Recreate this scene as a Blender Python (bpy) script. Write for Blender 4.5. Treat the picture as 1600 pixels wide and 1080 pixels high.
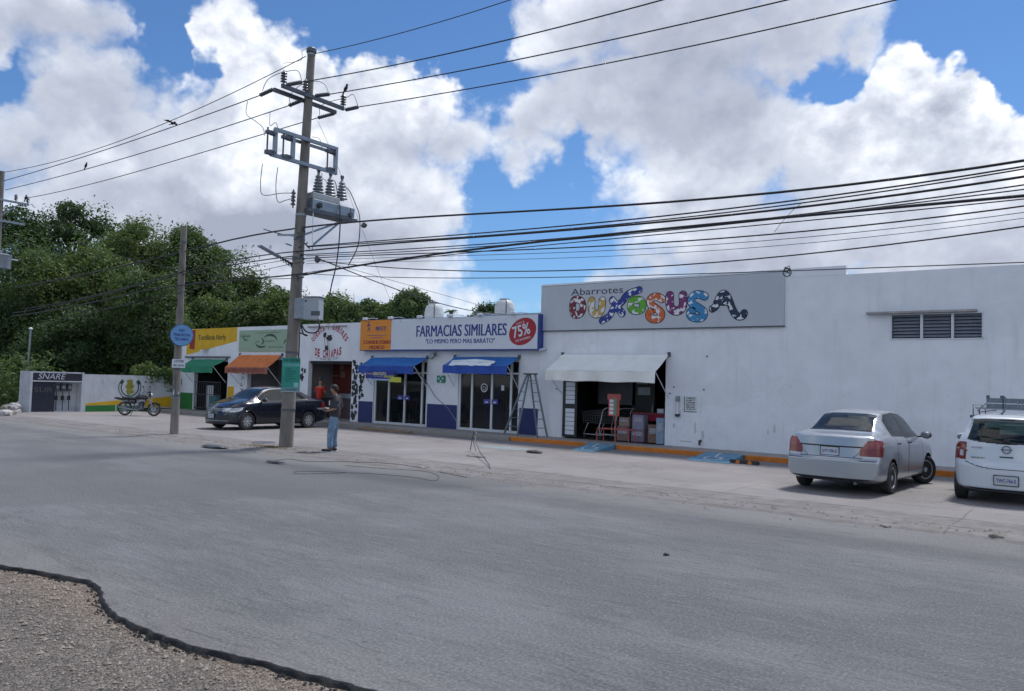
import bpy, bmesh, math, random
import numpy as np
from mathutils import Vector, Matrix, noise as mnoise

for o in list(bpy.data.objects):
    bpy.data.objects.remove(o, do_unlink=True)
SC = bpy.context.scene
COL = SC.collection
R = math.radians
rnd = random.Random(7)

# ------------------------------------------------------------------ camera
CAM_H = 1.85
F_PX, YAW, PITCH, ROLL = 1245.0, 0.649, 0.0477, 0.0282
_cy, _sy = math.cos(YAW), math.sin(YAW)
_fw = Vector((-_sy * math.cos(PITCH), _cy * math.cos(PITCH), math.sin(PITCH)))
_r = Vector((_cy, _sy, 0)); _u = _r.cross(_fw)
_r2 = _r * math.cos(ROLL) + _u * math.sin(ROLL)
_u2 = _u * math.cos(ROLL) - _r * math.sin(ROLL)
CAM = Vector((0, 0, CAM_H))
cd = bpy.data.cameras.new('camera')
cam = bpy.data.objects.new('camera', cd); COL.objects.link(cam)
m = Matrix((( _r2.x, _u2.x, -_fw.x, 0), (_r2.y, _u2.y, -_fw.y, 0), (_r2.z, _u2.z, -_fw.z, CAM_H), (0, 0, 0, 1)))
cam.matrix_world = m
cd.sensor_width = 36; cd.sensor_fit = 'HORIZONTAL'; cd.lens = F_PX / 1600 * 36
cd.clip_start = 0.05; cd.clip_end = 6000
SC.camera = cam

def ray(x, y):
    return _fw + _r2 * ((x - 800) / F_PX) - _u2 * ((y - 540) / F_PX)
def onY(x, y, Y):
    d = ray(x, y); return CAM + d * (Y / d.y)
def onX(x, y, X):
    d = ray(x, y); return CAM + d * (X / d.x)
def onZ(x, y, z=0.0):
    d = ray(x, y); return CAM + d * ((z - CAM_H) / d.z)
def depth(x, y, dep):
    return CAM + ray(x, y) * dep

# ------------------------------------------------------------------ sun + exposure
SUN_EL, SUN_AZ = R(62), R(8)         # azimuth measured from +Y towards +X: high, just behind the shops
sd = bpy.data.lights.new('sun', 'SUN'); sd.energy = 2.7; sd.angle = R(9); sd.color = (1.0, 0.965, 0.92)
sun = bpy.data.objects.new('sun', sd); COL.objects.link(sun)
sdir = Vector((math.sin(SUN_AZ) * math.cos(SUN_EL), math.cos(SUN_AZ) * math.cos(SUN_EL), math.sin(SUN_EL)))
sun.rotation_euler = sdir.to_track_quat('Z', 'Y').to_euler()
sun.location = (0, 0, 40)
vs = SC.view_settings
SC.display_settings.display_device = 'sRGB'
vs.view_transform = 'Standard'; vs.look = 'None'; vs.exposure = 0.50; vs.gamma = 1.0; vs.use_curve_mapping = False
SC.cycles.max_bounces = 6; SC.cycles.transparent_max_bounces = 12
SC.cycles.caustics_reflective = False; SC.cycles.caustics_refractive = False

# ------------------------------------------------------------------ world: sky texture with clouds set out by bearing and height
world = bpy.data.worlds.new('World'); SC.world = world; world.use_nodes = True
def build_world():
    nt = world.node_tree; nt.nodes.clear(); N = nt.nodes; L = nt.links
    def nd(t, **k):
        n = N.new(t)
        for a, b in k.items(): setattr(n, a, b)
        return n
    def setin(n, i, v):
        if isinstance(v, bpy.types.NodeSocket): L.new(v, n.inputs[i])
        elif v is not None: n.inputs[i].default_value = v
    def mth(op, a, b=None, c=None, clamp=False):
        n = nd('ShaderNodeMath', operation=op); n.use_clamp = clamp
        setin(n, 0, a); setin(n, 1, b); setin(n, 2, c); return n.outputs[0]
    def vm(op, a, b=None, c=None):
        n = nd('ShaderNodeVectorMath', operation=op)
        setin(n, 0, a); setin(n, 1, b); setin(n, 2, c)
        return n.outputs['Value'] if op in ('LENGTH', 'DOT_PRODUCT') else n.outputs[0]
    def rgb(f, a, b):
        n = nd('ShaderNodeMix', data_type='RGBA'); setin(n, 'Factor', f)
        n.inputs[6].default_value = a if not isinstance(a, bpy.types.NodeSocket) else (0, 0, 0, 1)
        if isinstance(a, bpy.types.NodeSocket): L.new(a, n.inputs[6])
        if isinstance(b, bpy.types.NodeSocket): L.new(b, n.inputs[7])
        else: n.inputs[7].default_value = b
        return n.outputs[2]
    tc = nd('ShaderNodeTexCoord'); D = vm('NORMALIZE', tc.outputs['Generated'])
    # bearing relative to the heading of the street corner, and height angle
    R0 = (_cy, _sy, 0); F0 = (-_sy, _cy, 0)
    az = mth('ARCTAN2', vm('DOT_PRODUCT', D, R0), vm('DOT_PRODUCT', D, F0))
    sep = nd('ShaderNodeSeparateXYZ'); L.new(D, sep.inputs[0])
    el = mth('ARCSINE', sep.outputs['Z'])
    cmb = nd('ShaderNodeCombineXYZ'); L.new(az, cmb.inputs[0]); L.new(el, cmb.inputs[1])
    UV = cmb.outputs[0]
    def uvof(x, y):
        d = ray(x, y).normalized()
        return (math.atan2(d.dot(Vector(R0)), d.dot(Vector(F0))), math.asin(d.z))
    # domain warp
    w1 = nd('ShaderNodeTexNoise'); w1.noise_dimensions = '3D'; w1.inputs['Scale'].default_value = 7; w1.inputs['Detail'].default_value = 5
    w1.inputs['Roughness'].default_value = 0.6
    L.new(D, w1.inputs['Vector'])
    wv = vm('SUBTRACT', w1.outputs['Color'], (0.5, 0.5, 0.5))
    UVW = vm('MULTIPLY_ADD', wv, (0.19, 0.16, 0), UV)
    def blobs(lst, base):
        cur = None
        for (x, y, rx, ry, w) in lst:
            c = uvof(x, y); ix = F_PX / rx; iy = F_PX / ry
            v = vm('MULTIPLY_ADD', UVW, (ix, iy, 0), (-c[0] * ix, -c[1] * iy, 0))
            t = mth('MULTIPLY_ADD', vm('LENGTH', v), -w, w)
            cur = t if cur is None else mth('MAXIMUM', cur, t)
        return mth('MAXIMUM', cur, base)
    # clouds: centre px, radii px, strength (photograph pixels turned into bearings)
    CL = [(320, 55, 80, 90, 1.2), (390, 110, 100, 95, 1.3), (450, 165, 90, 110, 1.3), (350, 220, 140, 120, 1.3),
          (140, 160, 130, 95, 1.1), (40, 235, 150, 80, .8), (200, 240, 170, 100, 1.1), (90, 30, 150, 70, .95), (5, 60, 60, 50, 1.0), (300, 5, 110, 22, .5),
          (250, 320, 300, 110, 1.3), (440, 340, 280, 140, 1.4), (620, 390, 170, 100, 1.2), (560, 240, 170, 140, 1.3), (640, 150, 95, 80, 1.2), (700, 215, 95, 75, .9),
          (650, 320, 120, 110, 1.2), (710, 390, 65, 100, .8), (600, 440, 170, 60, .25), (340, 400, 240, 80, .9),
          (850, 190, 110, 90, 1.0), (860, 255, 80, 50, .7), (890, 40, 120, 110, 1.3), (1060, 40, 240, 150, 1.4), (1240, 45, 150, 95, 1.3), (980, 170, 210, 120, 1.4),
          (1140, 200, 210, 120, 1.4), (1090, 290, 140, 130, 1.2), (1395, 155, 85, 85, 1.4), (1340, 240, 180, 130, 1.4), (1480, 215, 110, 90, 1.4),
          (1600, 275, 120, 100, 1.4), (1450, 340, 320, 140, 1.4), (1190, 390, 260, 110, 1.1), (1550, 430, 320, 100, 1.2), (1010, 390, 90, 80, .45), (900, 420, 90, 40, .2),
          (742, 90, 20, 50, .22), (585, 8, 55, 26, .25), (880, 330, 70, 40, .2), (1400, 30, 50, 20, .15), (1465, 60, 26, 50, .08),
          (-150, 250, 220, 180, 1.0), (-300, 100, 260, 160, .9), (1900, 330, 280, 140, 1), (480, 440, 380, 70, .9), (1250, 460, 500, 80, 1.1), (1700, 480, 300, 90, 1)]
    HO = [(228, 60, 50, 90, 1.3), (10, 120, 60, 40, 1.0), (290, 120, 26, 80, .6), (600, 60, 120, 60, 1.0), (760, 60, 50, 70, .9), (690, 105, 70, 20, .5),
          (830, 320, 110, 70, .9), (800, 400, 130, 70, .8), (920, 260, 60, 40, .8), (780, 150, 40, 40, .5), (1290, 120, 34, 40, 1.0), (1480, 60, 110, 90, 1.3), (1580, 110, 90, 90, 1.3)]
    M = mth('SUBTRACT', blobs(CL, -1.0), mth('MULTIPLY', blobs(HO, 0.0), .8))
    # elsewhere around the sky: broken cloud from plain noise
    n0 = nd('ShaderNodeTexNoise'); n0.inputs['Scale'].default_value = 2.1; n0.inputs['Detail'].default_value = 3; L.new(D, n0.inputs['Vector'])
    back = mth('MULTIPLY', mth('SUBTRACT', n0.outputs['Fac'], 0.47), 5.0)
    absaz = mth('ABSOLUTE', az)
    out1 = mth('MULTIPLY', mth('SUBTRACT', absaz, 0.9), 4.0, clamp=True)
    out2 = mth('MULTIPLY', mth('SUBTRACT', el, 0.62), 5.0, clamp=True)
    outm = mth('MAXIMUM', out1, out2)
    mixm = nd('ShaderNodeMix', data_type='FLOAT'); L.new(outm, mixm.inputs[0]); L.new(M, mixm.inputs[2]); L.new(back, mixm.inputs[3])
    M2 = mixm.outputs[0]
    # puffs
    def fbm(vec, sc, det, rough, dist=0.0):
        n = nd('ShaderNodeTexNoise'); n.inputs['Scale'].default_value = sc; n.inputs['Detail'].default_value = det
        n.inputs['Roughness'].default_value = rough; n.inputs['Distortion'].default_value = dist
        setin(n, 'Vector', vec); return n.outputs['Fac']
    Ds = vm('MULTIPLY', D, (1, 1, 1.25))
    f1 = fbm(Ds, 9, 10, .6)
    f2 = fbm(Ds, 34, 6, .6)
    dens = mth('ADD', mth('MULTIPLY_ADD', M2, 1.5, .10), mth('MULTIPLY', mth('SUBTRACT', f1, .5), 1.75))
    dens = mth('ADD', dens, mth('MULTIPLY', mth('SUBTRACT', f2, .5), .30))
    # billow relief: the same noise sampled a little way towards the sun
    up = (-.012 * _cy - .0, -.012 * _sy, .03)
    Dg = vm('ADD', Ds, up)
    g1 = fbm(Dg, 9, 10, .6)
    rel = mth('MULTIPLY', mth('SUBTRACT', f1, g1), 1.7)
    vo = nd('ShaderNodeTexVoronoi'); vo.inputs['Scale'].default_value = 19
    try: vo.inputs['Detail'].default_value = 2.0
    except Exception: pass
    L.new(vm('MULTIPLY_ADD', wv, (.09, .09, .09), Ds), vo.inputs['Vector'])
    puff = mth('MULTIPLY', mth('SUBTRACT', .42, vo.outputs['Distance']), .55)
    # bright crowns and grey undersides
    BR = [(390, 100, 190, 130, .62), (320, 50, 90, 80, .5), (470, 190, 130, 110, .5), (640, 130, 130, 60, .45), (440, 250, 130, 90, .45), (190, 280, 120, 60, .3), (320, 230, 120, 50, .3),
          (1390, 130, 100, 70, .6), (1300, 200, 150, 80, .5), (1500, 190, 150, 70, .6), (1600, 250, 110, 80, .5), (1420, 270, 150, 60, .4), (1080, 270, 150, 60, .25), (600, 280, 160, 60, .2),
          (850, 50, 70, 110, .22), (720, 350, 80, 70, .3)]
    DK = [(390, 345, 300, 75, .95), (160, 200, 200, 110, .42), (90, 60, 200, 60, .38), (590, 370, 190, 60, .5), (660, 225, 110, 50, .3), (1080, 90, 330, 140, .55), (1130, 190, 220, 90, .55),
          (960, 190, 180, 80, .3), (1180, 320, 130, 50, .28), (1180, 400, 380, 50, .42), (1520, 400, 300, 50, .35), (1250, 240, 60, 40, .25), (60, 260, 160, 70, .3)]
    B = mth('SUBTRACT', blobs(BR, 0.0), mth('MULTIPLY', blobs(DK, 0.0), .78))
    dens = mth('ADD', dens, mth('MULTIPLY', puff, .5))
    mr = nd('ShaderNodeMapRange', interpolation_type='SMOOTHSTEP'); L.new(dens, mr.inputs['Value'])
    mr.inputs['From Min'].default_value = 0.05; L.new(mth('MAXIMUM', mth('MULTIPLY_ADD', B, -.9, .85), .28), mr.inputs['From Max'])
    mask = mr.outputs[0]
    Bo = mth('MULTIPLY_ADD', outm, .42, mth('MULTIPLY', B, mth('SUBTRACT', 1.0, outm)))  # unseen clouds outside the view are brightened to light the shop fronts
    edge = nd('ShaderNodeMapRange'); L.new(dens, edge.inputs['Value']); edge.inputs['From Min'].default_value = .2; edge.inputs['From Max'].default_value = 1.3
    edge.inputs['To Min'].default_value = .12; edge.inputs['To Max'].default_value = -.08
    lit = mth('MULTIPLY_ADD', mth('MAXIMUM', B, 0.0), 1.5, .36)
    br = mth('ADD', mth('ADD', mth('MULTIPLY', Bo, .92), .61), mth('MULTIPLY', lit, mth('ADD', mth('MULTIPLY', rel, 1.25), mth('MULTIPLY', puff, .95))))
    br = mth('ADD', br, edge.outputs[0])
    ramp = nd('ShaderNodeValToRGB'); L.new(br, ramp.inputs[0]); cr = ramp.color_ramp
    K = 8.8
    cols = [(0.0, (.32, .36, .45)), (.25, (.42, .455, .55)), (.5, (.56, .60, .69)), (.75, (.76, .80, .87)), (.97, (.98, 1.0, 1.02))]
    while len(cr.elements) < len(cols): cr.elements.new(.5)
    for e, (p, c) in zip(cr.elements, cols): e.position = p; e.color = (*c, 1)
    cloudc = vm('SCALE', ramp.outputs[0]); N_ = cloudc.node; N_.inputs['Scale'].default_value = K
    # sky
    sk = nd('ShaderNodeTexSky', sky_type='NISHITA'); sk.sun_disc = False; sk.sun_elevation = SUN_EL; sk.sun_rotation = SUN_AZ
    sk.air_density = 1.0; sk.dust_density = 0.15; sk.ozone_density = 5.0
    tint = vm('MULTIPLY', sk.outputs[0], SKY_TINT)
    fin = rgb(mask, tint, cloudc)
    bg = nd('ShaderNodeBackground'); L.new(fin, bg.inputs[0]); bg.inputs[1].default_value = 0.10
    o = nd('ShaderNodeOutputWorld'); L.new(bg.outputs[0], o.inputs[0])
SKY_TINT = (.53, .69, .84)
build_world()
world.cycles.sampling_method = 'NONE'      # broad soft sky: plain path sampling is enough

# ------------------------------------------------------------------ helpers
ORG = {}
def V(*a): return Vector(a if len(a) > 1 else a[0])
def props(o, label=None, cat=None, group=None, kind=None):
    if label: o['label'] = label
    if cat: o['category'] = cat
    if group: o['group'] = group
    if kind: o['kind'] = kind
    return o
def thing(name, label, cat, loc=(0, 0, 0), group=None, rotz=0.0):
    o = bpy.data.objects.new(name, None); COL.objects.link(o); o.location = loc; o.rotation_euler = (0, 0, rotz)
    o.empty_display_size = .2
    ORG[o.name] = Vector(loc); o['_rz'] = rotz
    del o['_rz']
    return props(o, label, cat, group)

class MB:
    def __init__(s): s.v = []; s.f = []; s.mi = []; s.cur = 0
    def add(s, vs, fs):
        b = len(s.v); s.v += [tuple(v) for v in vs]; s.f += [tuple(b + i for i in f) for f in fs]; s.mi += [s.cur] * len(fs); return s
    def box(s, x0, x1, y0, y1, z0, z1, M=None):
        vs = [V(x, y, z) for x in (x0, x1) for y in (y0, y1) for z in (z0, z1)]
        if M is not None: vs = [M @ v for v in vs]
        return s.add(vs, [(0, 1, 3, 2), (4, 6, 7, 5), (0, 4, 5, 1), (2, 3, 7, 6), (0, 2, 6, 4), (1, 5, 7, 3)])
    def bevbox(s, x0, x1, y0, y1, z0, z1, b=.02, M=None):
        bm = bmesh.new(); bmesh.ops.create_cube(bm, size=1)
        for v in bm.verts: v.co = V((x0 + x1) / 2 + v.co.x * (x1 - x0), (y0 + y1) / 2 + v.co.y * (y1 - y0), (z0 + z1) / 2 + v.co.z * (z1 - z0))
        bmesh.ops.bevel(bm, geom=list(bm.edges), offset=b, segments=2, affect='EDGES', profile=.5)
        bm.verts.ensure_lookup_table()
        vs = [M @ v.co if M is not None else v.co.copy() for v in bm.verts]; fs = [[v.index for v in f.verts] for f in bm.faces]
        bm.free(); return s.add(vs, fs)
    def bar(s, a, b, w, h=None, up=(0, 0, 1)):
        h = h or w; a = V(a); b = V(b); d = (b - a); Ln = d.length
        if Ln < 1e-6: return s
        d.normalize(); u = V(up)
        if abs(d.dot(u)) > .98: u = V(0, 1, 0)
        x = d.cross(u).normalized(); z = x.cross(d)
        vs = []
        for p in (a, b):
            for sx, sz in ((-1, -1), (1, -1), (1, 1), (-1, 1)): vs.append(p + x * sx * w / 2 + z * sz * h / 2)
        return s.add(vs, [(0, 1, 2, 3), (7, 6, 5, 4), (0, 4, 5, 1), (1, 5, 6, 2), (2, 6, 7, 3), (3, 7, 4, 0)])
    def tube(s, pts, r, n=8, caps=True):
        pts = [V(p) for p in pts]; rs = r if isinstance(r, (list, tuple)) else [r] * len(pts)
        vs = []; prev = None
        for i, p in enumerate(pts):
            t = (pts[min(i + 1, len(pts) - 1)] - pts[max(i - 1, 0)]);
            t = t.normalized() if t.length > 1e-9 else V(0, 0, 1)
            if prev is None:
                u = V(0, 0, 1) if abs(t.z) < .9 else V(1, 0, 0)
                x = t.cross(u).normalized()
            else:
                x = prev - t * prev.dot(t); x = x.normalized() if x.length > 1e-6 else t.orthogonal().normalized()
            prev = x; y = t.cross(x)
            for k in range(n):
                a = 2 * math.pi * k / n; vs.append(p + x * math.cos(a) * rs[i] + y * math.sin(a) * rs[i])
        fs = []
        for i in range(len(pts) - 1):
            for k in range(n):
                k2 = (k + 1) % n; fs.append((i * n + k, i * n + k2, (i + 1) * n + k2, (i + 1) * n + k))
        if caps: fs.append(tuple(range(n))[::-1]); fs.append(tuple((len(pts) - 1) * n + k for k in range(n)))
        return s.add(vs, fs)
    def lathe(s, prof, n=16, M=None):
        # prof: list of (r, z) about the z axis
        vs = []; fs = []
        for r, z in prof:
            for k in range(n):
                a = 2 * math.pi * k / n; v = V(r * math.cos(a), r * math.sin(a), z); vs.append(M @ v if M is not None else v)
        for i in range(len(prof) - 1):
            for k in range(n):
                k2 = (k + 1) % n; fs.append((i * n + k, i * n + k2, (i + 1) * n + k2, (i + 1) * n + k))
        fs.append(tuple(range(n))[::-1]); fs.append(tuple((len(prof) - 1) * n + k for k in range(n)))
        return s.add(vs, fs)
    def prism(s, poly, axis, a, b):
        # poly of 2D points, extruded along axis ('x','y','z') from a to b
        def mk(p, t):
            return {'x': V(t, p[0], p[1]), 'y': V(p[0], t, p[1]), 'z': V(p[0], p[1], t)}[axis]
        n = len(poly); vs = [mk(p, a) for p in poly] + [mk(p, b) for p in poly]
        fs = [tuple(range(n)), tuple(range(2 * n - 1, n - 1, -1))] + [(i, (i + 1) % n, n + (i + 1) % n, n + i) for i in range(n)]
        return s.add(vs, fs)
    def sph(s, c, rx, ry=None, rz=None, n=12, m=8, M=None):
        ry = ry or rx; rz = rz or rx; c = V(c)
        vs = [c + V(0, 0, -rz)]; fs = []
        for i in range(1, m):
            t = -math.pi / 2 + math.pi * i / m
            for k in range(n):
                a = 2 * math.pi * k / n; vs.append(c + V(rx * math.cos(t) * math.cos(a), ry * math.cos(t) * math.sin(a), rz * math.sin(t)))
        vs.append(c + V(0, 0, rz)); L_ = len(vs) - 1
        for k in range(n): fs.append((0, 1 + (k + 1) % n, 1 + k)); fs.append((L_, L_ - n + k, L_ - n + (k + 1) % n))
        for i in range(m - 2):
            for k in range(n):
                k2 = (k + 1) % n; fs.append((1 + i * n + k, 1 + i * n + k2, 1 + (i + 1) * n + k2, 1 + (i + 1) * n + k))
        if M is not None: vs = [M @ v for v in vs]
        return s.add(vs, fs)
    def build(s, name, mat, parent=None, local=False, smooth=False, label=None, cat=None, group=None, kind=None, recalc=True, bevel=0):
        me = bpy.data.meshes.new(name)
        vs = s.v
        if parent is not None:
            org = Vector((0, 0, 0)) if local else ORG[parent.name]
        else:
            a = np.array(vs); org = Vector(((a[:, 0].min() + a[:, 0].max()) / 2, (a[:, 1].min() + a[:, 1].max()) / 2, a[:, 2].min()))
        vs = [(x - org.x, y - org.y, z - org.z) for x, y, z in vs]
        me.from_pydata(vs, [], s.f)
        mats = mat if isinstance(mat, (list, tuple)) else [mat]
        for q in mats: me.materials.append(q)
        if len(mats) > 1: me.polygons.foreach_set('material_index', s.mi)
        if recalc:
            bm = bmesh.new(); bm.from_mesh(me); bmesh.ops.recalc_face_normals(bm, faces=bm.faces); bm.to_mesh(me); bm.free()
        if smooth:
            me.shade_smooth()
            if smooth != True: me.set_sharp_from_angle(angle=R(smooth))
        o = bpy.data.objects.new(name, me); COL.objects.link(o)
        if parent is not None:
            o.parent = parent; ORG[o.name] = ORG[parent.name].copy()
        else:
            o.location = org; ORG[o.name] = org
        if bevel:
            b = o.modifiers.new('bevel', 'BEVEL'); b.width = bevel; b.segments = 2; b.limit_method = 'ANGLE'; b.angle_limit = R(40)
        return props(o, label, cat, group, kind)

# ------------------------------------------------------------------ materials
MAT = {}
def mat(name, col, rough=.6, metal=0.0, var=0.08, vscale=3.0, bump=0.0, bscale=30.0, spec=.5, col2=None, c2scale=2.0, c2lo=.45, c2hi=.6, c2detail=6, stretch=(1, 1, 1),
        coat=0.0, crack=0.0, streak=0.0, trans=0.0, ttint=None):
    if name in MAT: return MAT[name]
    mt = bpy.data.materials.new(name); mt.use_nodes = True; nt = mt.node_tree; N = nt.nodes; L = nt.links
    b = N['Principled BSDF']; b.inputs['Roughness'].default_value = rough; b.inputs['Metallic'].default_value = metal
    b.inputs['Specular IOR Level'].default_value = spec; b.inputs['Coat Weight'].default_value = coat
    tc = N.new('ShaderNodeTexCoord'); ge = N.new('ShaderNodeNewGeometry')
    mp = N.new('ShaderNodeMapping'); mp.inputs['Scale'].default_value = stretch; L.new(ge.outputs['Position'] if name.startswith('W_') or True else tc.outputs['Object'], mp.inputs[0])
    vec = mp.outputs[0]
    def nz(sc, det=6, rg=.6):
        n = N.new('ShaderNodeTexNoise'); n.inputs['Scale'].default_value = sc; n.inputs['Detail'].default_value = det; n.inputs['Roughness'].default_value = rg
        L.new(vec, n.inputs['Vector']); return n.outputs['Fac']
    cur = None
    def mix(f, a, b2, blend='MIX'):
        n = N.new('ShaderNodeMix'); n.data_type = 'RGBA'; n.blend_type = blend
        if isinstance(f, bpy.types.NodeSocket): L.new(f, n.inputs[0])
        else: n.inputs[0].default_value = f
        for i, q in ((6, a), (7, b2)):
            if isinstance(q, bpy.types.NodeSocket): L.new(q, n.inputs[i])
            else: n.inputs[i].default_value = (*q[:3], 1)
        return n.outputs[2]
    cur = tuple(col)
    if col2 is not None:
        mr = N.new('ShaderNodeMapRange'); mr.interpolation_type = 'SMOOTHSTEP'; L.new(nz(c2scale, c2detail), mr.inputs[0]); mr.inputs[1].default_value = c2lo; mr.inputs[2].default_value = c2hi
        cur = mix(mr.outputs[0], cur, tuple(col2))
    if var > 0:
        mr = N.new('ShaderNodeMapRange'); L.new(nz(vscale, 8, .65), mr.inputs[0]); mr.inputs[1].default_value = .25; mr.inputs[2].default_value = .75
        mr.inputs[3].default_value = 1 - var * 1.6; mr.inputs[4].default_value = 1 + var * 1.6
        n = N.new('ShaderNodeVectorMath'); n.operation = 'SCALE'
        if isinstance(cur, bpy.types.NodeSocket): L.new(cur, n.inputs[0])
        else: n.inputs[0].default_value = cur[:3]
        L.new(mr.outputs[0], n.inputs['Scale']); cur = n.outputs[0]
    if streak > 0:
        mp2 = N.new('ShaderNodeMapping'); mp2.inputs['Scale'].default_value = (5, 5, .35); L.new(ge.outputs['Position'], mp2.inputs[0])
        n = N.new('ShaderNodeTexNoise'); n.inputs['Scale'].default_value = 1.3; n.inputs['Detail'].default_value = 7; n.inputs['Roughness'].default_value = .7; L.new(mp2.outputs[0], n.inputs['Vector'])
        mr = N.new('ShaderNodeMapRange'); mr.interpolation_type = 'SMOOTHSTEP'; L.new(n.outputs['Fac'], mr.inputs[0]); mr.inputs[1].default_value = .52; mr.inputs[2].default_value = .78; mr.inputs[4].default_value = streak
        cur = mix(mr.outputs[0], cur, (.16, .15, .13))
    if crack > 0:      # hairline cracks in the render: level lines of a noise, only here and there
        n = nz(.7, 9, .62); a_ = N.new('ShaderNodeMath'); a_.operation = 'SUBTRACT'; L.new(n, a_.inputs[0]); a_.inputs[1].default_value = .5
        b_ = N.new('ShaderNodeMath'); b_.operation = 'ABSOLUTE'; L.new(a_.outputs[0], b_.inputs[0])
        m1 = N.new('ShaderNodeMapRange'); L.new(b_.outputs[0], m1.inputs[0]); m1.inputs[1].default_value = 0; m1.inputs[2].default_value = .0022; m1.inputs[3].default_value = 1; m1.inputs[4].default_value = 0
        m2 = N.new('ShaderNodeMapRange'); L.new(nz(.33, 2, .5), m2.inputs[0]); m2.inputs[1].default_value = .52; m2.inputs[2].default_value = .6; m2.inputs[4].default_value = crack
        m3 = N.new('ShaderNodeMath'); m3.operation = 'MULTIPLY'; L.new(m1.outputs[0], m3.inputs[0]); L.new(m2.outputs[0], m3.inputs[1]); cur = mix(m3.outputs[0], cur, (.25, .25, .26))
        m4 = N.new('ShaderNodeMapRange'); m4.interpolation_type = 'SMOOTHSTEP'; L.new(nz(.42, 1, .4), m4.inputs[0]); m4.inputs[1].default_value = .60; m4.inputs[2].default_value = .612; m4.inputs[4].default_value = .16
        cur = mix(m4.outputs[0], cur, (.55, .57, .60))
    if isinstance(cur, bpy.types.NodeSocket): L.new(cur, b.inputs['Base Color'])
    else: b.inputs['Base Color'].default_value = (*cur[:3], 1)
    if bump > 0:
        bp = N.new('ShaderNodeBump'); bp.inputs['Strength'].default_value = min(1, bump); bp.inputs['Distance'].default_value = .02
        L.new(nz(bscale, 6, .7), bp.inputs['Height']); L.new(bp.outputs[0], b.inputs['Normal'])
    if trans > 0:
        tr = N.new('ShaderNodeBsdfTransparent'); tr.inputs[0].default_value = (*(ttint or (1, 1, 1)), 1)
        ms = N.new('ShaderNodeMixShader'); ms.inputs[0].default_value = trans
        L.new(b.outputs[0], ms.inputs[1]); L.new(tr.outputs[0], ms.inputs[2]); L.new(ms.outputs[0], N['Material Output'].inputs[0])
    MAT[name] = mt; return mt

M_white = mat('white_plaster', (.74, .77, .84), .85, var=.05, vscale=1.3, bump=.25, bscale=14, col2=(.69, .72, .78), c2scale=.8, c2lo=.5, c2hi=.75, streak=.16, crack=.5)
M_white2 = mat('shop_plaster', (.70, .73, .79), .85, var=.06, vscale=1.7, bump=.25, bscale=18, streak=.2)
M_dirtywhite = mat('weathered_plaster', (.52, .55, .60), .9, var=.10, vscale=2.2, bump=.4, bscale=12, col2=(.36, .37, .38), c2scale=1.6, c2lo=.52, c2hi=.72, streak=.4)
M_navy = mat('navy_paint', (.014, .026, .13), .6, var=.12, bump=.1)
M_conc = mat('pole_concrete', (.20, .185, .17), .9, var=.18, vscale=4, bump=.5, bscale=25, stretch=(1, 1, .25), col2=(.12, .11, .10), c2scale=5, c2lo=.5, c2hi=.7)
M_steel = mat('galvanised_steel', (.25, .28, .32), .45, .55, var=.12, vscale=8)
M_steeld = mat('dark_steel', (.10, .11, .13), .5, .5, var=.15, vscale=9)
M_porc = mat('insulator_ceramic', (.13, .14, .16), .25, 0, var=.15)
M_cable = mat('black_cable', (.018, .019, .024), .6, var=.1)
M_black = mat('black_paint', (.018, .018, .02), .5, var=.15)
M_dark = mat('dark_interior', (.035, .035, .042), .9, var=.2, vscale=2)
M_rubber = mat('tyre_rubber', (.028, .028, .03), .8, var=.25, vscale=20, bump=.3, bscale=60)
M_alu = mat('white_aluminium', (.60, .63, .68), .4, .1, var=.05)
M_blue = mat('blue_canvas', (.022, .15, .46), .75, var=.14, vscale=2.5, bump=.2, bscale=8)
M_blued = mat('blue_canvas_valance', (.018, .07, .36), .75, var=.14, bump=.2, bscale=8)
M_ladder = mat('ladder_aluminium', (.17, .20, .23), .4, .5, var=.15, vscale=15)

# text on a vertical plane: fitted into a box given on the plane
def text_mesh(s, offset=0.0, shear=0.0, spacing=1.0, res=3):
    cu = bpy.data.curves.new('lettering', 'FONT'); cu.body = s; cu.size = 1; cu.offset = offset; cu.shear = shear; cu.space_character = spacing
    cu.resolution_u = res; cu.fill_mode = 'FRONT'
    ob = bpy.data.objects.new('lettering', cu); COL.objects.link(ob)
    dg = bpy.context.evaluated_depsgraph_get(); dg.update()
    me = bpy.data.meshes.new_from_object(ob.evaluated_get(dg))
    bpy.data.objects.remove(ob); bpy.data.curves.remove(cu)
    vs = [v.co.copy() for v in me.vertices]; fs = [tuple(p.vertices) for p in me.polygons]; bpy.data.meshes.remove(me)
    return vs, fs
def add_text(mb, s, O, U, W, w, h, offset=0.0, shear=0.0, spacing=1.0, func=None):
    """O lower-left corner, U and W unit vectors right/up, w and h the size of the box the lettering fills"""
    vs, fs = text_mesh(s, offset, shear, spacing)
    if not vs: return mb
    x0 = min(v.x for v in vs); x1 = max(v.x for v in vs); y0 = min(v.y for v in vs); y1 = max(v.y for v in vs)
    out = []
    for v in vs:
        a = (v.x - x0) / (x1 - x0) * w; b = (v.y - y0) / (y1 - y0) * h
        if func: a, b = func(a, b)
        out.append(V(O) + V(U) * a + V(W) * b)
    return mb.add(out, fs)
def ftext(mb, s, x0, x1, z0, z1, y, bold=0, **k):
    for i in range(1, 3 if bold else 1): add_text(mb, s, (x0 + bold * i, y - .0006 * i, z0), (1, 0, 0), (0, 0, 1), x1 - x0, z1 - z0, **k)
    return add_text(mb, s, (x0, y, z0), (1, 0, 0), (0, 0, 1), x1 - x0, z1 - z0, **k)
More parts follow.
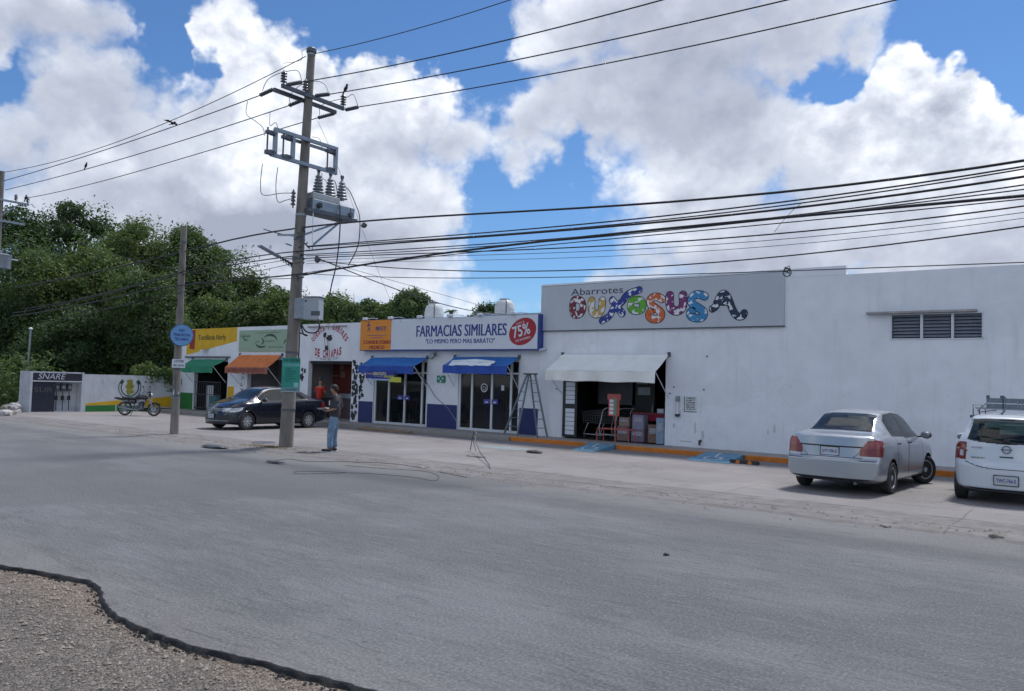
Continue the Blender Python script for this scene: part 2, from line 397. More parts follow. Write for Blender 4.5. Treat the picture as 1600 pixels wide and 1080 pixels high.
def flat(mb, x0, x1, z0, z1, y):
    return mb.add([(x0, y, z0), (x1, y, z0), (x1, y, z1), (x0, y, z1)], [(0, 1, 2, 3)])
def wall_y(mb, x0, x1, z0, z1, y0, y1, holes=()):
    """wall slab parallel to the street with rectangular openings and reveals"""
    xs = sorted(set([x0, x1] + [h[0] for h in holes] + [h[1] for h in holes])); zs = sorted(set([z0, z1] + [h[2] for h in holes] + [h[3] for h in holes]))
    def solid(i, j):
        if i < 0 or j < 0 or i >= len(xs) - 1 or j >= len(zs) - 1: return False
        cx = (xs[i] + xs[i + 1]) / 2; cz = (zs[j] + zs[j + 1]) / 2
        return not any(h[0] < cx < h[1] and h[2] < cz < h[3] for h in holes)
    for i in range(len(xs) - 1):
        for j in range(len(zs) - 1):
            if not solid(i, j): continue
            a, b, c, d = xs[i], xs[i + 1], zs[j], zs[j + 1]
            mb.add([(a, y0, c), (b, y0, c), (b, y0, d), (a, y0, d)], [(0, 1, 2, 3)]); mb.add([(a, y1, c), (b, y1, c), (b, y1, d), (a, y1, d)], [(3, 2, 1, 0)])
            if not solid(i - 1, j): mb.add([(a, y0, c), (a, y1, c), (a, y1, d), (a, y0, d)], [(3, 2, 1, 0)])
            if not solid(i + 1, j): mb.add([(b, y0, c), (b, y1, c), (b, y1, d), (b, y0, d)], [(0, 1, 2, 3)])
            if not solid(i, j - 1): mb.add([(a, y0, c), (b, y0, c), (b, y1, c), (a, y1, c)], [(3, 2, 1, 0)])
            if not solid(i, j + 1): mb.add([(a, y0, d), (b, y0, d), (b, y1, d), (a, y1, d)], [(0, 1, 2, 3)])
    return mb
# ------------------------------------------------------------------ ground, road, forecourt
def ground_mat(name, base, kind):
    mt = bpy.data.materials.new(name); mt.use_nodes = True; nt = mt.node_tree; N = nt.nodes; L = nt.links
    b = N['Principled BSDF']; b.inputs['Roughness'].default_value = .85; b.inputs['Specular IOR Level'].default_value = .35
    ge = N.new('ShaderNodeNewGeometry'); P = ge.outputs['Position']
    sep = N.new('ShaderNodeSeparateXYZ'); L.new(P, sep.inputs[0])
    def si(n, i, v):
        if isinstance(v, bpy.types.NodeSocket): L.new(v, n.inputs[i])
        elif v is not None: n.inputs[i].default_value = v
    def mth(op, a, b_=None, c=None, clamp=False):
        n = N.new('ShaderNodeMath'); n.operation = op; n.use_clamp = clamp; si(n, 0, a); si(n, 1, b_); si(n, 2, c); return n.outputs[0]
    def nz(sc, det=6, rg=.6, st=(1, 1, 1), dist=0, rot=0, loc=(0, 0, 0)):
        mp = N.new('ShaderNodeMapping'); mp.inputs['Scale'].default_value = st; mp.inputs['Rotation'].default_value = (0, 0, rot); mp.inputs['Location'].default_value = loc
        L.new(P, mp.inputs[0]); n = N.new('ShaderNodeTexNoise')
        n.inputs['Scale'].default_value = sc; n.inputs['Detail'].default_value = det; n.inputs['Roughness'].default_value = rg; n.inputs['Distortion'].default_value = dist
        L.new(mp.outputs[0], n.inputs['Vector']); return n.outputs['Fac']
    def rng(v, a, b_, c=0, d=1, smooth=True):
        n = N.new('ShaderNodeMapRange'); n.interpolation_type = 'SMOOTHSTEP' if smooth else 'LINEAR'
        si(n, 0, v); n.inputs[1].default_value = a; n.inputs[2].default_value = b_; n.inputs[3].default_value = c; n.inputs[4].default_value = d; return n.outputs[0]
    def mix(f, a, b_, blend='MIX'):
        n = N.new('ShaderNodeMix'); n.data_type = 'RGBA'; n.blend_type = blend; si(n, 0, f)
        for i, q in ((6, a), (7, b_)):
            if isinstance(q, bpy.types.NodeSocket): L.new(q, n.inputs[i])
            else: n.inputs[i].default_value = (*q, 1)
        return n.outputs[2]
    def scale(c, f):
        n = N.new('ShaderNodeVectorMath'); n.operation = 'SCALE'; si(n, 0, c); si(n, 'Scale', f); return n.outputs[0]
    X, Y = sep.outputs[0], sep.outputs[1]
    def dotsv(sc, lo, hi, rnd_=1):
        vo = N.new('ShaderNodeTexVoronoi'); vo.inputs['Scale'].default_value = sc; L.new(P, vo.inputs['Vector']); return rng(vo.outputs['Distance'], lo, hi, 1, 0), vo
    height = None
    if kind == 'road':
        col = mix(rng(nz(.35, 6, .62, (1, 2.0, 1)), .42, .60), tuple(c * .92 for c in base), tuple(c * 1.22 for c in base))
        # dusty margin towards the forecourt, worn wheel tracks
        yn = mth('ADD', Y, mth('MULTIPLY', mth('SUBTRACT', nz(.5, 5, .6, (1, 1, 1)), .5), 2.6))
        col = mix(mth('MULTIPLY', rng(yn, 8.6, 12.2), .55), col, (.215, .205, .20))
        col = mix(mth('MULTIPLY', rng(mth('ABSOLUTE', mth('SUBTRACT', yn, 6.6)), 0, 1.0, 1, 0), .45), col, tuple(c * .80 for c in base))
        col = mix(mth('MULTIPLY', rng(mth('ABSOLUTE', mth('SUBTRACT', yn, 9.3)), 0, .7, 1, 0), .3), col, tuple(c * .82 for c in base))
        col = mix(mth('MULTIPLY', rng(mth('ADD', Y, mth('MULTIPLY', nz(1.3, 6, .7), 1.4)), 4.0, 4.9, 1, 0), .4), col, (.20, .185, .17))
        oil = nz(.9, 5, .6, (.35, 1.6, 1), .8, loc=(4, 7, 0)); col = mix(mth('MULTIPLY', rng(oil, .60, .70), .45), col, (.06, .06, .065))
        # older, smoother surface beyond the transverse joint
        ln = mth('SUBTRACT', mth('ADD', X, mth('MULTIPLY', mth('SUBTRACT', nz(1.2, 6, .7), .5), 1.3)), mth('MULTIPLY_ADD', Y, .45, -13.9))
        past = rng(ln, -.25, .15, 1, 0)
        fade = rng(ln, -7, -.6, .15, 1)
        col = mix(mth('MULTIPLY', mth('MULTIPLY', past, fade), .62), col, tuple(c * .72 for c in base))
        joint = mth('MULTIPLY', rng(mth('ABSOLUTE', mth('ADD', ln, -.05)), 0, .07, 1, 0), rng(nz(2, 5, .7), .45, .6))
        col = mix(mth('MULTIPLY', joint, .8), col, (.05, .05, .055))
        # drag ripples left by the paver
        rip = nz(1.6, 8, .74, (1.2, 6.0, 1), 1.0, rot=R(3)); rip2 = nz(2.2, 6, .75, (1.5, 5, 1), .5, rot=R(-6))
        near = mth('SUBTRACT', 1.0, past)
        ripm = mth('MULTIPLY', near, rng(nz(.28, 4, .6), .32, .5, .25, 1))
        col = mix(mth('MULTIPLY', mth('MULTIPLY', rng(rip, .53, .63), ripm), .38), col, (.19, .195, .20))
        col = mix(mth('MULTIPLY', mth('MULTIPLY', rng(rip, .48, .37), ripm), .58), col, (.075, .08, .09))
        fine = nz(38, 5, .85); col = mix(mth('MULTIPLY', rng(fine, .50, .62), .45), col, (.30, .31, .32)); col = mix(mth('MULTIPLY', rng(fine, .50, .38), .50), col, (.05, .055, .065))
        d1, _ = dotsv(2.2, .03, .055); col = mix(mth('MULTIPLY', d1, .55), col, (.04, .04, .045))
        d2, _ = dotsv(5.1, .04, .09); col = mix(mth('MULTIPLY', d2, .35), col, (.07, .07, .075))
        ck = nz(1.6, 8, .62, (1, 1, 1), .4); crack = mth('MULTIPLY', rng(mth('ABSOLUTE', mth('SUBTRACT', ck, .5)), 0, .004, 1, 0), rng(nz(.4, 3, .5, loc=(5, 0, 0)), .55, .66))
        col = mix(mth('MULTIPLY', crack, .75), col, (.035, .035, .04))
        height = mth('ADD', mth('MULTIPLY', rip, mth('MULTIPLY', ripm, 1.3)), mth('ADD', mth('MULTIPLY', fine, .55), mth('MULTIPLY', rip2, .4)))
        bs, bd = .85, .018
    elif kind == 'lot':
        col = mix(rng(nz(.45, 6, .6), .36, .64), base, tuple(c * 1.22 for c in base))
        col = mix(mth('MULTIPLY', rng(nz(.8, 7, .7, (1.3, .7, 1), loc=(3, 1, 0)), .5, .72), .5), col, (.16, .15, .145))
        st = nz(.22, 5, .6, (1, 1.6, 1), 1.2, loc=(9, 2, 0)); col = mix(mth('MULTIPLY', rng(st, .55, .7), .45), col, (.33, .315, .30))
        fine = nz(48, 5, .75); col = mix(mth('MULTIPLY', rng(fine, .52, .75), .25), col, (.36, .34, .33)); col = mix(mth('MULTIPLY', rng(fine, .48, .28), .3), col, (.10, .095, .09))
        # broken gutter strip along the road
        yw = mth('ADD', Y, mth('MULTIPLY', mth('SUBTRACT', nz(.9, 7, .65), .5), .55))
        g = rng(yw, 13.55, 13.75, 1, 0)
        col = mix(mth('MULTIPLY', g, rng(nz(3.1, 6, .7), .36, .6, .1, .55)), col, (.125, .118, .115))
        def line(y0, w, amt, thr, sd):
            yy = mth('ADD', Y, mth('MULTIPLY', mth('SUBTRACT', nz(1.7, 8, .7, loc=(sd, 0, 0)), .5), .34))
            return mth('MULTIPLY', mth('MULTIPLY', rng(mth('ABSOLUTE', mth('SUBTRACT', yy, y0)), 0, w, 1, 0), rng(nz(.9, 5, .7, (1, .3, 1), loc=(sd * 2, 0, 0)), thr, thr + .1)), amt)
        for a in ((12.75, .05, .8, .42, 3), (13.3, .035, .7, .50, 7), (13.6, .03, .8, .40, 11), (14.6, .022, .75, .33, 17), (17.1, .02, .5, .42, 23)):
            col = mix(line(*a), col, (.035, .033, .033))
        # slab joints across
        xx = mth('ADD', X, mth('MULTIPLY', Y, .0)); fr = mth('ABSOLUTE', mth('SUBTRACT', mth('FRACT', mth('MULTIPLY', mth('ADD', xx, mth('MULTIPLY', mth('SUBTRACT', nz(1.2, 6, .6), .5), .1)), .27)), .5))
        jn = mth('MULTIPLY', rng(fr, 0, .006, 1, 0), rng(nz(.7, 4, .6, loc=(1, 9, 0)), .40, .5)); col = mix(mth('MULTIPLY', jn, .6), col, (.06, .055, .055))
        ck = nz(.9, 8, .62, (1, 1, 1), .5); crack = mth('MULTIPLY', rng(mth('ABSOLUTE', mth('SUBTRACT', ck, .5)), 0, .004, 1, 0), rng(nz(.35, 3, .5, loc=(5, 0, 0)), .5, .62))
        col = mix(mth('MULTIPLY', crack, .6), col, (.05, .048, .048))
        d2, _ = dotsv(2.7, .03, .07); col = mix(mth('MULTIPLY', d2, .35), col, (.07, .065, .06))
        height = mth('ADD', mth('MULTIPLY', fine, .4), mth('SUBTRACT', mth('MULTIPLY', nz(6, 7, .7), mth('MULTIPLY_ADD', g, .9, .35)), mth('MULTIPLY', crack, .4)))
        bs, bd = .8, .03
    elif kind == 'gravel':
        col = mix(rng(nz(2.0, 7, .7), .38, .62), base, tuple(c * 1.25 for c in base))
        yw = mth('ADD', Y, mth('MULTIPLY', mth('SUBTRACT', nz(2.2, 6, .7), .5), .5))
        col = mix(mth('MULTIPLY', rng(yw, 2.8, 3.15), .34), col, (.32, .24, .175))
        vo = N.new('ShaderNodeTexVoronoi'); vo.inputs['Scale'].default_value = 60; L.new(P, vo.inputs['Vector'])
        vb = N.new('ShaderNodeRGBToBW'); L.new(vo.outputs['Color'], vb.inputs[0])
        col = scale(col, rng(vb.outputs[0], .1, .9, .50, 1.6, False))
        vo2 = N.new('ShaderNodeTexVoronoi'); vo2.inputs['Scale'].default_value = 26; L.new(P, vo2.inputs['Vector'])
        vb2 = N.new('ShaderNodeRGBToBW'); L.new(vo2.outputs['Color'], vb2.inputs[0]); col = scale(col, rng(vb2.outputs[0], .1, .9, .82, 1.2, False))
        height = mth('ADD', mth('MULTIPLY', vo.outputs['Distance'], -1.1), mth('ADD', nz(30, 6, .8), mth('MULTIPLY', vo2.outputs['Distance'], -.8))); bs, bd = 1.0, .03
    else:
        col = mix(rng(nz(.6, 7, .65), .4, .62), base, tuple(c * 1.5 for c in base)); height = nz(9, 7, .7); bs, bd = .8, .05
    L.new(col, b.inputs['Base Color'])
    bp = N.new('ShaderNodeBump'); bp.inputs['Strength'].default_value = bs; bp.inputs['Distance'].default_value = bd; L.new(height, bp.inputs['Height']); L.new(bp.outputs[0], b.inputs['Normal'])
    MAT[name] = mt; return mt
M_road = ground_mat('road_asphalt', (.118, .122, .131), 'road')
M_lot = ground_mat('forecourt_concrete', (.195, .185, .188), 'lot')
M_grav = ground_mat('loose_gravel', (.175, .155, .138), 'gravel')
M_soil = ground_mat('soil', (.07, .068, .05), 'soil')

# open ground out to the horizon
MB().add([(-900, -300, -.12), (900, -300, -.12), (900, 1500, -.12), (-900, 1500, -.12)], [(0, 1, 2, 3)]).build('ground', M_soil, kind='structure')
# gravel shoulder under the camera
gm = MB(); nx, ny = 150, 60
for j in range(ny + 1):
    for i in range(nx + 1):
        x = -14 + 17 * i / nx; y = -3 + 7 * j / ny
        z = -.034 + .010 * mnoise.noise(V(x * 3, y * 3, 0)) + .006 * mnoise.noise(V(x * 11, y * 11, 3))
        gm.v.append((x, y, z))
for j in range(ny):
    for i in range(nx):
        a = j * (nx + 1) + i; gm.f.append((a, a + 1, a + nx + 2, a + nx + 1)); gm.mi.append(0)
gm.build('gravel_shoulder', M_grav, kind='structure', smooth=True)
# road with a ragged asphalt lip on this side
edge_px = [(0, 884), (20, 887), (45, 890), (70, 895), (95, 899), (120, 904), (140, 908), (152, 914), (158, 924), (160, 936), (165, 948), (178, 960), (200, 972), (228, 984), (258, 996), (300, 1010), (345, 1020), (390, 1030), (430, 1040), (480, 1054), (530, 1066), (570, 1076), (605, 1086)]
edge = [onZ(x, y) for x, y in edge_px]
edge = [V(-120, 3.4, 0), V(-40, 3.3, 0), V(-20, 3.2, 0), V(-12, 3.05, 0), V(-9.6, 3.2, 0)] + edge + [V(-3.0, 3.3, 0), V(-1.5, 3.25, 0), V(1, 3.3, 0), V(6, 3.35, 0), V(20, 3.3, 0), V(90, 3.3, 0)]
dense = []
for a, b in zip(edge[:-1], edge[1:]):
    n = max(1, min(60, int((b - a).length / .05)))
    for k in range(n): dense.append(a.lerp(b, k / n))
dense.append(edge[-1])
# smooth, then fray
for it in range(2):
    dense = [dense[0]] + [(dense[i - 1] + dense[i] * 2 + dense[i + 1]) / 4 for i in range(1, len(dense) - 1)] + [dense[-1]]
top = []; low = []; mid = []
for p in dense:
    w = .020 * mnoise.noise(V(p.x * 9, p.y * 9, 1)) + .012 * mnoise.noise(V(p.x * 31, p.y * 31, 2))
    top.append(V(p.x, p.y + w, 0)); w2 = .014 * mnoise.noise(V(p.x * 17, p.y * 17, 5)); mid.append(V(p.x - .006, p.y + w * 1.6 - .008 + w2, -.018)); low.append(V(p.x - .012, p.y + w * 2 - .024 + w2 * 2.2, -.046))
rm = MB(); vs = []; fs = []
for p in top: vs += [p, V(p.x, 12.25, 0)]
for i in range(len(top) - 1):
    a = 2 * i; fs.append((a, a + 2, a + 3, a + 1))
rm.add(vs, fs); rm.build('road', M_road, kind='structure', recalc=False)
M_lip = mat('fresh_asphalt_edge', (.017, .018, .021), .8, var=.35, vscale=30, bump=1.0, bscale=55)
lm = MB(); vs = []; fs = []
for a, b, c in zip(top, mid, low):
    q = V(a.x, a.y + .012 + .012 * mnoise.noise(V(a.x * 14, a.y * 14, 7)), .004)
    vs += [q, V(a.x, a.y, .001), b, c]
for i in range(len(top) - 1):
    for k in range(3): fs.append((4 * i + k, 4 * i + k + 1, 4 * i + 4 + k + 1, 4 * i + 4 + k))
lm.add(vs, fs); lm.build('road_edge', M_lip, kind='structure', smooth=True)
# loose stones along the shoulder
sm = MB()
for i in range(2600):
    t = rnd.random(); x = -10.5 + 8.2 * t; yb = min(dense, key=lambda p: abs(p.x - x)).y if i % 3 else 3.2
    y = yb - .06 - abs(rnd.gauss(0, .5 if i % 3 else 1.0)); s = rnd.uniform(.004, .011) * (1.9 if rnd.random() < .1 else 1)
    if y < .6: continue
    a = rnd.random() * 6.28; c = V(x, y, -.032 + s * .2); u = V(math.cos(a), math.sin(a), 0); v = V(-math.sin(a), math.cos(a), 0)
    p = [c - u * s * 1.2 - v * s * .7, c + u * s - v * s, c + u * s * 1.1 + v * s * .8, c - u * s * .8 + v * s, c + V(0, 0, s * 1.1) + u * s * .2]
    sm.add(p, [(0, 1, 4), (1, 2, 4), (2, 3, 4), (3, 0, 4)])
M_stone = mat('pale_stone', (.26, .23, .20), .9, var=.4, vscale=40)
sm.build('loose_stones', M_stone, kind='stuff', label='small loose stones scattered on the gravel shoulder beside the asphalt edge')

cm_ = MB()
for i in range(900):
    a = rnd.choice(dense)
    if not -11 < a.x < -3: continue
    s = rnd.uniform(.006, .016); c = V(a.x + rnd.gauss(0, .02), a.y - .03 - abs(rnd.gauss(0, .03)), -.034); q = rnd.random() * 6.28; u = V(math.cos(q), math.sin(q), 0) * s; v = V(-math.sin(q), math.cos(q), 0) * s
    cm_.add([c - u * 1.2 - v * .7, c + u - v, c + u * 1.1 + v * .8, c - u * .8 + v, c + V(0, 0, s * 1.5) + u * .2], [(0, 1, 4), (1, 2, 4), (2, 3, 4), (3, 0, 4)])
cm_.build('asphalt_crumbs', M_lip, kind='stuff', label='black asphalt crumbs fallen from the broken road edge')

# forecourt slab with a broken front edge
fm = MB(); xs = np.arange(-62, 22.01, .12); vs = []; fs = []
for x in xs:
    w = .16 * mnoise.noise(V(x * .8, 0, 0)) + .09 * mnoise.noise(V(x * 3.1, 5, 0)) + .04 * mnoise.noise(V(x * 9, 9, 0))
    vs += [V(x, 12.02 + w, -.01), V(x, 12.14 + w * 1.1, .028 + .01 * mnoise.noise(V(x * 4, 2, 0))), V(x, 12.5, .03), V(x, 20.42, .03), V(x, 60, .03)]
for i in range(len(xs) - 1):
    for k in range(4):
        a = 5 * i + k; fs.append((a, a + 1, a + 6, a + 5))
fm.add(vs, fs); fm.build('forecourt', M_lot, kind='structure', recalc=True)
# raised walk in front of the shops (its front edge is painted orange by the supermarket)
Yk = 20.34
M_walk = mat('walkway_concrete', (.28, .265, .25), .9, var=.14, vscale=2.5, bump=.5, bscale=20, streak=.2)
M_orange = mat('orange_kerb_paint', (.55, .17, .02), .75, var=.18, vscale=4, bump=.3, bscale=30, col2=(.25, .12, .06), c2scale=7, c2lo=.6, c2hi=.72)
M_ramp = mat('ramp_blue', (.10, .24, .36), .8, var=.15, vscale=5, col2=(.30, .34, .36), c2scale=6, c2lo=.55, c2hi=.72, bump=.4, bscale=30)
w = MB(); w.box(-36.8, 14, Yk + .1, 23, .0, .155); w.build('walkway', M_walk, kind='structure', bevel=.01)
def kerb(x0, x1, m, lab, y0=Yk):
    MB().box(x0, x1, y0, Yk + .097, .02, .158).build('kerb', m, label=lab, cat='kerb', bevel=.015)
kerb(-15.4, -12.55, M_orange, 'orange painted kerb left of the first blue ramp, by the ladder')
kerb(-11.55, -8.85, M_orange, 'orange painted kerb between the two blue ramps')
kerb(-7.72, 14, M_orange, 'orange painted kerb running behind the silver sedan and white hatchback')
kerb(-24.0, -15.45, M_walk, 'bare concrete kerb in front of the pharmacy doors')
M_brown = mat('brown_kerb', (.24, .17, .115), .9, var=.2, bump=.4)
kerb(-36.8, -24.05, M_walk, 'bare concrete kerb in front of the cheese, food and tortilla shops')
MB().bevbox(-21.9, -19.3, 19.72, 19.95, .02, .12, .02).build('parking_stop', M_brown, label='low brown concrete strip on the forecourt before the pharmacy left door', cat='parking stop')
def ramp(x0, x1, xb0, xb1, yb, lab):
    t = thing('wheelchair_ramp', lab, 'ramp', ((x0 + x1) / 2, Yk, .03), group='blue wheelchair ramps')
    m = MB(); A = V(x0, Yk + .09, .163); B_ = V(x1, Yk + .09, .163); Cc = V(xb1, yb, .036); D = V(xb0, yb, .036); E_ = V(x1 + .02, Yk - .002, .03); G_ = V(x0 - .02, Yk - .002, .03)
    m.add([A, B_, Cc, D], [(0, 1, 2, 3)])
    m.add([B_, E_, Cc], [(0, 1, 2)]); m.add([A, D, G_], [(0, 1, 2)])
    m.build('slope', M_ramp, t)
    # wheelchair symbol, painted
    s = MB(); ux = (Cc - D).normalized(); uy = ((A + B_) / 2 - (Cc + D) / 2); ln = uy.length; uy.normalize(); n_ = ux.cross(uy).normalized() * .004
    O = (A + B_ + Cc + D) / 4
    def P(a, b): return O + ux * a + uy * b * ln + n_
    def stroke(pts, wd):
        pr = [P(*q) for q in pts]
        for i in range(len(pr) - 1):
            d = (pr[i + 1] - pr[i]).normalized(); q = d.cross(n_.normalized()) * wd / 2; k = n_ * (.1 * i)
            s.add([pr[i] - q + k, pr[i] + q + k, pr[i + 1] + q + k, pr[i + 1] - q + k], [(0, 1, 2, 3)])
    stroke([(.22 * math.cos(t_ / 10 * 4.6 + 2.4) - .02, .22 * math.sin(t_ / 10 * 4.6 + 2.4) - .1) for t_ in range(11)], .06)
    stroke([(-.08, .3), (-.03, .02), (.14, .0), (.22, -.22), (.32, -.2)], .07); s.add([P(-.14, .33), P(-.02, .33), P(-.02, .42), P(-.14, .42)], [(0, 1, 2, 3)])
    s.build('painted_symbol', mat('worn_white_paint', (.42, .50, .55), .8, var=.25, vscale=9), t)
ramp(-12.5, -11.6, -12.15, -11.45, 18.9, 'blue painted wheelchair ramp in front of the shop opening')
ramp(-8.8, -7.78, -8.75, -7.6, 18.95, 'blue painted wheelchair ramp beside the orange wheel stop')
# faded blue parking paint on the slab
fp = onZ(800, 703); q = MB()
pts = []
for k in range(22):
    a = 2 * math.pi * k / 22; r_ = 1 + .35 * mnoise.noise(V(math.cos(a) * 2, math.sin(a) * 2, 4)); pts.append((fp.x + .9 * r_ * math.cos(a) - .3, fp.y + .45 * r_ * math.sin(a), .0345))
q.add(pts, [tuple(range(22))]); q.build('faded_paint', mat('faded_blue', (.20, .24, .26), .85, var=.15, vscale=6), kind='structure', label='patch of faded blue paint on the forecourt')
# ------------------------------------------------------------------ shops
FY = 21.65
def fx(x, y=600): return onY(x, y, FY).x
def fz(x, y): return onY(x, y, FY).z
def room(mb, x0, x1, z0, z1, y0, y1):
    """inner faces of a room, open towards the street"""
    mb.add([(x0, y0, z0), (x1, y0, z0), (x1, y1, z0), (x0, y1, z0)], [(0, 1, 2, 3)])
    mb.add([(x0, y0, z1), (x1, y0, z1), (x1, y1, z1), (x0, y1, z1)], [(3, 2, 1, 0)])
    mb.add([(x0, y0, z0), (x0, y1, z0), (x0, y1, z1), (x0, y0, z1)], [(0, 1, 2, 3)])
    mb.add([(x1, y0, z0), (x1, y1, z0), (x1, y1, z1), (x1, y0, z1)], [(3, 2, 1, 0)])
    mb.add([(x0, y1, z0), (x1, y1, z0), (x1, y1, z1), (x0, y1, z1)], [(3, 2, 1, 0)])
def shop(name, lab, x0, x1, ztop, holes, m, zroof, yback=31, ywall=FY, roommat=None, rooms=()):
    t = thing(name, lab, 'building', ((x0 + x1) / 2, ywall, .155))
    w = wall_y(MB(), x0, x1, 0.1, ztop, ywall, ywall + .2, holes); w.build('wall', m, t, recalc=False)
    s = MB(); s.box(x0, x0 + .15, ywall + .203, yback, .1, ztop - .03); s.box(x1 - .15, x1, ywall + .203, yback, .1, ztop - .03); s.box(x0 + .153, x1 - .153, yback - .2, yback, .1, ztop - .03)
    s.build('side_wall', m, t)
    MB().box(x0 + .16, x1 - .16, ywall + .21, yback - .21, zroof - .2, zroof).build('roof', M_dirtywhite, t)
    for (a, b, c, d, e) in rooms:
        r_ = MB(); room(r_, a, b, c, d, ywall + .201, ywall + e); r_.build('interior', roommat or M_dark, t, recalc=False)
    return t
# supermarket
DX0, DX1 = -15.26, 9.0
t_dun = shop('supermarket_building', 'long white rendered supermarket on the right with a large colourful name panel', DX0, DX1, 4.93,
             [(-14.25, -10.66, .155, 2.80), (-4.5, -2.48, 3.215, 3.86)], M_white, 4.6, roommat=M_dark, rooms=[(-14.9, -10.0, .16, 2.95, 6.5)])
MB().box(DX0, -5.58, FY - .001, FY + .22, 4.933, 5.17).build('parapet', M_white, t_dun)
MB().box(-4.3, -2.7, 21.9, 21.92, 3.15, 3.9).build('blind', M_dark, t_dun)
# louvred window
wt = MB(); a0, a1, c0, c1 = -4.5, -2.48, 3.215, 3.86; yw = FY - .02
for x in (a0, a0 + .673, a0 + 1.346, a1 - .03): wt.box(x, x + (.03 if x in (a0,) or x > a1 - .05 else .06), yw, yw + .09, c0, c1)
wt.box(a0, a1, yw + .001, yw + .091, c0, c0 + .03); wt.box(a0, a1, yw + .001, yw + .091, c1 - .03, c1)
wf = wt.build('window', M_alu, t_dun)
lv = MB()
for k in range(3):
    xa = a0 + .05 + k * .673; xb = xa + .6
    for j in range(7):
        z = c0 + .06 + j * .083; lv.add([(xa, yw + .03, z), (xb, yw + .03, z), (xb, yw + .085, z + .07), (xa, yw + .085, z + .07)], [(0, 1, 2, 3)])
M_louv = mat('louvre_glass', (.20, .22, .27), .25, var=.1); lv.build('louvres', M_louv, wf, recalc=False)
M_ledge = mat('stained_ledge', (.33, .32, .33), .9, var=.25, vscale=5)
MB().box(-5.05, -2.60, FY - .16, FY - .002, 3.865, 3.915).build('window_ledge', M_ledge, t_dun)
# wall fittings
def wallbit(name, lab, cat, x, z, fn, m, par=None):
    mb = MB(); fn(mb, x, z); return mb.build(name, m, par, label=lab, cat=cat) if par is None else mb.build(name, m, par)
pp = onY(1060, 632, FY)
t = thing('intercom', 'white tubular gas valve cover with dark foot on the wall beside the opening', 'wall fitting', (pp.x, FY - .05, 1.2))
MB().tube([(pp.x, FY - .07, 1.1), (pp.x, FY - .07, 1.45)], .055, 12).build('body', M_alu, t); MB().box(pp.x - .05, pp.x + .05, FY - .12, FY - .002, 1.02, 1.10).build('foot', M_black, t); MB().box(pp.x - .05, pp.x + .05, FY - .1, FY - .002, 1.46, 1.62).build('cap', M_steel, t)
# notice board
t = thing('notice', 'small white notice with black lettering on the wall right of the supermarket opening', 'sign', (-9.98, FY - .02, 1.25))
zx0, zx1 = fx(1070, 630), fx(1089, 630); zz0, zz1 = fz(1079, 643), fz(1079, 619)
MB().box(zx0, zx1, FY - .02, FY - .001, zz0, zz1).build('board', mat('notice_white', (.62, .66, .70), .6), t)
m_ = MB(); dz = (zz1 - zz0)
for i, s in enumerate(['TOMATE', 'ALIM. Y', 'CARNES', 'FRUTAS', 'VERDURA', 'AQUI']): ftext(m_, s, zx0 + .045, zx1 - .05, zz1 - dz * (.13 + .145 * i) - dz * .06, zz1 - dz * (.13 + .145 * i) + .02, FY - .024, offset=.03)
m_.box(zx0 - .012, zx0 + .006, FY - .026, FY - .0215, zz0, zz1); m_.box(zx0, zx1, FY - .026, FY - .0215, zz0 - .012, zz0 + .002)
m_.build('lettering', M_black, t, recalc=False)
# small cameras, lamp and pipe stub on the wall
def small_camera(x, z, lab):
    t = thing('security_camera', lab, 'camera', (x, FY - .1, z))
    MB().box(x - .05, x + .05, FY - .05, FY - .001, z - .05, z + .05).build('mount', M_alu, t)
    MB().tube([(x, FY - .06, z), (x - .05, FY - .28, z - .06)], .04, 10).build('body', M_alu, t)
small_camera(fx(853, 545), fz(853, 545), 'white security camera high at the left end of the supermarket wall')
t = thing('tap', 'dark pipe stub low on the supermarket wall', 'pipe', (fx(1095, 695), FY - .04, .3))
q = t.location; MB().tube([(q.x, FY - .002, .36), (q.x, FY - .09, .36), (q.x, FY - .1, .24)], .035, 8).build('pipe', M_black, t)
for i, (x, y) in enumerate([(1105, 557), (1053, 605), (1100, 609), (870, 608), (1047, 615)]):
    b_ = MB(); b_.tube([(fx(x, y), FY - .03, fz(x, y)), (fx(x, y), FY - .001, fz(x, y))], .022, 8); b_.build('bolt', M_steeld, t_dun)
# scuffs on the plaster
sc = MB()
for (x, y, w_, h_) in [(1086, 668, .03, .35), (1098, 680, .04, .25), (1053, 665, .03, .15), (1210, 670, .03, .25), (1200, 675, .02, .15), (1012 + 60, 690, .2, .05)]:
    x_, z_ = fx(x, y), fz(x, y); n = 10; pts = []
    for k in range(n):
        a = 2 * math.pi * k / n; r_ = 1 + .4 * mnoise.noise(V(math.cos(a) + x, math.sin(a), y)); pts.append((x_ + w_ * r_ * math.cos(a), FY - .003, z_ + h_ * .5 * r_ * math.sin(a)))
    sc.add(pts, [tuple(range(n))])
sc.build('scuffs', mat('scuff_grey', (.52, .54, .59), .9, var=.2, vscale=15), t_dun, recalc=False)

